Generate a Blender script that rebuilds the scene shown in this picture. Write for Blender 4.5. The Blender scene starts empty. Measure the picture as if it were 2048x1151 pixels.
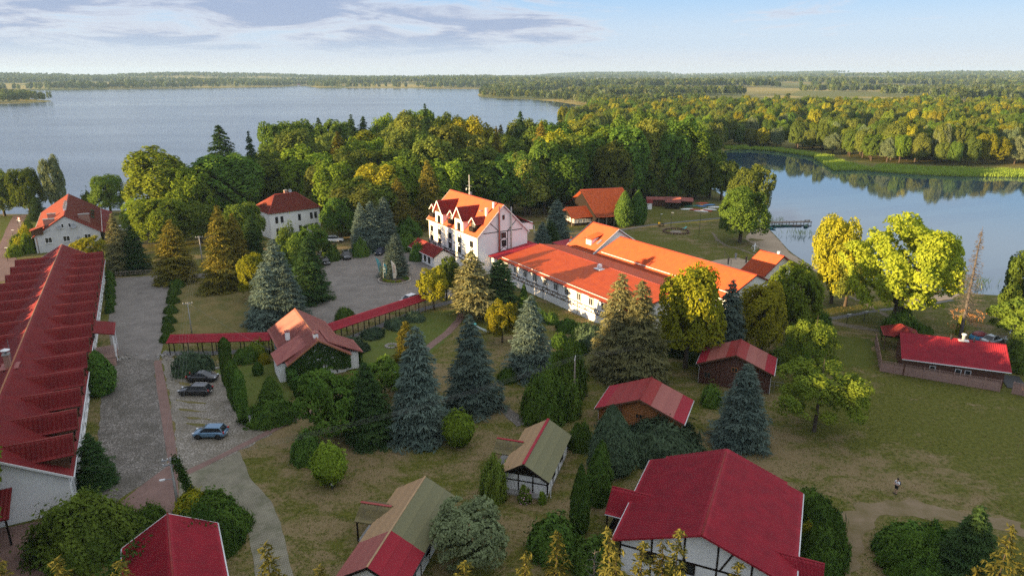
import bpy, bmesh, math, random
import numpy as np
from mathutils import Vector, Matrix, Euler
random.seed(7); RNG = np.random.default_rng(7)
R = math.radians
scene = bpy.context.scene
COL = scene.collection
# ------------------------------------------------------------------ camera, sky, sun, exposure
CAM_H = 42.0; FPX = 1384.0; PITCH = math.atan(423.5 / FPX)
cd = bpy.data.cameras.new('camera'); cam = bpy.data.objects.new('camera', cd); COL.objects.link(cam)
cam.location = (0, 0, CAM_H); cam.rotation_euler = (math.pi / 2 - PITCH, 0, 0)
cd.sensor_width = 36.0; cd.lens = 36.0 * FPX / 2048.0; cd.clip_start = 0.5; cd.clip_end = 30000
scene.camera = cam
SUN_AZ, SUN_EL = R(246), R(7.6)          # azimuth clockwise from +Y
sunv = Vector((math.sin(SUN_AZ) * math.cos(SUN_EL), math.cos(SUN_AZ) * math.cos(SUN_EL), math.sin(SUN_EL)))
sl = bpy.data.lights.new('sun', 'SUN'); sl.energy = 3.7; sl.color = (1.0, 0.71, 0.36); sl.angle = R(0.55)
so = bpy.data.objects.new('sun', sl); COL.objects.link(so); so.location = (-300, -100, 200)
so.rotation_euler = sunv.to_track_quat('Z', 'Y').to_euler()
world = bpy.data.worlds.new('World'); scene.world = world; world.use_nodes = True
def build_world():
    nt = world.node_tree; nt.nodes.clear(); N = nt.nodes.new; L = nt.links.new
    out = N('ShaderNodeOutputWorld'); bg = N('ShaderNodeBackground'); bg.inputs[1].default_value = 0.15
    sky = N('ShaderNodeTexSky'); sky.sky_type = 'NISHITA'; sky.sun_disc = False
    sky.sun_elevation = SUN_EL; sky.sun_rotation = SUN_AZ; sky.altitude = 150
    sky.air_density = 1.0; sky.dust_density = 0.6; sky.ozone_density = 2.0
    tc = N('ShaderNodeTexCoord'); sep = N('ShaderNodeSeparateXYZ'); L(tc.outputs['Generated'], sep.inputs[0])
    def math_(op, a, b=None, c=None, clamp=False):
        m = N('ShaderNodeMath'); m.operation = op; m.use_clamp = clamp
        for i, v in enumerate((a, b, c)):
            if v is None: continue
            if isinstance(v, (int, float)): m.inputs[i].default_value = v
            else: L(v, m.inputs[i])
        return m.outputs[0]
    X, Y, Z = sep.outputs
    zz = math_('ADD', math_('MAXIMUM', Z, 0.0), 0.055)
    comb = N('ShaderNodeCombineXYZ'); L(math_('DIVIDE', X, zz), comb.inputs[0]); L(math_('DIVIDE', Y, zz), comb.inputs[1])
    def noise(scale, detail, rough, off=(0, 0, 0), sc=(1, 1, 1), dist=0.0):
        mp = N('ShaderNodeMapping'); L(tc.outputs['Generated'], mp.inputs[0]); mp.inputs['Location'].default_value = off; mp.inputs['Scale'].default_value = sc
        n = N('ShaderNodeTexNoise'); n.inputs['Scale'].default_value = scale; n.inputs['Detail'].default_value = detail
        n.inputs['Roughness'].default_value = rough; n.inputs['Distortion'].default_value = dist; L(mp.outputs[0], n.inputs[0]); return n.outputs[0]
    def ramp(v, a, b):
        m = N('ShaderNodeMapRange'); m.interpolation_type = 'SMOOTHSTEP'; m.inputs[1].default_value = a; m.inputs[2].default_value = b
        L(v, m.inputs[0]); return m.outputs[0]
    big = noise(1.7, 3, 0.5, (3.1, 1.7, 0.4), (1, 1, 6))
    fine = noise(6.5, 9, 0.62, (2.4, 5.2, 0), (1, 1, 6.5), 0.5)
    west = ramp(X, 0.62, -0.62)                       # more cloud towards the west, from where the weather comes
    cov = math_('ADD', math_('MULTIPLY', big, 0.55), math_('MULTIPLY', fine, 0.85))
    cov = math_('ADD', cov, math_('MULTIPLY', west, 0.24))
    mask = ramp(cov, 0.80, 0.96)
    fade = math_('MULTIPLY', ramp(Z, 0.012, 0.06), 1.0)
    mask = math_('MULTIPLY', mask, fade)
    core = ramp(cov, 0.84, 1.0)
    ccol = N('ShaderNodeMix'); ccol.data_type = 'RGBA'; ccol.inputs[6].default_value = (1.20, 1.15, 1.22, 1); ccol.inputs[7].default_value = (0.54, 0.65, 0.94, 1)
    L(core, ccol.inputs[0])
    # pale horizon, blue just above, then brightened overhead to add fill light, all round
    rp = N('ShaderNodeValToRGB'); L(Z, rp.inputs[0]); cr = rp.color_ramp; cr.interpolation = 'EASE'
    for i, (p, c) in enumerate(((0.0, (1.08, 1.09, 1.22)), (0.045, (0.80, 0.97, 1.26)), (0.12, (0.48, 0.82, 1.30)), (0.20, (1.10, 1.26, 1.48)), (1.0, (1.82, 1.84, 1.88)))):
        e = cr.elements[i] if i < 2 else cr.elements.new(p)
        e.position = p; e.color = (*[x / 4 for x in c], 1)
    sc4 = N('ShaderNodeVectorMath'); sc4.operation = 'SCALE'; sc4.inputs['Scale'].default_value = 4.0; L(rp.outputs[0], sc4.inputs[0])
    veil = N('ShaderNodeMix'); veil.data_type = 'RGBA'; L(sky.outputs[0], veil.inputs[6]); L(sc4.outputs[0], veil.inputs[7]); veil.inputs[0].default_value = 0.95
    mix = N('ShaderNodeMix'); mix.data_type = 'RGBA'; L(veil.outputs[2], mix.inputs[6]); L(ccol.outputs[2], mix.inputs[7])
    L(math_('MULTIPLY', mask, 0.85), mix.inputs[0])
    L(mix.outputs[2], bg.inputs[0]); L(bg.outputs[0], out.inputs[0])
build_world()
vs = scene.view_settings; vs.view_transform = 'Standard'; vs.look = 'None'; vs.gamma = 1.0; vs.exposure = 2.18
scene.render.engine = 'CYCLES'
cy = scene.cycles; cy.use_denoising = False; cy.max_bounces = 6; cy.diffuse_bounces = 3; cy.glossy_bounces = 3
cy.transmission_bounces = 4; cy.transparent_max_bounces = 6; cy.volume_bounces = 0; cy.sample_clamp_indirect = 6.0
cy.use_adaptive_sampling = False

# ------------------------------------------------------------------ survey: photograph pixel -> point at height z
_s, _c = math.sin(PITCH), math.cos(PITCH)
def at(px, py, z=0.0):
    u = (px - 1024) / FPX; v = (py - 575.5) / FPX; Zc = (CAM_H - z) / (_s + _c * v)
    return Vector((u * Zc, Zc * (_c - _s * v), z))
def top_height(y, py):
    v = (py - 575.5) / FPX
    return CAM_H - y * (_s + _c * v) / (_c - _s * v)
def px_per_m(x, y, z=0.0):
    return FPX / (y * _c + (CAM_H - z) * _s)

# ------------------------------------------------------------------ helpers
def tag(o, label=None, cat=None, group=None, kind=None):
    if label: o['label'] = label
    if cat: o['category'] = cat
    if group: o['group'] = group
    if kind: o['kind'] = kind
    return o
def empty(name, loc=(0, 0, 0), rz=0.0, label=None, cat=None, group=None):
    o = bpy.data.objects.new(name, None); COL.objects.link(o); o.location = loc; o.rotation_euler = (0, 0, rz)
    o.empty_display_size = 0.2
    return tag(o, label, cat, group)
def link(name, me, parent=None, loc=(0, 0, 0), rot=(0, 0, 0), scale=None):
    o = bpy.data.objects.new(name, me); COL.objects.link(o); o.location = loc; o.rotation_euler = rot
    if scale is not None: o.scale = scale
    if parent: o.parent = parent
    return o
def mesh_np(name, V, Fq, mat, smooth=False):
    """V (n,3), Fq (m,k) equal-size faces"""
    V = np.asarray(V, np.float32); Fq = np.asarray(Fq, np.int32); m, k = Fq.shape
    me = bpy.data.meshes.new(name); me.vertices.add(len(V)); me.vertices.foreach_set('co', V.ravel())
    me.loops.add(m * k); me.loops.foreach_set('vertex_index', Fq.ravel())
    me.polygons.add(m); me.polygons.foreach_set('loop_start', np.arange(0, m * k, k, dtype=np.int32))
    if smooth: me.polygons.foreach_set('use_smooth', np.ones(m, bool))
    me.update(calc_edges=True)
    if mat: me.materials.append(mat)
    return me
class MB:
    def __init__(s): s.v = []; s.f = []
    def add(s, vs, fs):
        n = len(s.v); s.v += [tuple(p) for p in vs]; s.f += [tuple(i + n for i in f) for f in fs]; return s
    def box(s, c, d, rz=0.0, M=None):
        x, y, z = d[0] / 2, d[1] / 2, d[2] / 2
        P = [Vector((sx * x, sy * y, sz * z)) for sz in (-1, 1) for sy in (-1, 1) for sx in (-1, 1)]
        m = M if M is not None else Matrix.Rotation(rz, 3, 'Z')
        return s.add([m @ p + Vector(c) for p in P], [(0, 2, 3, 1), (4, 5, 7, 6), (0, 1, 5, 4), (2, 6, 7, 3), (0, 4, 6, 2), (1, 3, 7, 5)])
    def span(s, p, q, w, d, up=(0, 0, 1)):
        """bar from p to q, w across, d along up"""
        p, q = Vector(p), Vector(q); a = (q - p); l = a.length; a.normalize(); up = Vector(up)
        b = up.cross(a)
        if b.length < 1e-4: b = Vector((1, 0, 0)).cross(a)
        b.normalize(); c = a.cross(b); M = Matrix((a, b, c)).transposed()
        return s.box((p + q) / 2, (l, w, d), M=M)
    def tube(s, pts, rs, n=7, cap=True):
        pts = [Vector(p) for p in pts]
        if not hasattr(rs, '__len__'): rs = [rs] * len(pts)
        base = len(s.v); prev = None
        for i, p in enumerate(pts):
            t = (pts[min(i + 1, len(pts) - 1)] - pts[max(i - 1, 0)]).normalized()
            if prev is None:
                a = t.orthogonal().normalized()
            else:
                a = (prev - t * prev.dot(t)).normalized()
            prev = a; b = t.cross(a)
            s.v += [tuple(p + (a * math.cos(k * 2 * math.pi / n) + b * math.sin(k * 2 * math.pi / n)) * rs[i]) for k in range(n)]
        for i in range(len(pts) - 1):
            for k in range(n):
                a0 = base + i * n + k; a1 = base + i * n + (k + 1) % n
                s.f.append((a0, a1, a1 + n, a0 + n))
        if cap:
            s.f.append(tuple(base + k for k in reversed(range(n)))); s.f.append(tuple(base + (len(pts) - 1) * n + k for k in range(n)))
        return s
    def lathe(s, prof, c=(0, 0, 0), n=14):
        base = len(s.v)
        for r, z in prof:
            s.v += [(c[0] + r * math.cos(k * 2 * math.pi / n), c[1] + r * math.sin(k * 2 * math.pi / n), c[2] + z) for k in range(n)]
        for i in range(len(prof) - 1):
            for k in range(n):
                a0 = base + i * n + k; a1 = base + i * n + (k + 1) % n
                s.f.append((a0, a1, a1 + n, a0 + n))
        s.f.append(tuple(base + k for k in reversed(range(n)))); s.f.append(tuple(base + (len(prof) - 1) * n + k for k in range(n)))
        return s
    def prism(s, poly, axis, a, b):
        """poly of 2-D points extruded along axis ('x','y','z') from a to b"""
        n = len(poly)
        f = {'x': lambda p, t: (t, p[0], p[1]), 'y': lambda p, t: (p[0], t, p[1]), 'z': lambda p, t: (p[0], p[1], t)}[axis]
        vs = [f(p, a) for p in poly] + [f(p, b) for p in poly]
        return s.add(vs, [tuple(reversed(range(n))), tuple(range(n, 2 * n))] + [(i, (i + 1) % n, n + (i + 1) % n, n + i) for i in range(n)])
    def slab(s, P, t):
        """quad P (4 points, counter-clockwise from above) thickened downward by t"""
        P = [Vector(p) for p in P]; n = (P[1] - P[0]).cross(P[3] - P[0]).normalized()
        Q = [p - n * t for p in P]
        return s.add(P + Q, [(0, 1, 2, 3), (7, 6, 5, 4), (0, 4, 5, 1), (1, 5, 6, 2), (2, 6, 7, 3), (3, 7, 4, 0)])
    def mesh(s, name, mat, smooth=False):
        me = bpy.data.meshes.new(name); me.from_pydata(s.v, [], s.f); me.update()
        bm = bmesh.new(); bm.from_mesh(me); bmesh.ops.recalc_face_normals(bm, faces=bm.faces); bm.to_mesh(me); bm.free()
        if smooth:
            for p in me.polygons: p.use_smooth = True
        if mat: me.materials.append(mat)
        return me
    def build(s, name, mat, parent=None, loc=(0, 0, 0), rot=(0, 0, 0), smooth=False):
        return link(name, s.mesh(name, mat, smooth), parent, loc, rot)

# ------------------------------------------------------------------ materials
MATS = {}
def nodes(mat):
    mat.use_nodes = True; nt = mat.node_tree; nt.nodes.clear(); return nt, nt.nodes.new, nt.links.new
def mk(name, col, rough=0.7, var=0.18, scale=3.0, bump=0.0, bscale=20.0, metal=0.0, col2=None, coord='Object', detail=4.0, spec=0.4, coat=0.0, streak=0.0):
    m = bpy.data.materials.new(name); nt, N, L = nodes(m); MATS[name] = m
    out = N('ShaderNodeOutputMaterial'); b = N('ShaderNodeBsdfPrincipled'); L(b.outputs[0], out.inputs[0])
    b.inputs['Roughness'].default_value = rough; b.inputs['Metallic'].default_value = metal
    b.inputs['Specular IOR Level'].default_value = spec; b.inputs['Coat Weight'].default_value = coat
    tc = N('ShaderNodeTexCoord'); c2 = col2 or tuple(min(1, x * (1 - var)) for x in col)
    if col2 or var > 0:
        n = N('ShaderNodeTexNoise'); n.inputs['Scale'].default_value = scale; n.inputs['Detail'].default_value = detail; n.inputs['Roughness'].default_value = 0.62
        L(tc.outputs[coord], n.inputs['Vector'])
        r = N('ShaderNodeMapRange'); r.inputs[1].default_value = 0.3; r.inputs[2].default_value = 0.7; L(n.outputs[0], r.inputs[0])
        mx = N('ShaderNodeMix'); mx.data_type = 'RGBA'; mx.inputs[6].default_value = (*col, 1); mx.inputs[7].default_value = (*c2, 1)
        L(r.outputs[0], mx.inputs[0]); last = mx.outputs[2]
        if streak > 0:      # weathering: runs of dirt and bleaching down the slope, and faded patches
            mp = N('ShaderNodeMapping'); mp.inputs['Scale'].default_value = (2.6, 0.30, 0.30); L(tc.outputs[coord], mp.inputs[0])
            ns = N('ShaderNodeTexNoise'); ns.inputs['Scale'].default_value = 1.0; ns.inputs['Detail'].default_value = 6; ns.inputs['Roughness'].default_value = 0.7; L(mp.outputs[0], ns.inputs['Vector'])
            rs = N('ShaderNodeMapRange'); rs.inputs[1].default_value = 0.35; rs.inputs[2].default_value = 0.72; rs.inputs[4].default_value = streak; L(ns.outputs[0], rs.inputs[0])
            ms = N('ShaderNodeMix'); ms.data_type = 'RGBA'; L(rs.outputs[0], ms.inputs[0]); L(last, ms.inputs[6]); ms.inputs[7].default_value = (col[0] * .46 + .012, col[1] * .6 + .012, col[2] * .6 + .010, 1); last = ms.outputs[2]
        L(last, b.inputs['Base Color'])
    else: b.inputs['Base Color'].default_value = (*col, 1)
    if bump > 0:
        n2 = N('ShaderNodeTexNoise'); n2.inputs['Scale'].default_value = bscale; n2.inputs['Detail'].default_value = 4; L(tc.outputs[coord], n2.inputs['Vector'])
        bp = N('ShaderNodeBump'); bp.inputs['Strength'].default_value = bump; bp.inputs['Distance'].default_value = 0.05
        L(n2.outputs[0], bp.inputs['Height']); L(bp.outputs[0], b.inputs['Normal'])
    return m
def leaf_mat(name, c1, c2, hue=0.12, trans=0.3, nscale=0.35):
    m = bpy.data.materials.new(name); nt, N, L = nodes(m); MATS[name] = m
    out = N('ShaderNodeOutputMaterial'); tc = N('ShaderNodeTexCoord'); oi = N('ShaderNodeObjectInfo')
    n = N('ShaderNodeTexNoise'); n.inputs['Scale'].default_value = nscale; n.inputs['Detail'].default_value = 5; n.inputs['Roughness'].default_value = 0.7
    L(tc.outputs['Object'], n.inputs['Vector'])
    r = N('ShaderNodeMapRange'); r.inputs[1].default_value = 0.32; r.inputs[2].default_value = 0.68; L(n.outputs[0], r.inputs[0])
    mx = N('ShaderNodeMix'); mx.data_type = 'RGBA'; mx.inputs[6].default_value = (*c1, 1); mx.inputs[7].default_value = (*c2, 1); L(r.outputs[0], mx.inputs[0])
    hs = N('ShaderNodeHueSaturation'); L(mx.outputs[2], hs.inputs['Color'])
    h = N('ShaderNodeMapRange'); h.inputs[3].default_value = 0.5 - 0.25 * hue; h.inputs[4].default_value = 0.5 + 0.12 * hue; L(oi.outputs['Random'], h.inputs[0]); L(h.outputs[0], hs.inputs['Hue'])
    mm = N('ShaderNodeMath'); mm.operation = 'MULTIPLY'; mm.inputs[1].default_value = 7.31; L(oi.outputs['Random'], mm.inputs[0])
    fr = N('ShaderNodeMath'); fr.operation = 'FRACT'; L(mm.outputs[0], fr.inputs[0])
    v = N('ShaderNodeMapRange'); v.inputs[3].default_value = 0.72; v.inputs[4].default_value = 1.28; L(fr.outputs[0], v.inputs[0]); L(v.outputs[0], hs.inputs['Value'])
    d = N('ShaderNodeBsdfDiffuse'); t = N('ShaderNodeBsdfTranslucent'); L(hs.outputs[0], d.inputs[0])
    tk = N('ShaderNodeMix'); tk.data_type = 'RGBA'; tk.blend_type = 'MULTIPLY'; tk.inputs[0].default_value = 1.0; L(hs.outputs[0], tk.inputs[6]); tk.inputs[7].default_value = (1.9 * trans, 1.8 * trans, 1.3 * trans, 1); L(tk.outputs[2], t.inputs[0])
    ms = N('ShaderNodeAddShader'); L(d.outputs[0], ms.inputs[0]); L(t.outputs[0], ms.inputs[1]); L(ms.outputs[0], out.inputs[0])
    return m
# roofs
mk('roof_crimson', (0.36, 0.021, 0.036), 0.55, col2=(0.25, 0.017, 0.030), scale=0.9, bump=0.12, bscale=6, spec=0.15, streak=0.3)
mk('roof_brick', (0.225, 0.020, 0.020), 0.6, col2=(0.155, 0.015, 0.018), scale=0.7, bump=0.12, bscale=6, spec=0.15, streak=0.35)
mk('roof_red', (0.30, 0.034, 0.030), 0.45, col2=(0.20, 0.024, 0.026), scale=0.7, bump=0.12, bscale=6, spec=0.15, streak=0.3)
mk('roof_orange', (0.50, 0.082, 0.014), 0.55, col2=(0.38, 0.055, 0.016), scale=0.8, bump=0.1, bscale=6, streak=0.3, spec=0.25)
mk('roof_tile', (0.42, 0.088, 0.026), 0.75, col2=(0.29, 0.055, 0.024), scale=1.2, bump=0.3, bscale=9, streak=0.35, spec=0.2)
mk('roof_maroon', (0.215, 0.038, 0.022), 0.75, col2=(0.14, 0.028, 0.022), scale=1.2, bump=0.3, bscale=9, streak=0.35, spec=0.2)
mk('roof_faded', (0.36, 0.11, 0.085), 0.6, col2=(0.25, 0.06, 0.055), scale=0.8, bump=0.2, bscale=8, streak=0.4)
mk('roof_green', (0.195, 0.180, 0.085), 0.62, col2=(0.125, 0.128, 0.066), scale=1.1, bump=0.25, bscale=8)
mk('roof_ochre', (0.42, 0.265, 0.13), 0.62, col2=(0.28, 0.185, 0.10), scale=1.1, bump=0.25, bscale=8)
mk('roof_moss', (0.20, 0.165, 0.065), 0.7, col2=(0.12, 0.10, 0.055), scale=2.0, bump=0.3, bscale=9)
mk('ridge_red', (0.32, 0.045, 0.035), 0.45, var=0.2)
mk('ridge_rust', (0.38, 0.15, 0.07), 0.6, var=0.3)
mk('plaster', (0.84, 0.835, 0.83), 0.85, col2=(0.75, 0.745, 0.74), scale=0.5, bump=0.15, bscale=14, detail=8)
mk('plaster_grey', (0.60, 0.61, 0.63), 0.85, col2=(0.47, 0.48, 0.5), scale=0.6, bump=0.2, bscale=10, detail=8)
mk('timber_dark', (0.026, 0.018, 0.014), 0.8, var=0.4, scale=5, bump=0.2, spec=0.12)
mk('timber_brown', (0.12, 0.058, 0.034), 0.8, var=0.35, scale=5, bump=0.2, spec=0.12)
mk('log_amber', (0.30, 0.115, 0.028), 0.55, col2=(0.20, 0.07, 0.02), scale=2.2, bump=0.2)
mk('log_brown', (0.115, 0.042, 0.026), 0.6, col2=(0.075, 0.03, 0.02), scale=2.2, bump=0.2)
mk('white_paint', (0.80, 0.80, 0.80), 0.5, var=0.06)
mk('white_metal', (0.70, 0.71, 0.72), 0.4, var=0.1)
mk('grey_metal', (0.32, 0.33, 0.35), 0.45, var=0.2, metal=0.4)
mk('dark_metal', (0.035, 0.035, 0.038), 0.5, var=0.2)
mk('glass_dark', (0.020, 0.024, 0.030), 0.08, var=0.0, spec=0.6)
mk('curtain', (0.50, 0.50, 0.48), 0.7, var=0.2)
mk('brick', (0.36, 0.20, 0.155), 0.8, col2=(0.27, 0.14, 0.11), scale=3, bump=0.3, bscale=16)
mk('concrete', (0.36, 0.35, 0.33), 0.85, var=0.25, scale=2, bump=0.25)
mk('concrete_rose', (0.33, 0.20, 0.165), 0.85, col2=(0.25, 0.155, 0.13), scale=1.5, bump=0.5, bscale=9)
mk('stone', (0.34, 0.31, 0.27), 0.85, col2=(0.20, 0.18, 0.16), scale=1.8, bump=0.5, bscale=6)
mk('bark', (0.085, 0.062, 0.045), 0.9, var=0.4, scale=4, bump=0.6, bscale=8)
mk('bark_pale', (0.28, 0.24, 0.20), 0.9, col2=(0.14, 0.11, 0.09), scale=3, bump=0.4)
mk('dead_wood', (0.115, 0.100, 0.095), 0.9, var=0.35, scale=4)
mk('rust_needles', (0.42, 0.20, 0.07), 0.9, var=0.3, scale=2)
mk('weathered_wood', (0.25, 0.205, 0.16), 0.85, var=0.35, scale=3, bump=0.3)
mk('tyre', (0.018, 0.018, 0.018), 0.8, var=0.1)
mk('rim', (0.42, 0.43, 0.44), 0.3, var=0.1, metal=0.7)
mk('car_black', (0.010, 0.011, 0.014), 0.22, var=0.0, spec=0.6, coat=0.6)
mk('car_blue', (0.13, 0.24, 0.36), 0.28, var=0.05, metal=0.3, coat=0.6)
mk('car_white', (0.72, 0.73, 0.74), 0.28, var=0.0, coat=0.5)
mk('car_silver', (0.42, 0.44, 0.47), 0.28, var=0.0, metal=0.5, coat=0.5)
mk('lamp_red', (0.42, 0.02, 0.015), 0.25, var=0.0)
mk('lamp_clear', (0.6, 0.62, 0.64), 0.15, var=0.0)
mk('black_plastic', (0.02, 0.02, 0.022), 0.45, var=0.1)
mk('skin', (0.50, 0.30, 0.22), 0.6, var=0.05)
mk('cloth_white', (0.75, 0.75, 0.76), 0.85, var=0.05)
mk('cloth_black', (0.015, 0.016, 0.02), 0.85, var=0.2)
mk('cloth_grey', (0.30, 0.33, 0.38), 0.85, var=0.1)
mk('hair_dark', (0.03, 0.02, 0.015), 0.7, var=0.1)
mk('navy', (0.018, 0.024, 0.05), 0.7, var=0.2)
mk('teal_flag', (0.06, 0.36, 0.36), 0.7, col2=(0.10, 0.42, 0.52), scale=0.5)
mk('cream_flag', (0.62, 0.52, 0.36), 0.7, col2=(0.70, 0.64, 0.55), scale=0.5)
mk('tent_blue', (0.03, 0.22, 0.42), 0.6, var=0.1)
mk('tent_red', (0.32, 0.07, 0.08), 0.6, var=0.1)
mk('kayak_white', (0.70, 0.70, 0.70), 0.4, var=0.08)
mk('kayak_red', (0.45, 0.06, 0.03), 0.4, var=0.08)
mk('kayak_green', (0.03, 0.16, 0.09), 0.4, var=0.08)
mk('kayak_blue', (0.05, 0.20, 0.42), 0.4, var=0.08)
mk('kayak_orange', (0.55, 0.18, 0.03), 0.4, var=0.08)
mk('yellow', (0.70, 0.45, 0.02), 0.6, var=0.1)
mk('turquoise', (0.10, 0.45, 0.42), 0.6, var=0.1)
mk('sign_red', (0.55, 0.02, 0.02), 0.5, var=0.0)
mk('wire', (0.22, 0.21, 0.20), 0.5, var=0.0)
mk('soil', (0.10, 0.07, 0.05), 0.95, var=0.3, scale=2, bump=0.5)
mk('flower_pink', (0.50, 0.28, 0.38), 0.8, var=0.3, scale=3)
mk('flower_yellow', (0.55, 0.38, 0.02), 0.8, var=0.2, scale=3)
# foliage
leaf_mat('leaf_green', (0.092, 0.142, 0.022), (0.044, 0.084, 0.016))
leaf_mat('leaf_bright', (0.140, 0.190, 0.020), (0.074, 0.120, 0.015))
leaf_mat('leaf_yellow', (0.235, 0.225, 0.016), (0.140, 0.155, 0.016), hue=.06)
leaf_mat('leaf_olive', (0.128, 0.158, 0.028), (0.066, 0.094, 0.022))
leaf_mat('leaf_grey', (0.13, 0.165, 0.085), (0.080, 0.105, 0.052))
leaf_mat('needle_green', (0.042, 0.075, 0.022), (0.026, 0.052, 0.018), hue=0.06, trans=0.12)
leaf_mat('needle_gold', (0.185, 0.150, 0.022), (0.075, 0.080, 0.018), hue=0.05, trans=0.15)
leaf_mat('needle_blue', (0.130, 0.172, 0.140), (0.062, 0.094, 0.080), hue=0.04, trans=0.1)
leaf_mat('needle_pale', (0.20, 0.185, 0.075), (0.095, 0.105, 0.050), hue=0.05, trans=0.15)
leaf_mat('larch', (0.150, 0.190, 0.022), (0.075, 0.118, 0.018), hue=0.05, trans=0.25)
leaf_mat('thuja', (0.078, 0.138, 0.022), (0.038, 0.080, 0.018), hue=0.06, trans=0.12, nscale=1.2)
leaf_mat('juniper', (0.075, 0.112, 0.062), (0.040, 0.066, 0.036), hue=0.05, trans=0.12, nscale=0.8)
leaf_mat('reed', (0.19, 0.25, 0.04), (0.12, 0.18, 0.03), hue=0.02, trans=0.3)
leaf_mat('needle_tip', (0.125, 0.112, 0.024), (0.058, 0.062, 0.018), hue=.04, trans=.15)
leaf_mat('leaf_oak', (0.190, 0.225, 0.022), (0.105, 0.150, 0.016), trans=.4)
leaf_mat('leaf_far', (0.062, 0.092, 0.026), (0.036, 0.060, 0.018), hue=.10, trans=.2)
leaf_mat('leaf_far_light', (0.115, 0.140, 0.034), (0.070, 0.092, 0.024), hue=.10, trans=.2)
leaf_mat('ivy', (0.056, 0.108, 0.020), (0.024, 0.055, 0.014), hue=0.04, trans=0.2, nscale=1.0)

# ------------------------------------------------------------------ terrain
def vnoise(x, y, seed=0):
    x = np.asarray(x, float); y = np.asarray(y, float); xi = np.floor(x).astype(np.int64); yi = np.floor(y).astype(np.int64); fx = x - xi; fy = y - yi
    def h(a, b):
        n = (a * 374761393 + b * 668265263 + seed * 974711) & 0x7fffffff; n = ((n ^ (n >> 13)) * 1274126177) & 0x7fffffff
        return ((n ^ (n >> 16)) & 0xffff) / 65535.0
    u = fx * fx * (3 - 2 * fx); v = fy * fy * (3 - 2 * fy)
    return (h(xi, yi) * (1 - u) + h(xi + 1, yi) * u) * (1 - v) + (h(xi, yi + 1) * (1 - u) + h(xi + 1, yi + 1) * u) * v
def fbm(x, y, seed=0, octv=4):
    t = 0; a = 0.5; s = 0
    for k in range(octv): t = t + a * vnoise(x * 2 ** k, y * 2 ** k, seed + k); s += a; a *= 0.5
    return t / s
WATER_Z = -0.55
def poly(px): return np.array([tuple(at(p[0], p[1], WATER_Z)[:2]) for p in px])
LAKE = poly([(-1500, 470), (-300, 432), (0, 428), (60, 428), (205, 421), (270, 420), (400, 395), (545, 362), (700, 338), (850, 318), (1000, 292), (1100, 266),
             (1172, 240), (1174, 214), (1150, 209), (1110, 203), (1060, 199), (1000, 197), (960, 194), (955, 190), (962, 184), (1010, 181), (1040, 179), (960, 178), (800, 177), (640, 176), (612, 172.5), (595, 172), (560, 174), (400, 177),
             (90, 181), (0, 181), (-600, 182), (-2200, 190), (-3000, 300)])
HEAD = poly([(-900, 209), (-100, 208), (40, 207), (85, 205), (109, 202), (70, 199), (40, 195), (-40, 190), (-900, 189)])
BAY = poly([(1415, 372), (1425, 330), (1452, 299), (1500, 299), (1560, 304), (1650, 318), (1740, 342), (1820, 348), (1900, 352), (2048, 354), (2300, 358), (2900, 400), (2900, 640), (2300, 606), (2048, 593),
            (1960, 588), (1880, 580), (1760, 572), (1690, 560), (1625, 533), (1580, 503), (1548, 467), (1526, 447), (1500, 428), (1460, 400)])
def sdf(P, x, y):
    """signed distance, positive outside polygon P"""
    d = np.full(x.shape, 1e18); ins = np.zeros(x.shape, bool)
    for i in range(len(P)):
        ax, ay = P[i]; bx, by = P[(i + 1) % len(P)]; ex, ey = bx - ax, by - ay
        t = np.clip(((x - ax) * ex + (y - ay) * ey) / (ex * ex + ey * ey), 0, 1)
        d = np.minimum(d, (x - ax - t * ex) ** 2 + (y - ay - t * ey) ** 2)
        c = (ay > y) != (by > y)
        with np.errstate(divide='ignore', invalid='ignore'):
            ins ^= c & (x < ex * (y - ay) / (ey if ey != 0 else 1e-9) + ax)
    d = np.sqrt(d); return np.where(ins, -d, d)
def shore(x, y):
    x = np.asarray(x, float); y = np.asarray(y, float)
    return np.minimum(np.maximum(sdf(LAKE, x, y), -sdf(HEAD, x, y)), sdf(BAY, x, y))
def ground_z(x, y):
    x = np.asarray(x, float); y = np.asarray(y, float)
    sd = shore(x, y); z = np.clip(WATER_Z + 0.065 * sd, -2.6, 0.0); d = np.hypot(x, y)
    far = np.clip((d - 700) / 4200, 0, 1); land = np.clip(sd / 500, 0, 1)
    hill = fbm(x / 900 + 3.3, y / 900 + 1.7, 11, 4) * 1.05 - 0.14
    big = np.clip(fbm(x / 2600 + 8.2, y / 2600 + 4.1, 31, 3) - 0.34, 0, 1) * 130 * np.clip((d - 3300) / 3000, 0, 1)
    z = z + land * (np.clip(hill, 0, 1) * 36 * far + big)
    near = np.clip((sd - 40) / 150, 0, 1) * np.clip((d - 420) / 500, 0, 1)
    return z + near * (fbm(x / 160, y / 160, 5, 3) * 9)
def gz(x, y): return float(ground_z(np.array([x]), np.array([y]))[0])

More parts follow.
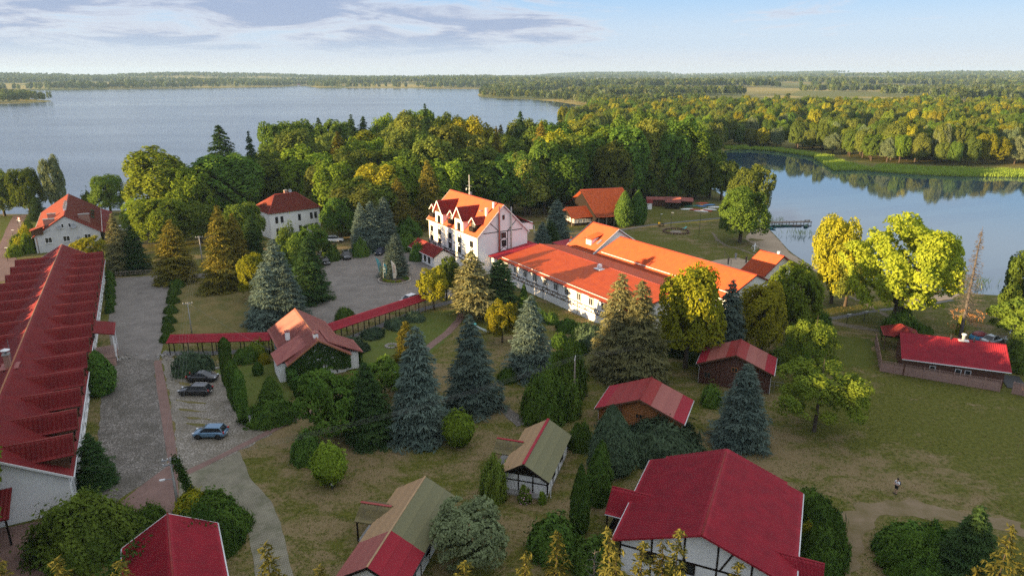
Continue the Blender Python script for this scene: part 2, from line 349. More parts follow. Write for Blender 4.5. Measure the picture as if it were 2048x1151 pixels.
def ground_material():
    m = bpy.data.materials.new('lawn'); nt, N, L = nodes(m)
    out = N('ShaderNodeOutputMaterial'); b = N('ShaderNodeBsdfPrincipled'); L(b.outputs[0], out.inputs[0]); b.inputs['Roughness'].default_value = 0.95; b.inputs['Specular IOR Level'].default_value = 0.1
    g = N('ShaderNodeNewGeometry'); pos = g.outputs['Position']
    def noise(scale, detail=5, rough=0.6, sc=(1, 1, 1), dist=0):
        mp = N('ShaderNodeMapping'); mp.inputs['Scale'].default_value = sc; L(pos, mp.inputs[0])
        n = N('ShaderNodeTexNoise'); n.inputs['Scale'].default_value = scale; n.inputs['Detail'].default_value = detail; n.inputs['Roughness'].default_value = rough; n.inputs['Distortion'].default_value = dist
        L(mp.outputs[0], n.inputs['Vector']); return n.outputs[0]
    def rng(v, a, c, lo=0, hi=1):
        r = N('ShaderNodeMapRange'); r.interpolation_type = 'SMOOTHSTEP'; r.inputs[1].default_value = a; r.inputs[2].default_value = c; r.inputs[3].default_value = lo; r.inputs[4].default_value = hi; L(v, r.inputs[0]); return r.outputs[0]
    def mix(f, a, c):
        x = N('ShaderNodeMix'); x.data_type = 'RGBA'
        for i, v in ((6, a), (7, c)):
            if isinstance(v, tuple): x.inputs[i].default_value = (*v, 1)
            else: L(v, x.inputs[i])
        if isinstance(f, float): x.inputs[0].default_value = f
        else: L(f, x.inputs[0])
        return x.outputs[2]
    def mth(op, a, c):
        x = N('ShaderNodeMath'); x.operation = op
        for i, v in enumerate((a, c)):
            if isinstance(v, (int, float)): x.inputs[i].default_value = v
            else: L(v, x.inputs[i])
        return x.outputs[0]
    sp = N('ShaderNodeSeparateXYZ'); L(pos, sp.inputs[0])
    big = noise(0.045, 4, 0.55, dist=0.6); mid = noise(0.30, 6, 0.68, (0.8, 1.3, 1), 0.5); fine = noise(2.2, 8, 0.72); vfine = noise(9.0, 4, 0.7)
    dry = mth('ADD', mth('ADD', mth('MULTIPLY', big, 0.55), mth('MULTIPLY', mid, 0.62)), mth('MULTIPLY', fine, 0.38))
    # the lawn around the cottages is drier than the meadow to the east
    east = rng(sp.outputs[0], 18, 42); dry = mth('SUBTRACT', dry, mth('MULTIPLY', east, 0.04))
    dryness = rng(dry, 0.705, 0.87)
    green = mix(rng(fine, 0.35, 0.65), (0.066, 0.074, 0.012), (0.132, 0.130, 0.024))
    tan = mix(rng(vfine, 0.3, 0.7), (0.150, 0.112, 0.052), (0.265, 0.198, 0.105))
    near = mix(dryness, green, tan)
    bare = rng(mth('ADD', mid, mth('MULTIPLY', vfine, 0.12)), 0.70, 0.80)
    near = mix(mth('MULTIPLY', bare, 0.6), near, (0.28, 0.205, 0.135))
    # far fields
    vo = N('ShaderNodeTexVoronoi'); vo.inputs['Scale'].default_value = 0.0042; mp = N('ShaderNodeMapping'); mp.inputs['Scale'].default_value = (1, 0.6, 0.02); L(pos, mp.inputs[0]); L(mp.outputs[0], vo.inputs['Vector'])
    sv = N('ShaderNodeSeparateColor'); L(vo.outputs['Color'], sv.inputs[0])
    far = mix(rng(sv.outputs[0], 0.30, 0.5), (0.14, 0.15, 0.038), (0.44, 0.33, 0.11)); far = mix(rng(mid, 0.3, 0.7), far, (0.13, 0.13, 0.04))
    ln = N('ShaderNodeVectorMath'); ln.operation = 'LENGTH'; L(pos, ln.inputs[0])
    col = mix(rng(ln.outputs['Value'], 330, 520), near, far)
    # lake bed and wet margin
    col = mix(rng(sp.outputs[2], -0.50, -0.62), col, (0.07, 0.065, 0.045))
    L(col, b.inputs['Base Color'])
    bp = N('ShaderNodeBump'); bp.inputs['Strength'].default_value = 0.7; bp.inputs['Distance'].default_value = 0.12; L(mth('ADD', fine, mth('MULTIPLY', vfine, 0.6)), bp.inputs['Height']); L(bp.outputs[0], b.inputs['Normal'])
    return m
MATS['lawn'] = ground_material()
def build_ground():
    an = np.concatenate([np.arange(-50, 50, 0.36), np.arange(50, 310, 4.0)]); an = np.radians(90 - an)
    rad = 6 * 1.026 ** np.arange(0, 286); A, Rr = np.meshgrid(an, rad)
    X = (Rr * np.cos(A)).ravel(); Y = (Rr * np.sin(A)).ravel(); Z = ground_z(X, Y)
    nr, na = A.shape
    V = np.column_stack([X, Y, Z]); V = np.vstack([V, [[0, 0, 0]]])
    i = np.arange(nr - 1)[:, None] * na; k = np.arange(na)[None, :]; k2 = (k + 1) % na
    Fq = np.stack([i + k, i + na + k, i + na + k2, i + k2], -1).reshape(-1, 4)
    c = len(V) - 1; cap = np.stack([np.arange(na), (np.arange(na) + 1) % na, np.full(na, c)], -1)
    me = mesh_np('ground', V, Fq, MATS['lawn'], True)
    o = link('ground', me); tag(o, kind='structure')
    cm = mesh_np('ground_cap', V, cap[:, [0, 1, 2]], MATS['lawn'], True)
    bm = bmesh.new(); bm.from_mesh(me); bm2 = bmesh.new(); bm2.from_mesh(cm)
    bm.verts.ensure_lookup_table()
    for t in cap: bm.faces.new([bm.verts[int(j)] for j in t])
    bmesh.ops.recalc_face_normals(bm, faces=bm.faces); bm.to_mesh(me); bm.free(); bm2.free(); bpy.data.meshes.remove(cm)
    if me.polygons[0].normal.z < 0: me.flip_normals()
    tag(o, 'dry patchy lawn and meadow running out to the distant hills', 'ground')
    return o, float(rad[-1])
ground, GROUND_R = build_ground()
def water_material():
    m = bpy.data.materials.new('lake_water'); nt, N, L = nodes(m); out = N('ShaderNodeOutputMaterial'); b = N('ShaderNodeBsdfPrincipled'); L(b.outputs[0], out.inputs[0])
    b.inputs['Base Color'].default_value = (0.022, 0.050, 0.085, 1); b.inputs['IOR'].default_value = 2.0; b.inputs['Specular IOR Level'].default_value = 0.5
    g = N('ShaderNodeNewGeometry'); pos = g.outputs['Position']; sp = N('ShaderNodeSeparateXYZ'); L(pos, sp.inputs[0])
    mp = N('ShaderNodeMapping'); mp.inputs['Scale'].default_value = (0.5, 1.0, 1); mp.inputs['Rotation'].default_value = (0, 0, R(12)); L(pos, mp.inputs[0])
    n1 = N('ShaderNodeTexNoise'); n1.inputs['Scale'].default_value = 0.55; n1.inputs['Detail'].default_value = 5; L(mp.outputs[0], n1.inputs['Vector'])
    mp2 = N('ShaderNodeMapping'); mp2.inputs['Scale'].default_value = (0.0035, 0.012, 1); L(pos, mp2.inputs[0])
    n2 = N('ShaderNodeTexNoise'); n2.inputs['Scale'].default_value = 1.0; n2.inputs['Detail'].default_value = 4; L(mp2.outputs[0], n2.inputs['Vector'])
    r2 = N('ShaderNodeMapRange'); r2.inputs[1].default_value = 0.38; r2.inputs[2].default_value = 0.66; r2.inputs[3].default_value = 0.6; r2.inputs[4].default_value = 1.0; L(n2.outputs[0], r2.inputs[0])
    ex = N('ShaderNodeMapRange'); ex.inputs[1].default_value = 20; ex.inputs[2].default_value = 75; ex.inputs[3].default_value = 0.75; ex.inputs[4].default_value = 0.04; L(sp.outputs[0], ex.inputs[0])
    mu = N('ShaderNodeMath'); mu.operation = 'MULTIPLY'; L(r2.outputs[0], mu.inputs[0]); L(ex.outputs[0], mu.inputs[1])
    ro = N('ShaderNodeMapRange'); ro.inputs[1].default_value = 25; ro.inputs[2].default_value = 85; ro.inputs[3].default_value = 0.22; ro.inputs[4].default_value = 0.045; L(sp.outputs[0], ro.inputs[0])
    rm = N('ShaderNodeMath'); rm.operation = 'MULTIPLY'; L(ro.outputs[0], rm.inputs[0]); L(r2.outputs[0], rm.inputs[1]); L(rm.outputs[0], b.inputs['Roughness'])
    bp = N('ShaderNodeBump'); bp.inputs['Distance'].default_value = 0.35; L(mu.outputs[0], bp.inputs['Strength']); L(n1.outputs[0], bp.inputs['Height']); L(bp.outputs[0], b.inputs['Normal'])
    return m
MATS['lake_water'] = water_material()
def build_water():
    n = 96; rr = 6500.0
    V = [(0, 0, WATER_Z)] ; F = []
    ring = [(rr * math.cos(2 * math.pi * k / n), rr * math.sin(2 * math.pi * k / n), WATER_Z) for k in range(n)]
    me = bpy.data.meshes.new('lake'); me.from_pydata(ring, [], [tuple(range(n))]); me.update(); me.materials.append(MATS['lake_water'])
    o = link('lake', me); tag(o, 'calm blue lake with a sheltered mirror-still bay', 'water', kind='structure')
build_water()

# ------------------------------------------------------------------ flat ground sheets
from mathutils.geometry import tessellate_polygon
def paver(name, c1, c2, mortar, scale, rot=0.0, patch=None, bw=0.5, rh=0.25, msize=0.02, bump=0.4, moss=0.0):
    m = bpy.data.materials.new(name); nt, N, L = nodes(m); MATS[name] = m
    out = N('ShaderNodeOutputMaterial'); b = N('ShaderNodeBsdfPrincipled'); L(b.outputs[0], out.inputs[0]); b.inputs['Roughness'].default_value = 0.85; b.inputs['Specular IOR Level'].default_value = 0.25
    g = N('ShaderNodeNewGeometry'); mp = N('ShaderNodeMapping'); mp.inputs['Rotation'].default_value = (0, 0, rot); L(g.outputs['Position'], mp.inputs[0])
    br = N('ShaderNodeTexBrick'); br.inputs['Scale'].default_value = scale; br.inputs['Color1'].default_value = (*c1, 1); br.inputs['Color2'].default_value = (*c2, 1); br.inputs['Mortar'].default_value = (*mortar, 1)
    br.inputs['Mortar Size'].default_value = msize; br.inputs['Brick Width'].default_value = bw; br.inputs['Row Height'].default_value = rh; br.inputs['Bias'].default_value = 0.0
    L(mp.outputs[0], br.inputs['Vector'])
    n = N('ShaderNodeTexNoise'); n.inputs['Scale'].default_value = 0.35; n.inputs['Detail'].default_value = 7; n.inputs['Roughness'].default_value = 0.7; L(g.outputs['Position'], n.inputs['Vector'])
    r = N('ShaderNodeMapRange'); r.inputs[1].default_value = 0.3; r.inputs[2].default_value = 0.7; r.inputs[3].default_value = 0.72; r.inputs[4].default_value = 1.18; L(n.outputs[0], r.inputs[0])
    mx = N('ShaderNodeMix'); mx.data_type = 'RGBA'; mx.blend_type = 'MULTIPLY'; mx.inputs[0].default_value = 1.0; L(br.outputs['Color'], mx.inputs[6])
    cmb = N('ShaderNodeCombineColor'); [L(r.outputs[0], cmb.inputs[i]) for i in range(3)]; L(cmb.outputs[0], mx.inputs[7]); last = mx.outputs[2]
    if moss > 0:
        n3 = N('ShaderNodeTexNoise'); n3.inputs['Scale'].default_value = 0.6; n3.inputs['Detail'].default_value = 6; L(g.outputs['Position'], n3.inputs['Vector'])
        r3 = N('ShaderNodeMapRange'); r3.inputs[1].default_value = 0.5; r3.inputs[2].default_value = 0.66; r3.inputs[4].default_value = moss; L(n3.outputs[0], r3.inputs[0])
        m3 = N('ShaderNodeMix'); m3.data_type = 'RGBA'; m3.inputs[7].default_value = (0.06, 0.075, 0.025, 1); L(last, m3.inputs[6]); L(r3.outputs[0], m3.inputs[0]); last = m3.outputs[2]
    L(last, b.inputs['Base Color'])
    bp = N('ShaderNodeBump'); bp.inputs['Strength'].default_value = bump; bp.inputs['Distance'].default_value = 0.02; bp.invert = True; L(br.outputs['Fac'], bp.inputs['Height']); L(bp.outputs[0], b.inputs['Normal'])
    return m
def cobble(name, c1, c2, gap, scale, tint=0.0):
    m = bpy.data.materials.new(name); nt, N, L = nodes(m); MATS[name] = m
    out = N('ShaderNodeOutputMaterial'); b = N('ShaderNodeBsdfPrincipled'); L(b.outputs[0], out.inputs[0]); b.inputs['Roughness'].default_value = 0.8
    g = N('ShaderNodeNewGeometry'); vo = N('ShaderNodeTexVoronoi'); vo.inputs['Scale'].default_value = scale; L(g.outputs['Position'], vo.inputs['Vector'])
    ve = N('ShaderNodeTexVoronoi'); ve.feature = 'DISTANCE_TO_EDGE'; ve.inputs['Scale'].default_value = scale; L(g.outputs['Position'], ve.inputs['Vector'])
    sc = N('ShaderNodeSeparateColor'); L(vo.outputs['Color'], sc.inputs[0])
    mx = N('ShaderNodeMix'); mx.data_type = 'RGBA'; mx.inputs[6].default_value = (*c1, 1); mx.inputs[7].default_value = (*c2, 1); L(sc.outputs[0], mx.inputs[0])
    r = N('ShaderNodeMapRange'); r.inputs[1].default_value = 0.02; r.inputs[2].default_value = 0.12; L(ve.outputs['Distance'], r.inputs[0])
    m2 = N('ShaderNodeMix'); m2.data_type = 'RGBA'; m2.inputs[6].default_value = (*gap, 1); L(mx.outputs[2], m2.inputs[7]); L(r.outputs[0], m2.inputs[0])
    n = N('ShaderNodeTexNoise'); n.inputs['Scale'].default_value = 0.3; n.inputs['Detail'].default_value = 6; n.inputs['Roughness'].default_value = 0.7; L(g.outputs['Position'], n.inputs['Vector'])
    r3 = N('ShaderNodeMapRange'); r3.inputs[1].default_value = 0.42; r3.inputs[2].default_value = 0.62; r3.inputs[4].default_value = 0.75; L(n.outputs[0], r3.inputs[0])
    m3 = N('ShaderNodeMix'); m3.data_type = 'RGBA'; m3.inputs[7].default_value = (*gap, 1); L(m2.outputs[2], m3.inputs[6]); L(r3.outputs[0], m3.inputs[0])
    L(m3.outputs[2], b.inputs['Base Color'])
    bp = N('ShaderNodeBump'); bp.inputs['Strength'].default_value = 0.8; bp.inputs['Distance'].default_value = 0.06; L(r.outputs[0], bp.inputs['Height']); L(bp.outputs[0], b.inputs['Normal'])
    return m
paver('paving_grey', (0.205, 0.185, 0.165), (0.245, 0.222, 0.20), (0.13, 0.115, 0.10), 2.2, R(28), msize=0.03)
paver('paving_lane', (0.20, 0.18, 0.162), (0.24, 0.217, 0.197), (0.13, 0.115, 0.10), 2.0, R(-28), msize=0.03)
paver('paving_rose', (0.26, 0.155, 0.128), (0.22, 0.135, 0.115), (0.14, 0.095, 0.08), 3.0, R(-20), msize=0.03)
paver('grass_paver', (0.285, 0.255, 0.205), (0.24, 0.215, 0.175), (0.155, 0.150, 0.085), 2.4, R(20), bw=0.5, rh=0.5, msize=0.07, bump=0.6, moss=0.35)
cobble('cobble', (0.15, 0.13, 0.112), (0.29, 0.26, 0.23), (0.085, 0.074, 0.056), 3.4)
cobble('gravel', (0.23, 0.205, 0.17), (0.35, 0.315, 0.27), (0.15, 0.128, 0.09), 2.8)
mk('sand', (0.40, 0.315, 0.225), 0.95, col2=(0.31, 0.24, 0.17), scale=0.25, bump=0.4, bscale=3, coord='Object', detail=8, spec=0.1)
mk('dirt_path', (0.215, 0.175, 0.13), 0.95, col2=(0.145, 0.12, 0.08), scale=0.8, bump=0.4, bscale=4, detail=7, spec=0.1)
mk('worn_earth', (0.235, 0.175, 0.112), 0.95, col2=(0.135, 0.108, 0.045), scale=0.5, bump=0.5, bscale=4, detail=9, spec=0.1)
mk('asphalt_path', (0.155, 0.15, 0.15), 0.9, var=0.25, scale=0.8, bump=0.3, bscale=6)
mk('garden_grass', (0.078, 0.110, 0.020), 0.95, col2=(0.110, 0.122, 0.030), scale=0.5, bump=0.5, bscale=5, detail=8, spec=0.1)
mk('lush_grass', (0.066, 0.086, 0.014), 0.95, col2=(0.105, 0.112, 0.022), scale=0.6, bump=0.5, bscale=5, detail=8, spec=0.1)
mk('dry_grass', (0.200, 0.150, 0.062), 0.95, col2=(0.100, 0.104, 0.030), scale=0.35, bump=0.5, bscale=5, detail=9, spec=0.1)
HARD = []
def sheet(name, pts, mat, z=0.02, rough=0.25, world_pts=False, label=None, cat=None, step=0.7, drape=False):
    P = [Vector(p[:2]) for p in pts] if world_pts else [at(p[0], p[1], 0).to_2d() for p in pts]
    if mat not in ('garden_grass', 'lush_grass', 'dry_grass'): HARD.append(np.array([(p.x, p.y) for p in P]))
    Q = []
    for i in range(len(P)):
        a, b = P[i], P[(i + 1) % len(P)]; n = max(1, min(160, int((b - a).length / step)))
        nn = Vector((-(b - a).y, (b - a).x)).normalized() if (b - a).length > 0 else Vector((0, 0))
        for k in range(n):
            p = a.lerp(b, k / n); w = rough * (vnoise(p.x * 0.9, p.y * 0.9, 3) + 0.5 * vnoise(p.x * 2.7, p.y * 2.7, 9) - 0.75)
            Q.append(p + nn * float(w))
    zz = [z + (gz(p.x, p.y) if drape else 0.0) for p in Q]
    tri = tessellate_polygon([[Vector((p.x, p.y, 0)) for p in Q]])
    me = bpy.data.meshes.new(name); me.from_pydata([(p.x, p.y, h) for p, h in zip(Q, zz)], [], [tuple(t) for t in tri]); me.update()
    bm = bmesh.new(); bm.from_mesh(me); bmesh.ops.recalc_face_normals(bm, faces=bm.faces); bm.to_mesh(me); bm.free()
    if me.polygons[0].normal.z < 0: me.flip_normals()
    me.materials.append(MATS[mat]); o = link(name, me); tag(o, label, cat, kind='structure'); return o
def strip(name, pts, w, mat, z=0.03, rough=0.15, **k):
    """a path of width w metres along pixel points"""
    P = [at(p[0], p[1], 0).to_2d() for p in pts]; Lf = []; Rt = []
    for i, p in enumerate(P):
        t = (P[min(i + 1, len(P) - 1)] - P[max(i - 1, 0)]).normalized(); n = Vector((-t.y, t.x)); ww = w[i] if hasattr(w, '__len__') else w
        Lf.append(p + n * ww / 2); Rt.append(p - n * ww / 2)
    return sheet(name, Lf + Rt[::-1], mat, z, rough, True, **k)
def ground_sheets():
    sheet('driveway', [(228, 556), (222, 600), (216, 650), (222, 690), (240, 716), (318, 720), (326, 690), (334, 640), (345, 590), (356, 548)], 'paving_lane', 0.020, 0.1, label='grey paved lane beside the long red-roofed building', cat='road')
    sheet('courtyard', [(240, 714), (205, 760), (200, 850), (186, 930), (165, 985), (215, 1014), (336, 932), (326, 860), (314, 780), (308, 719)], 'cobble', 0.024, 0.4, label='rough cobbled courtyard', cat='yard')
    sheet('brick_lane', [(308, 722), (322, 720), (338, 800), (350, 880), (357, 935), (357, 1020), (300, 1045), (262, 1045), (232, 1012), (278, 974), (337, 930), (326, 860), (314, 780)], 'paving_rose', 0.032, 0.06, label='rose brick lane along the cobbles', cat='path')
    sheet('forecourt', [(232, 1012), (262, 1045), (300, 1045), (262, 1090), (150, 1151), (-60, 1151), (-60, 1060), (20, 1052), (108, 1036), (150, 1020)], 'paving_rose', 0.026, 0.3, label='rose and grey forecourt below the stair', cat='yard')
    sheet('gravel_parking', [(330, 700), (345, 716), (400, 735), (452, 752), (470, 800), (498, 850), (545, 868), (470, 905), (392, 948), (359, 936), (352, 880), (340, 800), (324, 720)], 'gravel', 0.016, 0.6, label='gravel parking with thin grass', cat='parking')
    for k, (x0, y0, x1, y1) in enumerate([(352, 800, 412, 806), (358, 818, 416, 823), (363, 832, 420, 838), (372, 846, 424, 850), (350, 760, 380, 770)]):
        strip('grass_strip', [(x0, y0), ((x0 + x1) / 2, (y0 + y1) / 2 + 1), (x1, y1)], [0.25, 0.55, 0.2], 'dry_grass', 0.028, 0.5, label='thin grass strip between the gravel parking bays', cat='grass')
    strip('foot_path', [(372, 946), (430, 918), (490, 888), (545, 860), (600, 834), (640, 815)], 0.95, 'paving_rose', 0.040, 0.12, label='narrow rose path across the lawn', cat='path')
    sheet('grass_paver_drive', [(358, 950), (400, 938), (480, 902), (500, 955), (540, 1000), (562, 1045), (575, 1100), (592, 1175), (512, 1175), (505, 1110), (494, 1050), (470, 1010), (430, 995), (380, 1000), (358, 1015)], 'grass_paver', 0.036, 0.15, label='curving drive of grass pavers', cat='road')
    sheet('hotel_parking', [(540, 575), (600, 540), (640, 527), (650, 512), (700, 506), (780, 504), (845, 502), (852, 520), (880, 540), (905, 560), (915, 590), (840, 604), (740, 632), (650, 662), (600, 650), (545, 620)], 'paving_grey', 0.020, 0.2, label='grey paved hotel parking', cat='parking')
    strip('service_lane', [(345, 552), (400, 552), (440, 548), (500, 556), (560, 585)], 4.2, 'paving_lane', 0.018, 0.4, label='paved lane passing under the spruces', cat='road')
    strip('lake_lane', [(20, 560), (12, 500), (28, 455), (40, 430)], 3.6, 'paving_rose', 0.018, 0.15, label='rose paved lane beside the house by the lake', cat='road')
    strip('covered_path', [(325, 706), (420, 706), (540, 700)], 1.7, 'asphalt_path', 0.022, 0.05, label='grey path under the covered way', cat='path')
    strip('covered_path', [(640, 700), (740, 660), (845, 618), (915, 600)], 1.7, 'asphalt_path', 0.024, 0.05, label='grey path under the sloping covered way to the hotel', cat='path')
    strip('garden_path', [(930, 615), (918, 640), (895, 665), (862, 690), (845, 705)], 1.4, 'paving_rose', 0.028, 0.1, label='pale garden path winding between the spruces', cat='path')
    strip('garden_path', [(1085, 632), (1120, 652), (1165, 672), (1200, 695)], 1.3, 'paving_rose', 0.028, 0.1, label='narrow garden path below the white wing wall', cat='path')
    strip('stone_path', [(985, 800), (1015, 822), (1045, 850)], 1.5, 'cobble', 0.028, 0.4, label='rough stone path leading to the small green-roofed cottage', cat='path')
    sheet('garden_lawn', [(352, 572), (400, 566), (480, 580), (510, 640), (505, 664), (340, 668)], 'dry_grass', 0.012, 0.4, label='dry lawn square under the wires', cat='lawn')
    sheet('garden_lawn', [(430, 740), (560, 720), (585, 790), (560, 830), (500, 842), (470, 790)], 'garden_grass', 0.012, 0.4, label='clipped lawn beside the small hut', cat='lawn')
    sheet('garden_lawn', [(660, 700), (760, 660), (850, 625), (925, 615), (900, 670), (850, 720), (740, 740)], 'garden_grass', 0.010, 0.5, label='garden lawn below the sloping covered way', cat='lawn')
    sheet('lush_grass', [(1660, 672), (1745, 675), (1752, 735), (1690, 735), (1660, 700)], 'lush_grass', 0.012, 2.2, label='lush green grass by the fence corner', cat='lawn')
    sheet('lush_grass', [(0, 432), (80, 430), (90, 470), (60, 500), (0, 480)], 'lush_grass', 0.012, 0.4, label='green lakeside lawn by the house', cat='lawn')
    sheet('lush_grass', [(205, 424), (275, 423), (290, 450), (230, 458), (210, 455)], 'lush_grass', 0.012, 0.4, label='sunny green strip of lawn at the lake edge', cat='lawn')
    sheet('beach', [(1524, 445), (1500, 462), (1490, 478), (1520, 497), (1560, 508), (1600, 525), (1650, 548), (1700, 575), (1740, 580), (1700, 561), (1627, 531), (1582, 503), (1550, 467), (1530, 448)], 'sand', 0.03, 0.5, drape=True, label='sandy bathing beach curving along the bay', cat='beach')
    sheet('sand_spit', [(1840, 590), (1890, 581), (1920, 584), (1905, 598), (1850, 605), (1800, 612)], 'sand', 0.03, 0.4, drape=True, label='patch of pale sand behind the big oak', cat='beach')
    sheet('volleyball_court', [(1405, 528), (1430, 520), (1478, 515), (1505, 524), (1512, 540), (1490, 556), (1440, 560), (1400, 545)], 'sand', 0.02, 0.4, label='sand volleyball court behind the orange roof', cat='court')
    strip('meadow_path', [(1240, 460), (1300, 450), (1380, 442), (1440, 436), (1480, 436)], 1.4, 'asphalt_path', 0.026, 0.15, label='thin grey path across the beach lawn', cat='path')
    strip('worn_track', [(1425, 465), (1435, 480), (1450, 490), (1480, 498), (1515, 512)], [0.5, 1.0, 1.1, 0.9, 0.6], 'dirt_path', 0.026, 0.5, label='worn dirt track through the beach lawn', cat='path')
    strip('worn_track', [(1640, 640), (1680, 648), (1740, 658), (1800, 668)], [1.5, 1.9, 1.7, 1.5], 'dirt_path', 0.026, 0.5, label='worn dirt track running to the low red-roofed house', cat='path')
    strip('worn_track', [(1645, 640), (1700, 630), (1760, 620), (1850, 608), (1905, 600)], [1.6, 1.1, 1.0, 1.0, 0.8], 'asphalt_path', 0.022, 0.4, label='grey footpath passing under the big oak', cat='path')
    strip('worn_track', [(1700, 592), (1740, 612), (1790, 640), (1840, 665)], [0.8, 1.2, 1.2, 1.0], 'dirt_path', 0.030, 0.5, label='dirt footpath crossing the oak lawn', cat='path')
    strip('worn_track', [(1820, 655), (1855, 672), (1900, 690), (1960, 700)], 2.0, 'dirt_path', 0.024, 0.4, label='dirt drive behind the low red-roofed house', cat='path')
    strip('worn_track', [(1995, 670), (2030, 690), (2080, 710)], 2.2, 'dirt_path', 0.024, 0.4, label='dirt drive by the silver car', cat='path')
    strip('bare_ground', [(1660, 1151), (1690, 1060), (1740, 1018), (1830, 1015), (1940, 1035), (2050, 1060)], [3.4, 3.8, 2.2, 3.0, 2.0, 2.4], 'worn_earth', 0.018, 0.9, label='bare worn earth around the large crimson cottage', cat='path')
ground_sheets()

# ------------------------------------------------------------------ vegetation
def unit(v): return v / np.maximum(np.linalg.norm(v, axis=1, keepdims=True), 1e-9)
def cards(C, Nn, ln, wd, rng, along=None):
    """rhombic leaves: centres C, normals Nn, half length ln, half width wd; along = preferred long direction"""
    n = len(C); Nn = unit(Nn)
    T = rng.normal(size=(n, 3)) if along is None else along + 0.35 * rng.normal(size=(n, 3))
    T = unit(T - Nn * (T * Nn).sum(1, keepdims=True)); B = np.cross(Nn, T)
    ln = np.broadcast_to(ln, (n,))[:, None]; wd = np.broadcast_to(wd, (n,))[:, None]
    V = np.stack([C - T * ln, C + B * wd - T * ln * 0.1, C + T * ln, C - B * wd - T * ln * 0.1], 1).reshape(-1, 3)
    return V
def quads(n): return np.arange(n * 4).reshape(-1, 4)
def fold(V):
    return V
def crown_broad(seed, rr, h0, h1, n, leaf, lobes=9, spread=0.62, gaps=0.25, droop=0.0, lr0=0.30, lr1=0.46):
    """leaf points of a broadleaf crown of radius rr between heights h0 and h1"""
    rng = np.random.default_rng(seed); cz = (h0 + h1) / 2; hz = (h1 - h0) / 2
    lc = []; lr = []
    for k in range(lobes):
        t = (k + 0.5) / lobes; zc = -0.86 + 1.66 * t + rng.uniform(-.1, .1); a = k * 2.39996 + rng.uniform(-.5, .5)
        ring = math.sqrt(max(0.08, 1 - min(1, abs(zc)) ** (3.2 if zc < 0 else 2.2))); rad = spread * ring * rng.uniform(0.72, 1.02)
        lc.append([rad * math.cos(a), rad * math.sin(a), zc * 0.70]); lr.append(rng.uniform(lr0, lr1))
    lc.append([0, 0, 0.15]); lr.append(0.55)
    lc = np.array(lc); lr = np.array(lr)
    m = int(n * 2.2); w = lr ** 2 / (lr ** 2).sum(); idx = rng.choice(len(lr), m, p=w)
    d = unit(rng.normal(size=(m, 3))); d[:, 2] = np.where(d[:, 2] < -0.55, -d[:, 2] * 0.6, d[:, 2])
    bumpy = 1 + 0.22 * (fbm(d[:, 0] * 3.1 + idx * 5.3 + d[:, 2] * 2.1, d[:, 1] * 3.1 + d[:, 2] * 1.7, seed) - 0.5) * 2
    rad = lr[idx] * bumpy * (1 - 0.42 * rng.random(m) ** 2.2)
    Pn = lc[idx] + d * rad[:, None]
    dist = np.min(np.linalg.norm(Pn[:, None, :] - lc[None], axis=2) / lr[None], axis=1)
    keep = (dist > 0.62) & (vnoise(Pn[:, 0] * 6 + Pn[:, 2] * 3.7, Pn[:, 1] * 6 - Pn[:, 2] * 4.3, seed + 3) > gaps)
    Pn, d = Pn[keep][:n], d[keep][:n]
    C = Pn * np.array([rr, rr, hz]) + np.array([0, 0, cz])
    if droop: C[:, 2] -= droop * (np.hypot(Pn[:, 0], Pn[:, 1]) ** 2) * hz
    Nn = d * 0.85 + np.array([0, 0, 0.32]) + 0.55 * rng.normal(size=d.shape)
    return cards(C, Nn, leaf * rng.uniform(0.7, 1.3, len(C)), leaf * 0.62 * rng.uniform(0.7, 1.3, len(C)), rng)
def trunk_mesh(seed, h, r0, crown_r, limbs=6, z0=0.3, mat='bark'):
    rnd = random.Random(seed); mb = MB()
    lean = (rnd.uniform(-.03, .03) * h, rnd.uniform(-.03, .03) * h)
    mb.tube([(0, 0, -0.4), (0, 0, 0.25), (lean[0] * .3, lean[1] * .3, h * .35), (lean[0], lean[1], h * .8)], [r0 * 1.5, r0 * 1.1, r0 * .8, r0 * .2], 8)
    for k in range(limbs):
        a = k * 2.4 + rnd.uniform(-.4, .4); zs = h * rnd.uniform(z0, 0.6); l = crown_r * rnd.uniform(.5, .8)
        p = Vector((lean[0] * .5, lean[1] * .5, zs)); q = p + Vector((math.cos(a) * l, math.sin(a) * l, l * rnd.uniform(.4, 1.0)))
        m = p.lerp(q, .5) + Vector((0, 0, -l * .08)); mb.tube([p, m, q], [r0 * .42, r0 * .28, r0 * .07], 5)
    return mb.mesh('trunk', MATS[mat], True)
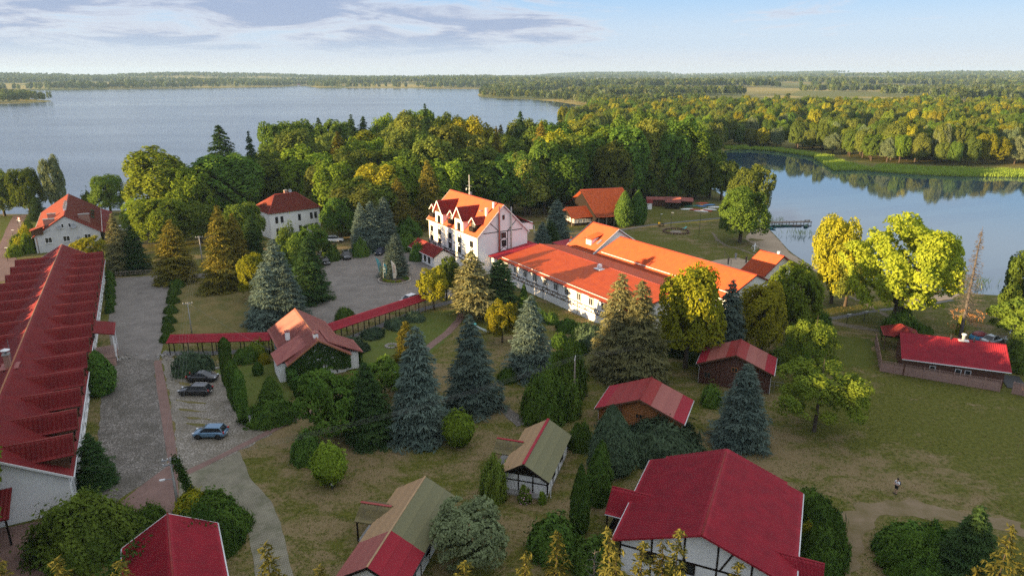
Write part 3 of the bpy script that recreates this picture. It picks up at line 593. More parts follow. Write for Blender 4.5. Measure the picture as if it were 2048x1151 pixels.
def crown_conifer(seed, h, rr, n, ln=0.34, wd=0.09, z0=0.06, power=0.85, droop=0.32, layers=26, dense=1.0, curve=0.0):
    """branch sprays of a spruce: drooping boughs in whorls"""
    rng = np.random.default_rng(seed); Cs, Ns, As, Sz = [], [], [], []
    per = []; 
    zs = np.linspace(z0, 0.985, layers); tot = 0
    for z in zs:
        L = rr * (1 - z) ** power + 0.05 * rr; nb = max(5, int(9 + 5 * (1 - z))); per.append((z, L, nb)); tot += L * L * 0.5 * nb / max(nb, 1) + L
    W = np.array([L * (0.55 + L / rr) for _, L, _ in per]); W /= W.sum()
    for (z, L, nb), w in zip(per, W):
        m = max(nb * 5, int(n * w)); k = rng.integers(0, nb, m); a0 = rng.uniform(0, 6.28)
        ja = rng.uniform(-.16, .16, nb); jl = rng.uniform(.55, 1.18, nb) * (0.86 + 0.30 * vnoise(np.arange(nb) * 6.0 / nb + a0 * .2, np.full(nb, z * 5.0), seed)); jz = rng.uniform(-.5, .5, nb) * h / layers
        a = a0 + k * 2 * math.pi / nb + ja[k]
        t = np.sqrt(rng.random(m)) ; l = L * jl[k] * t
        side = rng.normal(size=m) * (0.10 + 0.26 * np.sin(np.clip(t, 0, 1) * math.pi * .8)) * L * 0.75
        dirx, diry = np.cos(a), np.sin(a)
        zz = z * h + jz[k] - droop * l + 0.22 * droop * l * t + curve * l * t * t - np.abs(side) * 0.42 - rng.random(m) * 0.16 * (0.4 + L * .2)
        C = np.column_stack([dirx * l - diry * side, diry * l + dirx * side, zz])
        A = np.column_stack([dirx - diry * np.sign(side) * .7, diry + dirx * np.sign(side) * .7, np.full(m, -0.42)])
        Nn = np.column_stack([dirx * .35, diry * .35, np.full(m, 0.95)]) + 0.42 * rng.normal(size=(m, 3))
        Cs.append(C); As.append(A); Ns.append(Nn)
    C = np.vstack(Cs); A = np.vstack(As); Nn = np.vstack(Ns)
    up = np.array([[0, 0, h * (0.95 + 0.05 * k / 6)] for k in range(7)]); C = np.vstack([C, up]); A = np.vstack([A, np.tile([[0, 0, 1.]], (7, 1))]); Nn = np.vstack([Nn, rng.normal(size=(7, 3))])
    m = len(C); s = rng.uniform(.7, 1.35, m)
    return cards(C, Nn, ln * s, wd * s, rng, A)
def crown_column(seed, h, rr, n, ln=0.2, wd=0.07, tip=0.35, belly=0.0, lump=0.20):
    """dense clipped column or cone of upright sprays (thuja, juniper)"""
    rng = np.random.default_rng(seed); z = rng.random(n) ** 0.9; a = rng.uniform(0, 6.283, n)
    prof = np.minimum(1, ((1 - z) / tip) ** 0.62) * (0.86 + 0.14 * np.sin(z * 3.1)) * np.minimum(1, 0.72 + z * 2.4)
    lumpy = 1 + lump * 2 * (fbm(np.cos(a) * 2 + z * 5, np.sin(a) * 2 + z * h * .5, seed) - 0.5)
    rad = rr * prof * lumpy * (1 - 0.3 * rng.random(n) ** 2) * np.where(rng.random(n) < .07, rng.uniform(1.0, 1.22, n), 1)
    C = np.column_stack([np.cos(a) * rad, np.sin(a) * rad, z * h]); Nn = np.column_stack([np.cos(a), np.sin(a), np.full(n, .25)]) + 0.4 * rng.normal(size=(n, 3))
    A = np.column_stack([np.cos(a) * .25, np.sin(a) * .25, np.ones(n)])
    s = rng.uniform(.7, 1.4, n); return cards(C, Nn, ln * s, wd * s, rng, A)
def crown_mound(seed, rr, h, n, ln=0.16, wd=0.08, lump=0.36, spiky=0.0):
    """low shrub dome sitting on the ground"""
    rng = np.random.default_rng(seed); d = unit(rng.normal(size=(n, 3))); d[:, 2] = np.abs(d[:, 2])
    lumpy = 1 + lump * 2 * (fbm(d[:, 0] * 2.6 + 7, d[:, 1] * 2.6 + d[:, 2] * 2, seed, 3) - 0.5)
    lumpy = lumpy * (1 + 0.8 * lump * (fbm(d[:, 0] * 6.5 + 3, d[:, 1] * 6.5 + d[:, 2] * 5, seed + 5, 2) - 0.5))
    rad = lumpy * (1 - 0.3 * rng.random(n) ** 2) * np.where(rng.random(n) < .08, rng.uniform(1.0, 1.28, n), 1)
    C = d * rad[:, None] * np.array([rr, rr, h]); A = None
    Nn = d + np.array([0, 0, .3]) + 0.5 * rng.normal(size=(n, 3))
    if spiky: A = d * np.array([1, 1, .45]) + 0.3 * rng.normal(size=(n, 3))
    s = rng.uniform(.7, 1.4, n); return cards(C, Nn, ln * s, wd * s, rng, A)
def cm(V, mat, name='crown'): return mesh_np(name, V, quads(len(V) // 4), MATS[mat])
PROTO = {}
def proto(kind, seed_k=0):
    """(trunk mesh, crown mesh, height, radius) of one plant kind, built once"""
    key = (kind, seed_k)
    if key in PROTO: return PROTO[key]
    s = 100 + seed_k * 17 + sum(ord(c) for c in kind)
    if kind.startswith('young_'):
        mat = {'young_green': 'leaf_green', 'young_bright': 'leaf_bright', 'young_yellow': 'leaf_yellow', 'young_olive': 'leaf_olive', 'young_grey': 'leaf_grey'}[kind]
        p = (trunk_mesh(s, 5, .13, 2.0, 7, .2), cm(crown_broad(s, 2.5, .5, 6, 9500, .125, 24, .72, .36, lr0=.2, lr1=.34), mat), 6, 2.5); PROTO[key] = p; return p
    LEAF = {'broad_green': 'leaf_green', 'broad_bright': 'leaf_bright', 'broad_yellow': 'leaf_yellow', 'broad_olive': 'leaf_olive', 'broad_grey': 'leaf_grey'}
    if kind in LEAF:
        p = (trunk_mesh(s, 10, .32, 4.2), cm(crown_broad(s, 4.6, .7, 12, 16000, .205, 22, .66, .33), LEAF[kind]), 12, 4.6)
    elif kind.startswith('grove_'):
        mat = {'grove_green': 'leaf_green', 'grove_bright': 'leaf_bright', 'grove_yellow': 'leaf_yellow', 'grove_olive': 'leaf_olive'}[kind]
        p = (trunk_mesh(s, 20, .42, 5.0), cm(crown_broad(s, 5.8, 2.4, 24, 14000, .37, 26, .66, .31), mat), 24, 5.8)
    elif kind == 'oak':
        p = (trunk_mesh(s, 12, .75, 8.2, 12, .16), cm(crown_broad(s, 8.8, .8, 17, 24000, .26, 44, .78, .44, lr0=.18, lr1=.30), 'leaf_oak'), 17, 8.5)
    elif kind == 'feather':
        p = (trunk_mesh(s, 5, .16, 3.0, 7, .1), cm(crown_broad(s, 3.8, .5, 6.5, 9000, .17, 12, .68, .33), 'leaf_green'), 6.5, 3.8)
    elif kind == 'silver_willow':
        p = (trunk_mesh(s, 5, .2, 3.2, 8, .1), cm(crown_broad(s, 3.9, .5, 7.5, 12000, .16, 13, .66, .3), 'leaf_grey'), 7.5, 3.9)
    elif kind in ('blue_spruce', 'spruce', 'gold_spruce', 'pale_spruce'):
        mat = {'blue_spruce': 'needle_blue', 'spruce': 'needle_green', 'gold_spruce': 'needle_gold', 'pale_spruce': 'needle_pale'}[kind]
        p = (cone_trunk(s, 14, .26), cm(crown_conifer(s, 14, 4.0, 26000, .25, .075, power=(.60, .70, .64)[seed_k], droop=(.30 if kind != 'blue_spruce' else .20) + .05 * seed_k, layers=(26, 22, 30)[seed_k]), mat), 14, 3.6)
    elif kind == 'pine':
        p = (cone_trunk(s, 13, .28), cm(crown_conifer(s, 13, 3.6, 9000, .34, .13, z0=.16, power=.5, droop=-.05, layers=17), 'needle_pale' if seed_k else 'needle_green'), 13, 3.6)
    elif kind == 'larch':
        p = (cone_trunk(s, 11, .2), cm(crown_broad(s, 4.6, 1.0, 11, 13000, .15, 30, .80, .40, lr0=.16, lr1=.27), 'larch'), 11, 4.4)
    elif kind == 'front_spruce':
        p = (cone_trunk(s, 21, .3), cm(crown_conifer(s, 21, 3.3, 24000, .15, .042, z0=.05, power=(.85, .72, 1.0, .8)[seed_k], droop=(.02, -.10, .10, -.03)[seed_k], layers=(36, 27, 40, 31)[seed_k], curve=(.12, .06, .16, .2)[seed_k]), 'needle_tip'), 21, 3.4)
    elif kind == 'thuja':
        p = (stub(s, .12), cm(crown_column(s, 6, 1.0, 5200, .16, .055, .55), 'thuja', 'crown'), 6, 1.0)
    elif kind == 'thuja_clipped':
        p = (stub(s, .12), cm(crown_column(s, 6, .8, 5200, .12, .05, .12, lump=.06), 'thuja', 'crown'), 6, .8)
    elif kind == 'juniper_column':
        p = (stub(s, .14), cm(crown_column(s, 6, 2.0, 9000, .17, .06, .75, lump=.16), 'juniper', 'crown'), 6, 2.0)
    elif kind in ('shrub', 'bright_shrub', 'yellow_shrub', 'dark_shrub'):
        mat = {'shrub': 'leaf_green', 'bright_shrub': 'leaf_bright', 'yellow_shrub': 'leaf_yellow', 'dark_shrub': 'thuja'}[kind]
        p = (stub(s, .10), cm(crown_mound(s, 1.5, 1.9, 5200, .12, .065), mat, 'foliage'), 1.9, 1.5)
    elif kind == 'big_shrub':
        p = (stub(s, .14), cm(crown_mound(s, 4.2, 3.4, 13000, .17, .10, .42), 'leaf_green', 'foliage'), 3.4, 4.2)
    elif kind == 'ball_shrub':
        V = crown_mound(s, 1.5, 1.5, 4200, .15, .085, .10); V[:, 2] = V[:, 2]
        V2 = crown_mound(s + 1, 1.45, 1.2, 2200, .15, .085, .10); V2[:, 2] *= -1
        V = np.vstack([V, V2]); V[:, 2] += 1.35
        p = (stub(s, .10), cm(V, 'leaf_bright', 'foliage'), 2.85, 1.5)
    elif kind == 'juniper_spread':
        p = (stub(s, .10), cm(crown_mound(s, 2.4, 1.2, 4600, .24, .06, .30, 1), 'juniper', 'foliage'), 1.2, 2.4)
    elif kind == 'green_spread':
        p = (stub(s, .10), cm(crown_mound(s, 2.4, 1.2, 4600, .22, .06, .26, 1), 'thuja', 'foliage'), 1.2, 2.4)
    PROTO[key] = p; return p
def cone_trunk(seed, h, r0):
    mb = MB(); mb.tube([(0, 0, -.4), (0, 0, .2), (0, 0, h * .5), (0, 0, h * .97)], [r0 * 1.3, r0, r0 * .55, .02], 7)
    rnd = random.Random(seed)
    for k in range(26):
        z = h * (0.1 + .8 * k / 26); a = k * 2.4; l = 2.2 * (1 - z / h) + .2
        mb.tube([(0, 0, z), (math.cos(a) * l, math.sin(a) * l, z - .12 * l)], [r0 * .16 * (1.1 - z / h), .01], 4)
    return mb.mesh('trunk', MATS['bark'], True)
def stub(seed, r):
    mb = MB(); rnd = random.Random(seed)
    for k in range(5):
        a = k * 1.3; mb.tube([(0, 0, -.2), (math.cos(a) * .12, math.sin(a) * .12, .4), (math.cos(a) * .35, math.sin(a) * .35, 1.0)], [r, r * .7, r * .2], 5)
    return mb.mesh('stem', MATS['bark'], True)
NAME = {'young': ('broadleaf_tree', 'tree'), 'broad': ('broadleaf_tree', 'tree'), 'grove': ('broadleaf_tree', 'tree'), 'oak': ('oak_tree', 'tree'), 'feather': ('broadleaf_tree', 'tree'), 'silver': ('willow_tree', 'tree'),
        'blue': ('blue_spruce', 'spruce'), 'spruce': ('spruce_tree', 'spruce'), 'gold': ('spruce_tree', 'spruce'), 'pale': ('spruce_tree', 'spruce'), 'front': ('spruce_tree', 'spruce'), 'pine': ('pine_tree', 'pine'),
        'larch': ('larch_tree', 'larch'), 'thuja': ('thuja', 'thuja'), 'juniper': ('juniper', 'juniper'), 'shrub': ('shrub', 'shrub'), 'bright': ('shrub', 'shrub'), 'yellow': ('shrub', 'shrub'), 'dark': ('shrub', 'shrub'), 'ball': ('shrub', 'shrub'), 'big': ('shrub', 'shrub'), 'green': ('shrub', 'shrub')}
TREES = []
def plant_at(kind, x, y, h, r, label, group=None, k=0, lean=(0, 0), rz=None):
    if kind == 'shrub' and r > 2.3: kind = 'big_shrub'
    if kind.startswith('broad_') and h < 9.5: kind = kind.replace('broad_', 'young_')
    tm, cmh, ph, prr = proto(kind, k); nm, cat = NAME[kind.split('_')[0]]
    o = empty(nm, (x, y, gz(x, y)), random.uniform(0, 6.28) if rz is None else rz, label, cat, group)
    if lean != (0, 0): o.rotation_euler = (lean[0], lean[1], 0)
    jr = random.uniform(.93, 1.07); o.scale = (r / prr * jr, r / prr / jr, h / ph)
    if lean == (0, 0): o.rotation_euler = (random.gauss(0, .018), random.gauss(0, .018), o.rotation_euler[2])
    small = nm in ('shrub', 'thuja', 'juniper')
    link('stem' if small else 'trunk', tm, o); link('foliage' if nm == 'shrub' else 'crown', cmh, o)
    TREES.append((x, y, r)); return o
def plant(kind, px, py, top, hw, label, group=None, k=0, **kw):
    """plant whose foot is at photograph pixel (px, py), whose tip reaches row top and which is hw pixels to each side"""
    p = at(px, py); h = max(0.4, top_height(p.y, top)); r = hw / px_per_m(p.x, p.y, h * .5) * (1.04 if 'spruce' in kind or kind == 'pine' else 1.0)
    return plant_at(kind, p.x, p.y, h, r, label, group, k, **kw)

# ------------------------------------------------------------------ single trees and shrubs of the grounds
def grounds_planting():
    P = plant
    # lakeside, far left
    P('broad_olive', 10, 432, 338, 32, 'thin dark willow at the lake edge with several stems', k=1)
    P('broad_green', 62, 432, 330, 34, 'loose rounded willow on the lakeside lawn')
    P('broad_grey', 118, 430, 305, 24, 'tall slender silver willow at the lake edge')
    P('spruce', 78, 440, 392, 18, 'small dark spruce beside the lakeside house roof')
    P('broad_green', 222, 428, 342, 34, 'solitary dark tree with a bare trunk on the lake edge', k=1)
    P('shrub', 180, 425, 385, 14, 'small round green tree behind the lakeside house')
    # large trees left of the car park
    P('grove_bright', 330, 450, 292, 72, 'broad bright green maple nearest the lakeside lawn')
    P('grove_green', 460, 440, 298, 82, 'massive dense green maple beside the hip-roofed house', k=1)
    P('grove_bright', 392, 455, 322, 52, 'green maple squeezed between the two massive maples', k=1)
    P('broad_bright', 335, 492, 385, 62, 'low bright green tree in front of the big maples')
    P('grove_green', 560, 416, 302, 56, 'dense green maple rising behind the hip-roofed house')
    P('broad_green', 402, 486, 402, 52, 'dark green tree in front of the squeezed maple', k=1)
    P('broad_bright', 292, 474, 396, 42, 'bright green tree at the edge of the lakeside lawn', k=1)
    P('spruce', 458, 425, 250, 44, 'tall dark spruce rising behind the maples')
    P('spruce', 517, 420, 262, 22, 'narrow dark spruce tip beside the tall one', k=1)
    P('pale_spruce', 243, 545, 427, 24, 'slim pale spruce by the wooden fence')
    P('spruce', 272, 543, 452, 28, 'slim dark spruce next to the pale one')
    P('gold_spruce', 355, 562, 440, 40, 'golden-lit spruce standing by the lane bend')
    P('gold_spruce', 452, 578, 412, 42, 'largest golden-lit spruce with twin spires', k=1)
    P('gold_spruce', 478, 572, 428, 34, 'golden-lit spruce forming the second spire')
    P('spruce', 510, 560, 432, 34, 'dark spruce behind the golden spires')
    P('broad_green', 490, 505, 400, 48, 'green tree between the spruces and the hip-roofed house')
    P('broad_yellow', 512, 600, 500, 32, 'yellow-green birch tucked between the spruces')
    P('broad_yellow', 185, 520, 470, 40, 'yellow-green tree behind the end of the long red roof')
    P('blue_spruce', 538, 650, 525, 42, 'pale blue spruce at the corner of the dry lawn')
    P('blue_spruce', 578, 650, 528, 42, 'broad blue spruce leaning over the hut roof', k=1)
    P('blue_spruce', 560, 630, 478, 46, 'tall blue spruce crowning the clump by the parking', k=2)
    P('spruce', 622, 600, 470, 40, 'dark green spruce at the edge of the hotel parking', k=1)
    for x, y, t, w in ((724, 503, 405, 21), (748, 500, 402, 27), (771, 497, 394, 28)):
        P('blue_spruce', x, y, t, w, 'blue spruce in the tight trio behind the parking', 'trio of blue spruces behind the parking')
    P('broad_green', 682, 478, 388, 42, 'round green tree beside the white hip-roofed house')
    P('broad_green', 620, 522, 446, 44, 'low green tree in front of the hip-roofed house', k=1)
    P('shrub', 575, 520, 462, 26, 'green bush under the wall of the hip-roofed house')
    P('shrub', 600, 540, 490, 34, 'dark green bush hiding the parked cars')
    P('blue_spruce', 790, 552, 466, 27, 'spruce standing in the round flower island')
    for x, y, w in ((662, 520, 18), (720, 512, 16), (835, 520, 14), (815, 500, 22), (820, 470, 26)):
        P('dark_shrub', x, y, y - 34, w, 'dark green shrub along the back of the parking', 'shrubs along the back of the parking')
    # between the parking and the wing
    P('broad_yellow', 868, 618, 528, 38, 'light yellow-green tree at the end of the covered way')
    P('broad_green', 893, 600, 508, 30, 'dark leafy tree in front of the hotel porch', k=1)
    P('pine', 948, 634, 503, 48, 'pine with golden needles in front of the white wing', k=1)
    P('pine', 1000, 622, 520, 42, 'darker pine leaning towards the white wing')
    P('thuja', 1046, 630, 568, 10, 'narrow dark thuja against the white wing wall')
    P('broad_yellow', 1005, 684, 594, 38, 'small golden tree in the garden lawn')
    P('blue_spruce', 1058, 748, 590, 44, 'pale-tipped blue spruce below the white wing')
    P('blue_spruce', 948, 812, 628, 54, 'large blue spruce in the middle of the garden', k=1)
    P('blue_spruce', 838, 872, 654, 57, 'largest blue spruce with silvery boughs to the ground')
    P('gold_spruce', 818, 770, 640, 36, 'slender golden spruce tip behind the largest blue spruce')
    P('spruce', 742, 878, 722, 50, 'green spruce beside the feathery tree', k=1)
    P('feather', 672, 872, 738, 78, 'feathery green tree spilling over the lawn edge')
    P('feather', 765, 800, 712, 46, 'feathery bush behind the green spruce', k=1)
    P('shrub', 1088, 838, 752, 46, 'large dark bush beside the bare wooden pole')
    P('shrub', 1132, 792, 700, 40, 'green bush behind the bare wooden pole')
    P('shrub', 1130, 830, 760, 30, 'lower green bush at the foot of the bare wooden pole')
    P('ball_shrub', 918, 893, 826, 30, 'bright green ball bush beside the largest blue spruce')
    P('ball_shrub', 661, 968, 892, 33, 'bright leafy ball bush alone in the dry lawn')
    P('dark_shrub', 612, 920, 862, 30, 'dry brown-green bush behind the ball bush')
    P('blue_spruce', 1158, 752, 712, 14, 'tiny blue spruce by the bare wooden pole')
    P('juniper_spread', 1180, 690, 655, 40, 'low juniper bed below the sunlit wing wall')
    # sunlit trees right of the wing
    P('pale_spruce', 1236, 746, 546, 52, 'tall sunlit spruce in front of the wing end')
    P('pale_spruce', 1274, 762, 560, 64, 'broad sunlit spruce with a bare grey trunk', k=1)
    P('broad_yellow', 1370, 735, 512, 66, 'golden linden glowing against the orange roof')
    P('blue_spruce', 1450, 712, 558, 42, 'dark blue spruce between the golden trees', k=1)
    P('broad_yellow', 1520, 705, 562, 56, 'golden weeping tree above the red-roofed cabin', k=1)
    P('broad_bright', 1577, 680, 514, 54, 'round bright green tree behind the wooden pole')
    P('spruce', 1360, 700, 610, 40, 'shaded spruce beneath the golden linden')
    P('broad_green', 1479, 484, 368, 52, 'dense green lime tree by the beach')
    P('broad_olive', 1497, 448, 322, 44, 'taller olive tree behind the beach lime')
    P('broad_yellow', 1662, 606, 416, 50, 'golden tree at the end of the beach')
    P('broad_olive', 1690, 612, 482, 44, 'brownish tree leaning between the golden tree and the oak')
    P('oak', 1790, 650, 415, 112, 'great spreading oak with sunlit crown by the bay')
    P('shrub', 1798, 668, 628, 34, 'dark bush at the foot of the great oak')
    P('broad_green', 2035, 660, 486, 50, 'dark green tree on the bay shore', k=1)
    P('broad_green', 2030, 690, 590, 60, 'low leafy tree over the campers', k=0)
    P('thuja', 1246, 452, 383, 20, 'green conical thuja at the corner of the thatched-looking hall')
    P('thuja', 1275, 448, 381, 18, 'second conical thuja beside the hall corner')
    P('blue_spruce', 1113, 478, 398, 27, 'blue spruce between the hotel and the hall')
    P('blue_spruce', 1085, 492, 443, 20, 'small blue spruce beside the hotel gable', k=1)
    P('spruce', 1103, 490, 440, 18, 'dark little spruce by the hotel gable')
    # cabins and cottages
    P('larch', 1618, 770, 625, 56, 'soft green larch behind the golden-topped larch')
    P('larch', 1628, 862, 712, 92, 'wide larch with a golden sunlit top', k=1)
    P('blue_spruce', 1478, 886, 726, 52, 'bluish spruce standing free on the cabin lawn', k=2)
    P('shrub', 1420, 808, 772, 20, 'small bush beside the free-standing spruce')
    P('thuja', 1266, 855, 788, 13, 'narrow thuja against the amber cabin wall')
    P('juniper_column', 1224, 940, 812, 52, 'bulky juniper column in front of the amber cabin')
    P('thuja', 1195, 1006, 880, 25, 'pointed thuja, the taller of the pair by the crimson cottage')
    P('thuja', 1158, 1062, 925, 21, 'pointed thuja, the slimmer of the pair by the crimson cottage', k=1)
    P('juniper_spread', 1318, 900, 850, 78, 'wide blue-green juniper before the amber cabin')
    P('green_spread', 1160, 895, 850, 24, 'dark hedge clump behind the green-roofed cottage')
    P('shrub', 986, 996, 918, 26, 'upright green shrub at the cottage corner')
    P('silver_willow', 940, 1130, 1002, 88, 'pale green willow bush beside the two-coloured roof')
    P('dark_shrub', 1100, 1105, 1035, 50, 'clipped round hedge bush in front of the thuja pair')
    P('dark_shrub', 1180, 1135, 1080, 46, 'dark hedge bush under the crimson porch')
    P('dark_shrub', 1352, 1150, 1085, 40, 'dark bush against the crimson cottage wall')
    for x, y, w, t in ((1618, 1020, 34, 985), (1640, 1060, 42, 1010), (1648, 1110, 44, 1060), (1640, 1150, 40, 1105)):
        P('green_spread', x, y, t, w, 'dark green spreading shrub behind the crimson cottage', 'spreading shrubs behind the crimson cottage')
    P('yellow_shrub', 1612, 1075, 1048, 18, 'yellow-green clump beside the crimson porch')
    for x, y, w, t, k in ((1780, 1105, 36, 1060, 'dark_shrub'), (1812, 1090, 48, 1050, 'dark_shrub'), (1815, 1140, 55, 1075, 'shrub'), (1865, 1095, 30, 1050, 'dark_shrub'), (1850, 1160, 50, 1115, 'dark_shrub')):
        P(k, x, y, t, w, 'rounded green shrub in the bed by the trodden lawn', 'rounded shrubs in the bed by the trodden lawn')
    P('spruce', 1925, 1165, 1010, 60, 'bright young spruce behind the rounded shrubs', k=1)
    # hut garden and car park hedges
    for x, y, t in ((457, 770, 675), (468, 800, 720), (476, 818, 735), (488, 842, 738)):
        P('thuja_clipped', x, y, t, 13, 'tall clipped thuja in the row by the gravel parking', 'clipped thuja row by the gravel parking')
    P('thuja', 547, 815, 752, 22, 'fat conical thuja beside the hut')
    P('thuja', 517, 748, 722, 11, 'small conical thuja in the clipped lawn')
    P('bright_shrub', 515, 710, 682, 17, 'bright lime bush under the covered way')
    P('yellow_shrub', 528, 726, 710, 11, 'small golden bush near the hut wall')
    P('green_spread', 492, 722, 698, 22, 'dark green mound behind the thuja row')
    P('green_spread', 540, 838, 805, 48, 'low dark hedge in front of the fat thuja')
    P('juniper_spread', 388, 742, 705, 36, 'blue-green juniper behind the black cars')
    P('green_spread', 690, 640, 618, 20, 'low shrub at the parking edge')
    for x, y, w in ((700, 690, 26), (745, 672, 24), (795, 652, 26), (830, 640, 20), (720, 700, 20)):
        P('juniper_spread', x, y, y - 16, w, 'low grey-green juniper under the sloping covered way', 'junipers under the sloping covered way')
    P('thuja', 203, 785, 702, 30, 'fat green thuja against the long white wall')
    P('spruce', 196, 965, 866, 36, 'dark stubby spruce against the long white wall')
    P('shrub', 175, 1090, 1015, 98, 'sprawling leafy shrub in front of the brick-lane hut')
    P('shrub', 235, 1075, 1030, 60, 'leafy bush behind the sprawling shrub')
    P('shrub', 170, 1010, 985, 30, 'small bush at the corner of the long white wall')
    P('shrub', 305, 1045, 1012, 30, 'broad-leaved bush by the rose brick lane')
    for x, y, w, t, kd in ((385, 1020, 30, 985, 'yellow_shrub'), (425, 1020, 38, 985, 'shrub'), (455, 1060, 46, 1020, 'green_spread'), (440, 1095, 44, 1050, 'green_spread')):
        P(kd, x, y, t, w, 'dense shrub in the island inside the curving drive', 'shrubs in the island inside the curving drive')
    for k, (x, y) in enumerate(((346, 605), (342, 625), (339, 645), (336, 662), (333, 682), (350, 588), (354, 574))):
        P('green_spread', x, y, y - 14, 12, 'low hedge plant along the paved lane', 'low hedge along the paved lane')
    for k in range(9):
        P('dark_shrub', 222 - k * .3 + random.uniform(-2, 2), 520 + k * 13, 502 + k * 13, 9, 'clipped hedge plant along the wall of the long building', 'hedge along the wall of the long building')
    for x, y, t, w, kd in ((60, 505, 470, 15, 'bright_shrub'), (44, 500, 478, 14, 'yellow_shrub'), (36, 495, 470, 12, 'bright_shrub'), (52, 488, 455, 12, 'yellow_shrub'), (30, 512, 492, 14, 'bright_shrub'), (58, 470, 440, 10, 'dark_shrub')):
        P(kd, x, y, t, w, 'sunlit shrub beside the gable of the lakeside house', 'sunlit shrubs by the lakeside house')
    for x, y, w in ((1080, 638, 18), (1105, 645, 14), (1135, 660, 22), (1165, 668, 20), (1060, 620, 14), (1120, 690, 20), (1150, 705, 22), (1115, 725, 24), (1015, 760, 20)):
        P('green_spread' if w > 18 else 'dark_shrub', x, y, y - 20, w, 'low green shrub in the bed below the white wing', 'shrubs in the bed below the white wing')
    for x, y, w in ((1310, 735, 22), (1400, 722, 30), (1560, 735, 26), (1590, 720, 30), (1640, 660, 20)):
        P('shrub', x, y, y - 36, w, 'shaded bush along the back of the cabins', 'shaded bushes along the back of the cabins')
    for x, y, w in ((1050, 995, 12), (1085, 1005, 8)):
        P('bright_shrub', x, y, y - 22, w, 'small flowering bush at the cottage front', 'small bushes at the cottage front')
    P('green_spread', 1840, 668, 650, 20, 'hedge at the end of the low red-roofed house')
    P('shrub', 1818, 700, 672, 16, 'bush in the fenced yard')
    P('shrub', 2035, 735, 690, 40, 'dark bush at the end of the low red-roofed house')
    P('yellow_shrub', 1920, 668, 632, 8, 'stump of green at the foot of the dead spruce')
grounds_planting()
# spruces in front of the camera: only their tips reach into the picture
def front_spruces():
    tips = [(34, 1062, 0), (-40, 1040, 1), (124, 1100, 1), (206, 1098, 0), (508, 1104, 1), (560, 1072, 0), (590, 1112, 1), (900, 1128, 1), (1000, 1120, 0), (1043, 1090, 0), (1112, 1094, 1), (1240, 1074, 0), (1262, 1100, 1), (1290, 1092, 1), (1336, 1070, 0),
            (1362, 1104, 1), (1478, 1116, 1), (1992, 1072, 0), (2040, 1060, 1), (1945, 1120, 0)]
    rnd = random.Random(5)
    for i, (px, py, k) in enumerate(tips):
        y = 27.5 + rnd.uniform(-2.5, 3.5); z = top_height(y, py); x = (px - 1024) / FPX * (y * _c + (CAM_H - z) * _s)
        plant_at('front_spruce', x, y, z, 3.0 + rnd.uniform(-.3, .4), 'tall spruce whose golden sunlit tip rises at the edge of the grounds', 'spruces with golden tips at the edge of the grounds', rnd.randrange(4), lean=(rnd.gauss(0, .035), rnd.gauss(0, .035)))
front_spruces()

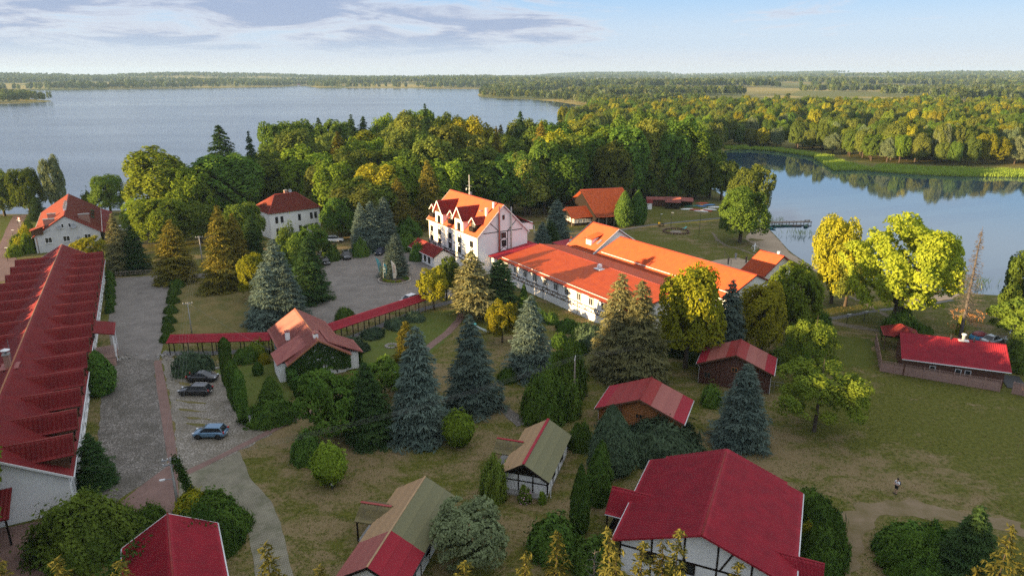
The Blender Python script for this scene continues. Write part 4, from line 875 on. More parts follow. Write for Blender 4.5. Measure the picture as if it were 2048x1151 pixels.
# ------------------------------------------------------------------ grove behind the hotel and far woods
SKY_PX = [(530, 262), (555, 242), (605, 232), (640, 252), (690, 234), (740, 240), (800, 228), (850, 216), (900, 222), (950, 238), (1000, 248), (1040, 236), (1080, 228), (1130, 236), (1180, 226), (1240, 216), (1290, 212), (1340, 216), (1390, 238), (1420, 280)]
def sky_top(px): return float(np.interp(px, [a for a, b in SKY_PX], [b for a, b in SKY_PX]))
def grove():
    rnd = random.Random(21); kinds = [('grove_green', 5), ('grove_olive', 4), ('grove_bright', 2), ('grove_yellow', .7), ('spruce', .5), ('gold_spruce', .5)]
    names = {'grove_green': 'tall green broadleaf tree in the dense grove behind the hotel', 'grove_olive': 'tall olive broadleaf tree in the dense grove behind the hotel', 'grove_bright': 'light green tree in the dense grove behind the hotel',
             'grove_yellow': 'yellow-tinged tree in the dense grove behind the hotel', 'spruce': 'dark spruce in the dense grove behind the hotel', 'gold_spruce': 'brown-gold spruce in the dense grove behind the hotel'}
    done = []
    def put(px, y, top, w, kd=None):
        p = at(px, 300, 0); x = (px - 1024) / FPX * (y * _c + (CAM_H - 12) * _s); h = top_height(y, top)
        if h < 8 or shore(np.array([x]), np.array([y]))[0] < 3: return
        tt = (x - 27) * math.sin(SUN_AZ) + (y - 207) * math.cos(SUN_AZ); dd = abs((x - 27) * math.cos(SUN_AZ) - (y - 207) * math.sin(SUN_AZ))
        if 0 < tt < 100 and dd < 9.5: return          # keeps the glade up-sun of the hall open
        if math.hypot(x - 27, y - 205) < 17 or (y < 203 and 10 < x < 45): return
        kd = kd or rnd.choices([a for a, b in kinds], [b for a, b in kinds])[0]
        r = w * rnd.uniform(.85, 1.2) * (0.62 if 'spruce' in kd else 1.0); h = min(h, 31)
        plant_at(kd, x, y, h * (1.06 if 'spruce' in kd else 1), r, names[kd], 'trees of the grove: ' + kd.replace('_', ' '), rnd.choice((0, 1, 2)) if kd.startswith('grove') else rnd.choice((0, 1)))
    # skyline row by row, back to front
    for y, dt, step, x0, x1 in ((300, 0, 38, 560, 1160), (272, 4, 40, 552, 1420), (246, 22, 42, 545, 1440), (225, 48, 50, 545, 1265), (208, 78, 50, 660, 1130), (197, 108, 52, 690, 1060), (188, 135, 46, 700, 860)):
        px = x0 + rnd.uniform(0, 20)
        while px < x1:
            yy = y + rnd.uniform(-9, 9); put(px, yy, sky_top(px) + dt + rnd.uniform(-10, 16), 7.6); px += step * rnd.uniform(.75, 1.25)
    # dark edge of the wood behind the boats and the hall
    for px, y, top, w in ((1050, 214, 300, 6), (1090, 218, 270, 6.5), (1135, 226, 262, 7), (1180, 236, 262, 7), (1225, 240, 255, 7), (1270, 254, 262, 7), (1305, 252, 270, 7), (1345, 248, 280, 7), (1385, 244, 290, 7), (1420, 248, 300, 6.5), (1448, 245, 312, 6),
                          (1310, 246, 345, 5), (1350, 246, 350, 5.5), (1395, 246, 352, 5.5), (1430, 250, 350, 5), (1290, 244, 330, 5), (1065, 205, 350, 5), (845, 190, 345, 5.5), (880, 196, 330, 6), (700, 208, 330, 6), (650, 212, 318, 6)):
        put(px, y, top, w, rnd.choice(('grove_green', 'grove_olive', 'grove_green')))
grove()
def bank_trees():
    """the wood along the far bank of the bay: first rows tree by tree"""
    rnd = random.Random(77); n = 0
    kinds = [('grove_green', 4), ('grove_olive', 3.5), ('grove_bright', 2.5), ('grove_yellow', 1), ('broad_grey', 1.4)]
    lab = {'grove_green': 'green tree in the wood along the far bank of the bay', 'grove_olive': 'olive tree in the wood along the far bank of the bay', 'grove_bright': 'bright green tree in the wood along the far bank of the bay',
           'grove_yellow': 'golden tree in the wood along the far bank of the bay', 'broad_grey': 'silvery willow in the wood along the far bank of the bay'}
    line = [at(p[0], p[1]) for p in ((1425, 300), (1465, 293), (1560, 297), (1650, 305), (1740, 322), (1820, 328), (1900, 332), (2048, 332), (2200, 334))]
    for row, (off, sp) in enumerate(((4, 7.5), (12, 8), (21, 9), (31, 10), (43, 11))):
        acc = 0
        for a, b in zip(line, line[1:]):
            L = (b - a).length; d = (b - a).normalized(); nn = Vector((-d.y, d.x, 0))
            if nn.y < 0: nn = -nn
            t = acc
            while t < L:
                p = a + d * t + nn * (off + rnd.uniform(-3, 3)); t += sp * rnd.uniform(.7, 1.3)
                if shore(np.array([p.x]), np.array([p.y]))[0] < 2: continue
                kd = rnd.choices([k for k, w in kinds], [w for k, w in kinds])[0]; h = rnd.uniform(13, 21) * (1 if row else .85)
                plant_at(kd, p.x, p.y, h, rnd.uniform(3.6, 5.6), lab[kd], 'wood along the far bank: ' + kd.replace('_', ' '), rnd.choice((0, 1, 2)) if kd.startswith('grove') else 0); n += 1
            acc = t - L
    return n
bank_trees()
def low_tree(seed, mat, n=330, leaf=1.05):
    V = crown_broad(seed, 4.6, 1.2, 16, n, leaf, 8, .6, .1); return mesh_np('far_tree', V, quads(len(V) // 4), MATS[mat])
def woodland(name, label, pts, meshes, smin=.75, smax=1.25):
    """points carrying instanced trees: far woods that read as one mass"""
    col = bpy.data.collections.new(name + '_kinds')
    for i, me in enumerate(meshes): col.objects.link(bpy.data.objects.new('far_tree', me))
    pts = np.asarray(pts, np.float32); me = bpy.data.meshes.new(name); me.vertices.add(len(pts)); me.vertices.foreach_set('co', pts.ravel()); me.update()
    o = link(name, me); tag(o, label, 'woodland', kind='stuff')
    g = bpy.data.node_groups.new(name, 'GeometryNodeTree'); g.interface.new_socket('Geometry', in_out='INPUT', socket_type='NodeSocketGeometry'); g.interface.new_socket('Geometry', in_out='OUTPUT', socket_type='NodeSocketGeometry')
    N = g.nodes.new; L = g.links.new; gi = N('NodeGroupInput'); go = N('NodeGroupOutput'); ip = N('GeometryNodeInstanceOnPoints'); ci = N('GeometryNodeCollectionInfo')
    ci.inputs['Collection'].default_value = col; ci.inputs['Separate Children'].default_value = True; ci.inputs['Reset Children'].default_value = True
    ip.inputs['Pick Instance'].default_value = True
    def rv(kind, a, b, seed):
        r = N('FunctionNodeRandomValue'); r.data_type = kind; r.inputs['Seed'].default_value = seed
        i = {'FLOAT': (2, 3), 'FLOAT_VECTOR': (0, 1), 'INT': (4, 5)}[kind]; r.inputs[i[0]].default_value = a; r.inputs[i[1]].default_value = b
        return [s for s in r.outputs if s.enabled][0]
    L(gi.outputs[0], ip.inputs['Points']); L(ci.outputs[0], ip.inputs['Instance']); L(rv('INT', 0, 999, 3), ip.inputs['Instance Index'])
    L(rv('FLOAT_VECTOR', (0, 0, 0), (0, 0, 6.28), 5), ip.inputs['Rotation']); L(rv('FLOAT', smin, smax, 9), ip.inputs['Scale']); L(ip.outputs[0], go.inputs[0])
    md = o.modifiers.new('trees', 'NODES'); md.node_group = g; return o
MEADOW = poly([(1480, 196), (1560, 189), (1690, 191), (1715, 203), (1640, 212), (1540, 212)])
def far_woods():
    rng = np.random.default_rng(3)
    def scatter(rmin, rmax, amin, amax, dens, thr, seed, fs):
        n = int((rmax ** 2 - rmin ** 2) / 2 * math.radians(amax - amin) * dens); r = np.sqrt(rng.uniform(rmin ** 2, rmax ** 2, n)); a = np.radians(rng.uniform(amin, amax, n))
        x = r * np.sin(a); y = r * np.cos(a); m = fbm(x / fs, y / (fs * .55), seed, 4); sd = shore(x, y)
        k = (sd > 4) & ((m > thr) | ((sd < 60) & (rng.random(n) < .75))); k &= (sdf(MEADOW, x, y) > 0) | (rng.random(n) < .04); return x[k], y[k], sd[k]
    def z3(x, y): return np.column_stack([x, y, ground_z(x, y) - 0.3])
    fm = [low_tree(41, 'leaf_far'), low_tree(42, 'leaf_far_light'), low_tree(43, 'leaf_far'), low_tree(44, 'leaf_olive'), low_tree(45, 'leaf_far'), low_tree(46, 'leaf_grey', 260), low_tree(47, 'leaf_far')]
    mid = [proto('grove_green', 0)[1], proto('grove_olive', 1)[1], proto('grove_bright', 0)[1], proto('grove_green', 1)[1], proto('grove_olive', 2)[1], proto('broad_grey', 0)[1], proto('grove_yellow', 1)[1]]
    # wood behind the first rows of the bank
    x, y, sd = scatter(300, 900, -2, 44, 0.0165, 0.43, 61, 210); bay = sdf(BAY, x, y); k = (bay > 46) & (x > 95) & (y > 250)
    k |= (x > 40) & (x < 140) & (y > 345)
    k &= ~((x < 95) & (y < 345))
    woodland('bank_wood', 'mixed green wood rolling back from the far bank', z3(x[k], y[k]), mid, .50, .84)
    x, y, sd = scatter(900, 1900, -42, 44, 0.0068, 0.55, 63, 260); woodland('middle_wood', 'patchwork of woods and meadows beyond the bay', z3(x, y), fm, .8, 1.25)
    x, y, sd = scatter(1900, 4200, -42, 44, 0.0026, 0.54, 65, 420); x2, y2, sd2 = scatter(4200, 8200, -42, 44, 0.00095, 0.46, 67, 700)
    woodland('far_wood', 'distant wooded shores and hills fading to blue', np.vstack([z3(x, y), z3(x2, y2)]), fm, 1.0, 1.7)
    # tall woods west and south of the grounds (beside and behind the camera), whose shade lies over the cottages
    x = rng.uniform(-210, -58, 1500); y = rng.uniform(-90, 52, 1500); k = (y < 30 + np.clip(-58 - x, 0, 60) * .36) & (rng.random(1500) < .62)
    x, y = np.append(x[k], [-46, -50, -48.5, -54, -57, -52, -60]), np.append(y[k], [43, 38, 49, 35, 45, 54, 56])
    woodland('west_wood', 'tall mixed wood west of the grounds', z3(x, y), [proto('grove_green', 0)[1], proto('grove_olive', 1)[1], proto('grove_green', 2)[1], proto('grove_bright', 1)[1]], .84, 1.0)
    # lower row of trees along the far side of the long building
    base = at(152, 1009); U = Vector((math.cos(R(117.7)), math.sin(R(117.7)), 0)); Vv = Vector((-U.y, U.x, 0)); pts = []
    for k in range(44):
        q = base + U * (-10 + k * 2.6 + rng.uniform(-1, 1)) + Vv * (13.6 + 15 + rng.uniform(-2, 4)); pts.append((q.x, q.y, -.2))
    woodland('garden_row', 'row of garden trees on the far side of the long building', np.array(pts), [proto('broad_green', 0)[1], proto('broad_olive', 0)[1], proto('broad_green', 1)[1]], .92, 1.06)
far_woods()
def reeds():
    rng = np.random.default_rng(8); n = 26000
    line = np.array([tuple(at(p[0], p[1], WATER_Z)[:2]) for p in ((1452, 299), (1500, 299), (1560, 304), (1650, 318), (1740, 342), (1820, 348), (1900, 352), (2048, 354), (2150, 355))])
    seg = np.diff(line, axis=0); ln = np.hypot(seg[:, 0], seg[:, 1]); cum = np.concatenate([[0], np.cumsum(ln)]); t = rng.uniform(0, cum[-1], n); i = np.clip(np.searchsorted(cum, t) - 1, 0, len(seg) - 1)
    f = (t - cum[i]) / ln[i]; p = line[i] + seg[i] * f[:, None]; nn = np.column_stack([-seg[i][:, 1], seg[i][:, 0]]) / ln[i][:, None]; nn *= np.sign(nn[:, 1:2])
    wide = 6 + 14 * np.clip((t / cum[-1] - .35) / .3, 0, 1) * np.clip((1.1 - t / cum[-1]) / .3, 0, 1); w = rng.uniform(-.12, 1, n) * wide
    x = p[:, 0] + nn[:, 0] * w; y = p[:, 1] + nn[:, 1] * w; h = rng.uniform(.5, 1.0, n) * (1.2 + .5 * vnoise(x * .2, y * .2, 4))
    C = np.column_stack([x, y, np.maximum(ground_z(x, y), WATER_Z) + h * .75]); a = rng.uniform(0, 6.28, n); Nn = np.column_stack([np.cos(a), np.sin(a), np.full(n, .25)]); A = np.tile([[0, 0, 1.]], (n, 1))
    V = cards(C, Nn, h * .8, .16, rng, A); tag(link('reed_bed', mesh_np('reed_bed', V, quads(n), MATS['reed'])), 'bright green reed bed along the far bank of the bay', 'reeds', kind='stuff')
    # thin reeds off the near shore
    for px, py, m, sp in ((1605, 470, 90, 6), (1790, 560, 160, 7), (1915, 570, 260, 8), (1885, 562, 160, 6), (1535, 444, 120, 5)):
        c = at(px, py, WATER_Z); q = rng.normal(size=(m, 2)) * np.array([sp * .5, sp * .22]); h = rng.uniform(.6, 1.6, m)
        C = np.column_stack([c.x + q[:, 0], c.y + q[:, 1], WATER_Z + h * .7]); a = rng.uniform(0, 6.28, m); Nn = np.column_stack([np.cos(a), np.sin(a), np.full(m, .2)])
        V = cards(C, Nn, h * .75, .05, rng, np.tile([[0, 0, 1.]], (m, 1))); tag(link('reed_clump', mesh_np('reed_clump', V, quads(m), MATS['reed'])), 'thin reeds standing in the shallow bay water', 'reeds', 'reeds in the shallows', kind='stuff')
reeds()

def grass_tufts():
    """taller tufts and dry stalks scattered through the lawns, too many to count"""
    rng = np.random.default_rng(31); n = 150000; y = 45 + 125 * rng.random(n) ** 1.25; x = (rng.uniform(-.62, .80, n)) * (y * 1.0 + 12); keep = np.ones(n, bool)
    for P in HARD: keep &= sdf(P, x, y) > .15
    keep &= shore(x, y) > 3; m = .6 * fbm(x * .09, y * .09, 5, 3) + .4 * fbm(x * .5, y * .5, 15, 3); keep &= rng.random(n) < np.clip((m - .30) * 3.2, .05, 1); x, y, m = x[keep], y[keep], m[keep]
    for nm, mat, sel, lab in (('grass_tufts', 'tuft_green', m > .52, 'green grass tufts scattered through the lawns'), ('straw_tufts', 'tuft_straw', m <= .52, 'dry straw-coloured grass scattered through the lawns')):
        xx, yy = x[sel], y[sel]; k = len(xx); h = rng.uniform(.04, .11, k); C = np.column_stack([xx, yy, ground_z(xx, yy) + h * .7]); a = rng.uniform(0, 6.28, k)
        V = cards(C, np.column_stack([np.cos(a), np.sin(a), np.full(k, .7)]), h, .045, rng, np.tile([[0, 0, 1.]], (k, 1))); tag(link(nm, mesh_np(nm, V, quads(k), MATS[mat])), lab, 'grass', kind='stuff')
leaf_mat('tuft_green', (0.125, 0.145, 0.028), (0.085, 0.105, 0.020), hue=0, trans=.2)
leaf_mat('tuft_straw', (0.26, 0.195, 0.085), (0.16, 0.125, 0.05), hue=0, trans=.2)
grass_tufts()

# ------------------------------------------------------------------ building kit (local frame: x along the ridge, y across, z up)
def ribbed(P0, P1, P2, P3, rib=0.30, row=0.36, amp=0.035, step=0.04):
    """metal-tile sheet over the quad P0 P1 (eave) P2 P3 (ridge): ribs down the slope, stepped rows"""
    P0, P1, P2, P3 = [np.array(p, float) for p in (P0, P1, P2, P3)]
    n = np.cross(P1 - P0, P3 - P0); n /= np.linalg.norm(n); L = max(np.linalg.norm(P1 - P0), np.linalg.norm(P2 - P3)); S = np.linalg.norm(P3 - P0)
    nr = max(2, int(L / rib)); u = np.concatenate([[k + .0, k + .42, k + .58, k + .9] for k in range(nr)] + [[nr]]) / nr
    du = np.concatenate([[0, 0, 1, 1] for k in range(nr)] + [[0]]) * amp
    if row:
        ns = max(1, int(S / row)); v = np.concatenate([[k + .0, k + .97] for k in range(ns)] + [[ns]]) / ns; dv = np.concatenate([[step, 0] for k in range(ns)] + [[0]])
    else: v = np.array([0, 1.0]); dv = np.zeros(2)
    U, V = np.meshgrid(u, v); H = du[None, :] + dv[:, None] + 0 * U
    X = (P0[None, None] * ((1 - U) * (1 - V))[..., None] + P1 * (U * (1 - V))[..., None] + P2 * (U * V)[..., None] + P3 * ((1 - U) * V)[..., None]) + n * H[..., None]
    b, a = U.shape; i = np.arange(b - 1)[:, None] * a + np.arange(a - 1)[None]; F = np.stack([i, i + 1, i + a + 1, i + a], -1).reshape(-1, 4)
    return X.reshape(-1, 3), F
def roof_mesh(name, quadsP, mat, rib=.34, row=.42, amp=.038, step=.045, thick=.12):
    Vs, Fs, n = [], [], 0
    for Q in quadsP:
        V, F = ribbed(*Q, rib=rib, row=row, amp=amp, step=step); Vs.append(V); Fs.append(F + n); n += len(V)
        mb = MB(); P = [Vector(q) for q in Q]; nn = (P[1] - P[0]).cross(P[3] - P[0]).normalized(); mb.slab([p - nn * .012 for p in P], thick)
        Vs.append(np.array(mb.v)); Fs.append(np.array(mb.f) + n); n += len(mb.v)
    return mesh_np(name, np.vstack(Vs), np.vstack(Fs), MATS[mat])
def gable_quads(x0, x1, yl, yr, he, hr, yc=0.0, he2=None):
    """slopes of a gable roof: -y side then +y side"""
    h2 = he if he2 is None else he2
    return [[(x0, yl, he), (x1, yl, he), (x1, yc, hr), (x0, yc, hr)], [(x1, yr, h2), (x0, yr, h2), (x0, yc, hr), (x1, yc, hr)]]
def gable_roof(par, x0, x1, yl, yr, he, hr, mat, yc=0.0, he2=None, ridge='ridge_red', edge='timber_dark', gutter='white_metal', name='roof', **k):
    r = link(name, roof_mesh(name, gable_quads(x0, x1, yl, yr, he, hr, yc, he2), mat, **k), par)
    if ridge: link('ridge_cap', MB().tube([(x0 - .03, yc, hr + .015), (x1 + .03, yc, hr + .015)], .10, 6).mesh('ridge_cap', MATS[ridge], True), r)
    if edge:
        h2 = he if he2 is None else he2
        for xx in (x0 - .03, x1 + .03):
            for yy, hh in ((yl, he), (yr, h2)):
                link('barge_board', MB().span((xx, yy, hh - .07), (xx, yc, hr - .07), .06, .20).mesh('barge_board', MATS[edge]), r)
    if gutter:
        h2 = he if he2 is None else he2
        for yy, hh, s in ((yl, he, -1), (yr, h2, 1)): link('gutter', MB().tube([(x0, yy + s * .07, hh - .06), (x1, yy + s * .07, hh - .06)], .075, 6).mesh('gutter', MATS[gutter], True), r)
    return r
def gable_wall(par, x0, x1, yl, yr, he, hr, mat, yc=0.0, he2=None, name='wall'):
    h2 = he if he2 is None else he2
    return MB().prism([(yl, -.3), (yr, -.3), (yr, h2), (yc, hr), (yl, he)], 'x', x0, x1).build(name, MATS[mat], par)
WMESH = {}
def window(par, p, face, w=1.0, h=1.3, frame='white_paint', mull=1, sill=True, glass='glass_dark', name='window', cross=False):
    """window on a wall: p centre on the wall surface, face = outward angle (radians) in the parent's frame"""
    key = (round(w, 2), round(h, 2), frame, mull, sill, glass, cross)
    if key not in WMESH:
        f = MB(); t = .09
        f.box((0, .03, h / 2 - t / 2), (w, .12, t)); f.box((0, .03, -h / 2 + t / 2), (w, .12, t))
        for s in (-1, 1): f.box((s * (w / 2 - t / 2), .03, 0), (t, .118, h - 2 * t))
        for k in range(mull): f.box(((k + 1) / (mull + 1) * w - w / 2, .035, 0), (.07, .09, h - 2 * t))
        if cross: f.box((0, .033, h * .12), (w - 2 * t, .085, .06))
        if sill: f.box((0, .09, -h / 2 - .04), (w + .16, .24, .06))
        WMESH[key] = (f.mesh('window', MATS[frame]), MB().box((0, .012, 0), (w - .1, .03, h - .1)).mesh('pane', MATS[glass]))
    fm, pm = WMESH[key]
    o = link(name, fm, par, p, (0, 0, face - math.pi / 2)); link('pane', pm, o); return o
def beam(par, p, q, face, w=.16, d=.07, mat='timber_dark', name='beam'):
    n = Vector((math.cos(face), math.sin(face), 0)); p, q = Vector(p) + n * (d / 2 - .012), Vector(q) + n * (d / 2 - .012)
    a = (q - p); l = a.length; a.normalize(); c = a.cross(n); M = Matrix((a, n, c)).transposed()
    return MB().box((0, 0, 0), (l, d, w), M=M).build(name, MATS[mat], par, (p + q) / 2)
def building(name, x, y, th, label, cat='house', group=None): return empty(name, (x, y, 0), R(th), label, cat, group)
def chimney(par, p, w, d, h, mat='brick', cap='concrete', name='chimney'):
    c = MB().box((0, 0, h / 2), (w, d, h)).build(name, MATS[mat], par, p); MB().box((0, 0, h + .06), (w + .16, d + .16, .12)).build('cap', MATS[cap], c)
    for k in range(max(1, int(w / .35))):
        MB().box((-w / 2 + .22 + k * .34, 0, h + .22), (.16, .16, .2)).build('chimney_pot', MATS['brick' if mat != 'brick' else 'concrete'], c)
    return c
def dish(par, p, face, r=.4):
    d = MB().lathe([(.02, -.10), (r * .55, -.06), (r, .06), (r * .96, .07), (r * .5, -.03), (.01, -.06)], n=16).build('satellite_dish', MATS['grey_metal'], par, p, (R(75), 0, face + math.pi / 2), True)
    MB().tube([(0, 0, -.08), (0, -r * .2, .45)], .02, 5).build('feed_arm', MATS['dark_metal'], d); return d
def half_roof(par, Q, mat, name='roof', **k): return link(name, roof_mesh(name, [Q], mat, **k), par)
PI = math.pi

# ---- long building with dormers
def long_building():
    th = 117.7; base = at(152, 1009); U = Vector((math.cos(R(th)), math.sin(R(th)), 0)); V = Vector((-U.y, U.x, 0))   # V = +y local = far left side
    HW = 6.8; o = base + V * HW
    b = empty('guest_building', (o.x, o.y, 0), R(th), 'long white guest building with crimson roof and rows of gabled dormers', 'building')
    x0, x1 = -1.4, 94.5; he, hr = 4.2, 8.2
    gable_wall(b, x0 + .5, x1 - .5, -HW, HW, he, hr - .16, 'plaster')
    gable_roof(b, x0, x1, -HW - .45, HW + .45, he - .27, hr, 'roof_brick', ridge='ridge_rust', edge='white_paint', rib=.42, row=.50, amp=.028, step=.04)
    dm_w = MB().prism([(-1.35, 3.0), (1.35, 3.0), (1.35, 5.75), (0, 6.85), (-1.35, 5.75)], 'y', -.15, 5.2).mesh('dormer_wall', MATS['timber_brown'])
    q = [[(1.75, -.75, 5.72), (1.75, 6.4, 5.72), (0, 6.4, 7.25), (0, -.75, 7.25)], [(-1.75, 6.4, 5.72), (-1.75, -.75, 5.72), (0, -.75, 7.25), (0, 6.4, 7.25)]]
    dm_r = roof_mesh('dormer_roof', q, 'roof_brick', rib=.40, row=.45, amp=.03, step=.045, thick=.10)
    fas = MB()
    for s in (-1, 1):
        fas.span((s * 1.76, -.79, 5.64), (0, -.79, 7.17), .05, .16); fas.span((s * 1.80, -.7, 5.60), (s * 1.80, 1.2, 5.60), .08, .10)
    dm_f = fas.mesh('fascia', MATS['timber_brown']); cap = MB().tube([(0, -.8, 7.27), (0, 6.2, 7.27)], .07, 5).mesh('ridge_cap', MATS['ridge_red'], True)
    for side in (-1, 1):
        for k in range(16):
            xx = 1.45 + 6.15 * k
            if xx > x1 - 1: continue
            d = link('dormer', dm_w, b, (xx, side * HW, 0), (0, 0, 0 if side < 0 else PI)); link('dormer_roof', dm_r, d); link('fascia', dm_f, d); link('ridge_cap', cap, d)
            for s in (-.55, .55):
                wnd = link('dormer_window', window_mesh(.7, 1.1)[0], d, (s, -.15, 5.0), (0, 0, PI)); 
                link('dormer_pane', window_mesh(.7, 1.1)[1], d, (s, -.15, 5.0), (0, 0, PI))
    for k in range(32):
        xx = .2 + 3.05 * k
        if xx < x1 - 1 and not (38.5 < xx < 48): window(b, (xx, -HW, 1.9), -PI / 2, 1.15, 1.7, 'white_paint', 1, glass='glass_dark')
    for k in range(16): beam(b, (-.2 + 6.15 * k, -HW, 0.1), (-.2 + 6.15 * k, -HW, 3.9), -PI / 2, .14, .06, 'grey_metal', 'downpipe')
    # entrance portico
    p0, p1 = 40.2, 46.2; pr = building_part_portico(b, p0, p1, HW)
    # near gable: stair roof and stair
    g = half_roof(b, [(x0 - 3.4, 7.6, 2.9), (x0 - 3.4, -2.2, 2.9), (x0 + .3, -2.2, 4.1), (x0 + .3, 7.6, 4.1)], 'roof_brick', 'stair_roof', rib=.33, row=.4)
    for yy in (-1.9, 2.2): MB().span((x0 - 3.2, yy, -.1), (x0 - 3.2, yy, 2.8), .16, .16, (1, 0, 0)).build('post', MATS['timber_dark'], b)
    for k in range(13):
        MB().box((x0 - 1.1, 6.6 - k * .42 + .0, 2.35 - k * .185), (1.5, .46, .09)).build('step', MATS['brick'], b)
    MB().span((x0 - 1.9, 6.8, 2.2), (x0 - 1.9, 1.2, -.15), .08, .34).build('stringer', MATS['timber_dark'], b); MB().span((x0 - .35, 6.8, 2.2), (x0 - .35, 1.2, -.15), .08, .34).build('stringer', MATS['timber_dark'], b)
    r = MB(); r.span((x0 - 1.9, 6.8, 3.2), (x0 - 1.9, 1.2, .9), .05, .05)
    for k in range(10): r.span((x0 - 1.9, 6.7 - k * .6, 2.2 - k * .25), (x0 - 1.9, 6.7 - k * .6, 3.15 - k * .25), .03, .03, (1, 0, 0))
    r.build('railing', MATS['dark_metal'], b)
    # chimney group on the ridge
    c = MB().box((0, 0, .7), (.75, .6, 2.0)).build('chimney', MATS['brick'], b, (22.5, .3, 8.0)); MB().box((0, 0, 1.76), (.95, .8, .1)).build('cap', MATS['concrete'], c)
    MB().lathe([(.05, 2.4), (.55, 2.25), (.5, 2.3), (.12, 2.45), (.04, 2.5)], n=12).build('cowl', MATS['white_metal'], c, smooth=True)
    MB().tube([(0, 0, 1.8), (0, 0, 2.4)], .13, 8).build('flue', MATS['grey_metal'], c, smooth=True)
    MB().box((.75, .1, .5), (.5, .5, 1.5)).build('chimney', MATS['brick'], b, (22.5, .3, 7.9)); MB().tube([(24.4, .2, 8), (24.4, .2, 11)], .03, 5).build('mast', MATS['grey_metal'], b)
    MB().box((22.8, .2, 8.02), (2.2, 1.9, .12)).build('flashing', MATS['roof_faded'], b)
    for k in range(6):
        MB().span((49.5 + k * 6.15 - 3, -3.4, 6.42), (49.5 + k * 6.15 - 3, -5.6, 5.18), .04, .12).build('snow_guard', MATS['white_metal'], b)
    return b
def window_mesh(w, h):
    window_tmp = window(None, (0, 0, -50), 0, w, h, 'timber_dark', 0, False)
    ms = (window_tmp.data, window_tmp.children[0].data)
    for c in list(window_tmp.children): bpy.data.objects.remove(c)
    bpy.data.objects.remove(window_tmp); return ms
def building_part_portico(b, p0, p1, HW):
    r = half_roof(b, [(p0, -HW - 3.4, 4.5), (p1, -HW - 3.4, 4.5), (p1, -HW + 4.5, 6.6), (p0, -HW + 4.5, 6.6)], 'roof_brick', 'portico_roof', rib=.33, row=.4)
    for xx in (p0 + .3, p1 - .3): MB().span((xx, -HW - 3.1, 0), (xx, -HW - 3.1, 4.4), .2, .2, (1, 0, 0)).build('post', MATS['white_paint'], b)
    MB().box(((p0 + p1) / 2, -HW - 1.6, .45), (p1 - p0 - .4, 3.0, .9)).build('porch_floor', MATS['concrete_rose'], b)
    for k in range(5): MB().box((p0 - .2 - k * .36, -HW - 1.9, .40 - k * .09 - .17), (.40, 2.2, .9 - k * .17)).build('step', MATS['concrete_rose'], b)
    for k in range(9):
        xx = p0 + .3 + k * (p1 - p0 - .6) / 8; MB().span((xx, -HW - 3.1, .9), (xx, -HW - 3.1, 1.9), .04, .04, (1, 0, 0)).build('baluster', MATS['white_paint'], b)
    MB().span((p0 + .2, -HW - 3.1, 1.92), (p1 - .2, -HW - 3.1, 1.92), .06, .06).build('handrail', MATS['white_paint'], b)
    MB().box(((p0 + p1) / 2, -HW - .02, 2.0), (1.8, .1, 2.2)).build('door', MATS['timber_dark'], b)
    return r
long_building()

# ---- house by the lake
def lake_house():
    b = building('lake_house', -120.9, 186.2, 120.1, 'white two-storey house by the lake with brick chimneys on an orange-red roof')
    L, W = 38.1, 14.9; x0, x1 = -L / 2, L / 2; he, hr = 4.2, 8.9
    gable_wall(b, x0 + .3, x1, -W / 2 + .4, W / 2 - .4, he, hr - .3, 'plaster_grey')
    gable_roof(b, x0, x1, -W / 2, W / 2, he - .15, hr, 'roof_maroon', ridge='ridge_red', edge='roof_red', rib=.3, row=.35)
    for yy, z in ((-4.2, 1.9), (0.4, 1.9), (4.2, 1.9)): window(b, (x0 + .3, yy, z + 1.1), PI, 1.5, 1.4)
    for yy in (-.75, .75): window(b, (x0 + .3, yy, 6.3), PI, .6, 1.1, mull=0)
    dish(b, (x0 - .1, 1.5, 6.0), PI, .5); dish(b, (x0 - .1, -1.6, 6.1), PI, .65); dish(b, (x0 - .1, -2.2, 2.8), PI, .5)
    chimney(b, (x0 + 2.2, 3.5, 5.6), .9, 2.4, 2.3); chimney(b, (x0 + 9, 3.2, 5.8), .9, 1.8, 2.3); chimney(b, (x0 + 5, -4.0, 5.6), .9, 2.4, 2.4)
    for k in range(6): chimney(b, (x0 + 8 + k * 2.1, .1, 8.6), .6, .6, .9 + .15 * (k % 2), 'white_paint')
    d = MB().prism([(0, 5.0), (2.4, 5.0), (2.4, 6.3), (0, 7.0)], 'y', -1, 1).build('dormer', MATS['timber_brown'], b, (x0 + .9, 5.0, -.4), (0, 0, PI / 2 + .0))
    half_roof(d, [(2.7, -1.3, 6.2), (2.7, 1.3, 6.2), (-.6, 1.3, 7.15), (-.6, -1.3, 7.15)], 'roof_maroon', 'dormer_roof')
    half_roof(b, [(x0 + 1, -W / 2 - 2.8, 2.6), (x1, -W / 2 - 2.8, 2.6), (x1, -W / 2 + .3, 4.0), (x0 + 1, -W / 2 + .3, 4.0)], 'roof_red', 'side_roof')
    MB().box((2, -W / 2 - 1.2, 1.2), (L - 8, 2.3, 2.8)).build('side_wall', MATS['plaster_grey'], b)
    for k in range(3): MB().span((x0 + 14 + k * 5, -5.6, 5.45), (x0 + 14 + k * 5 + 3, -5.6, 5.45), 1.0, .06, (0, -.53, .85)).build('roof_window', MATS['glass_dark'], b)
    MB().tube([(x0 + .2, 6.6, 0), (x0 + .2, 6.6, 3.9)], .06, 6).build('downpipe', MATS['timber_brown'], b)
    MB().tube([(x0 + .2, 6.2, 4.6), (x0 + .05, 3.5, 5.6), (x0 + .05, 3.3, 5.4)], .05, 6).build('service_pipe', MATS['grey_metal'], b)
lake_house()

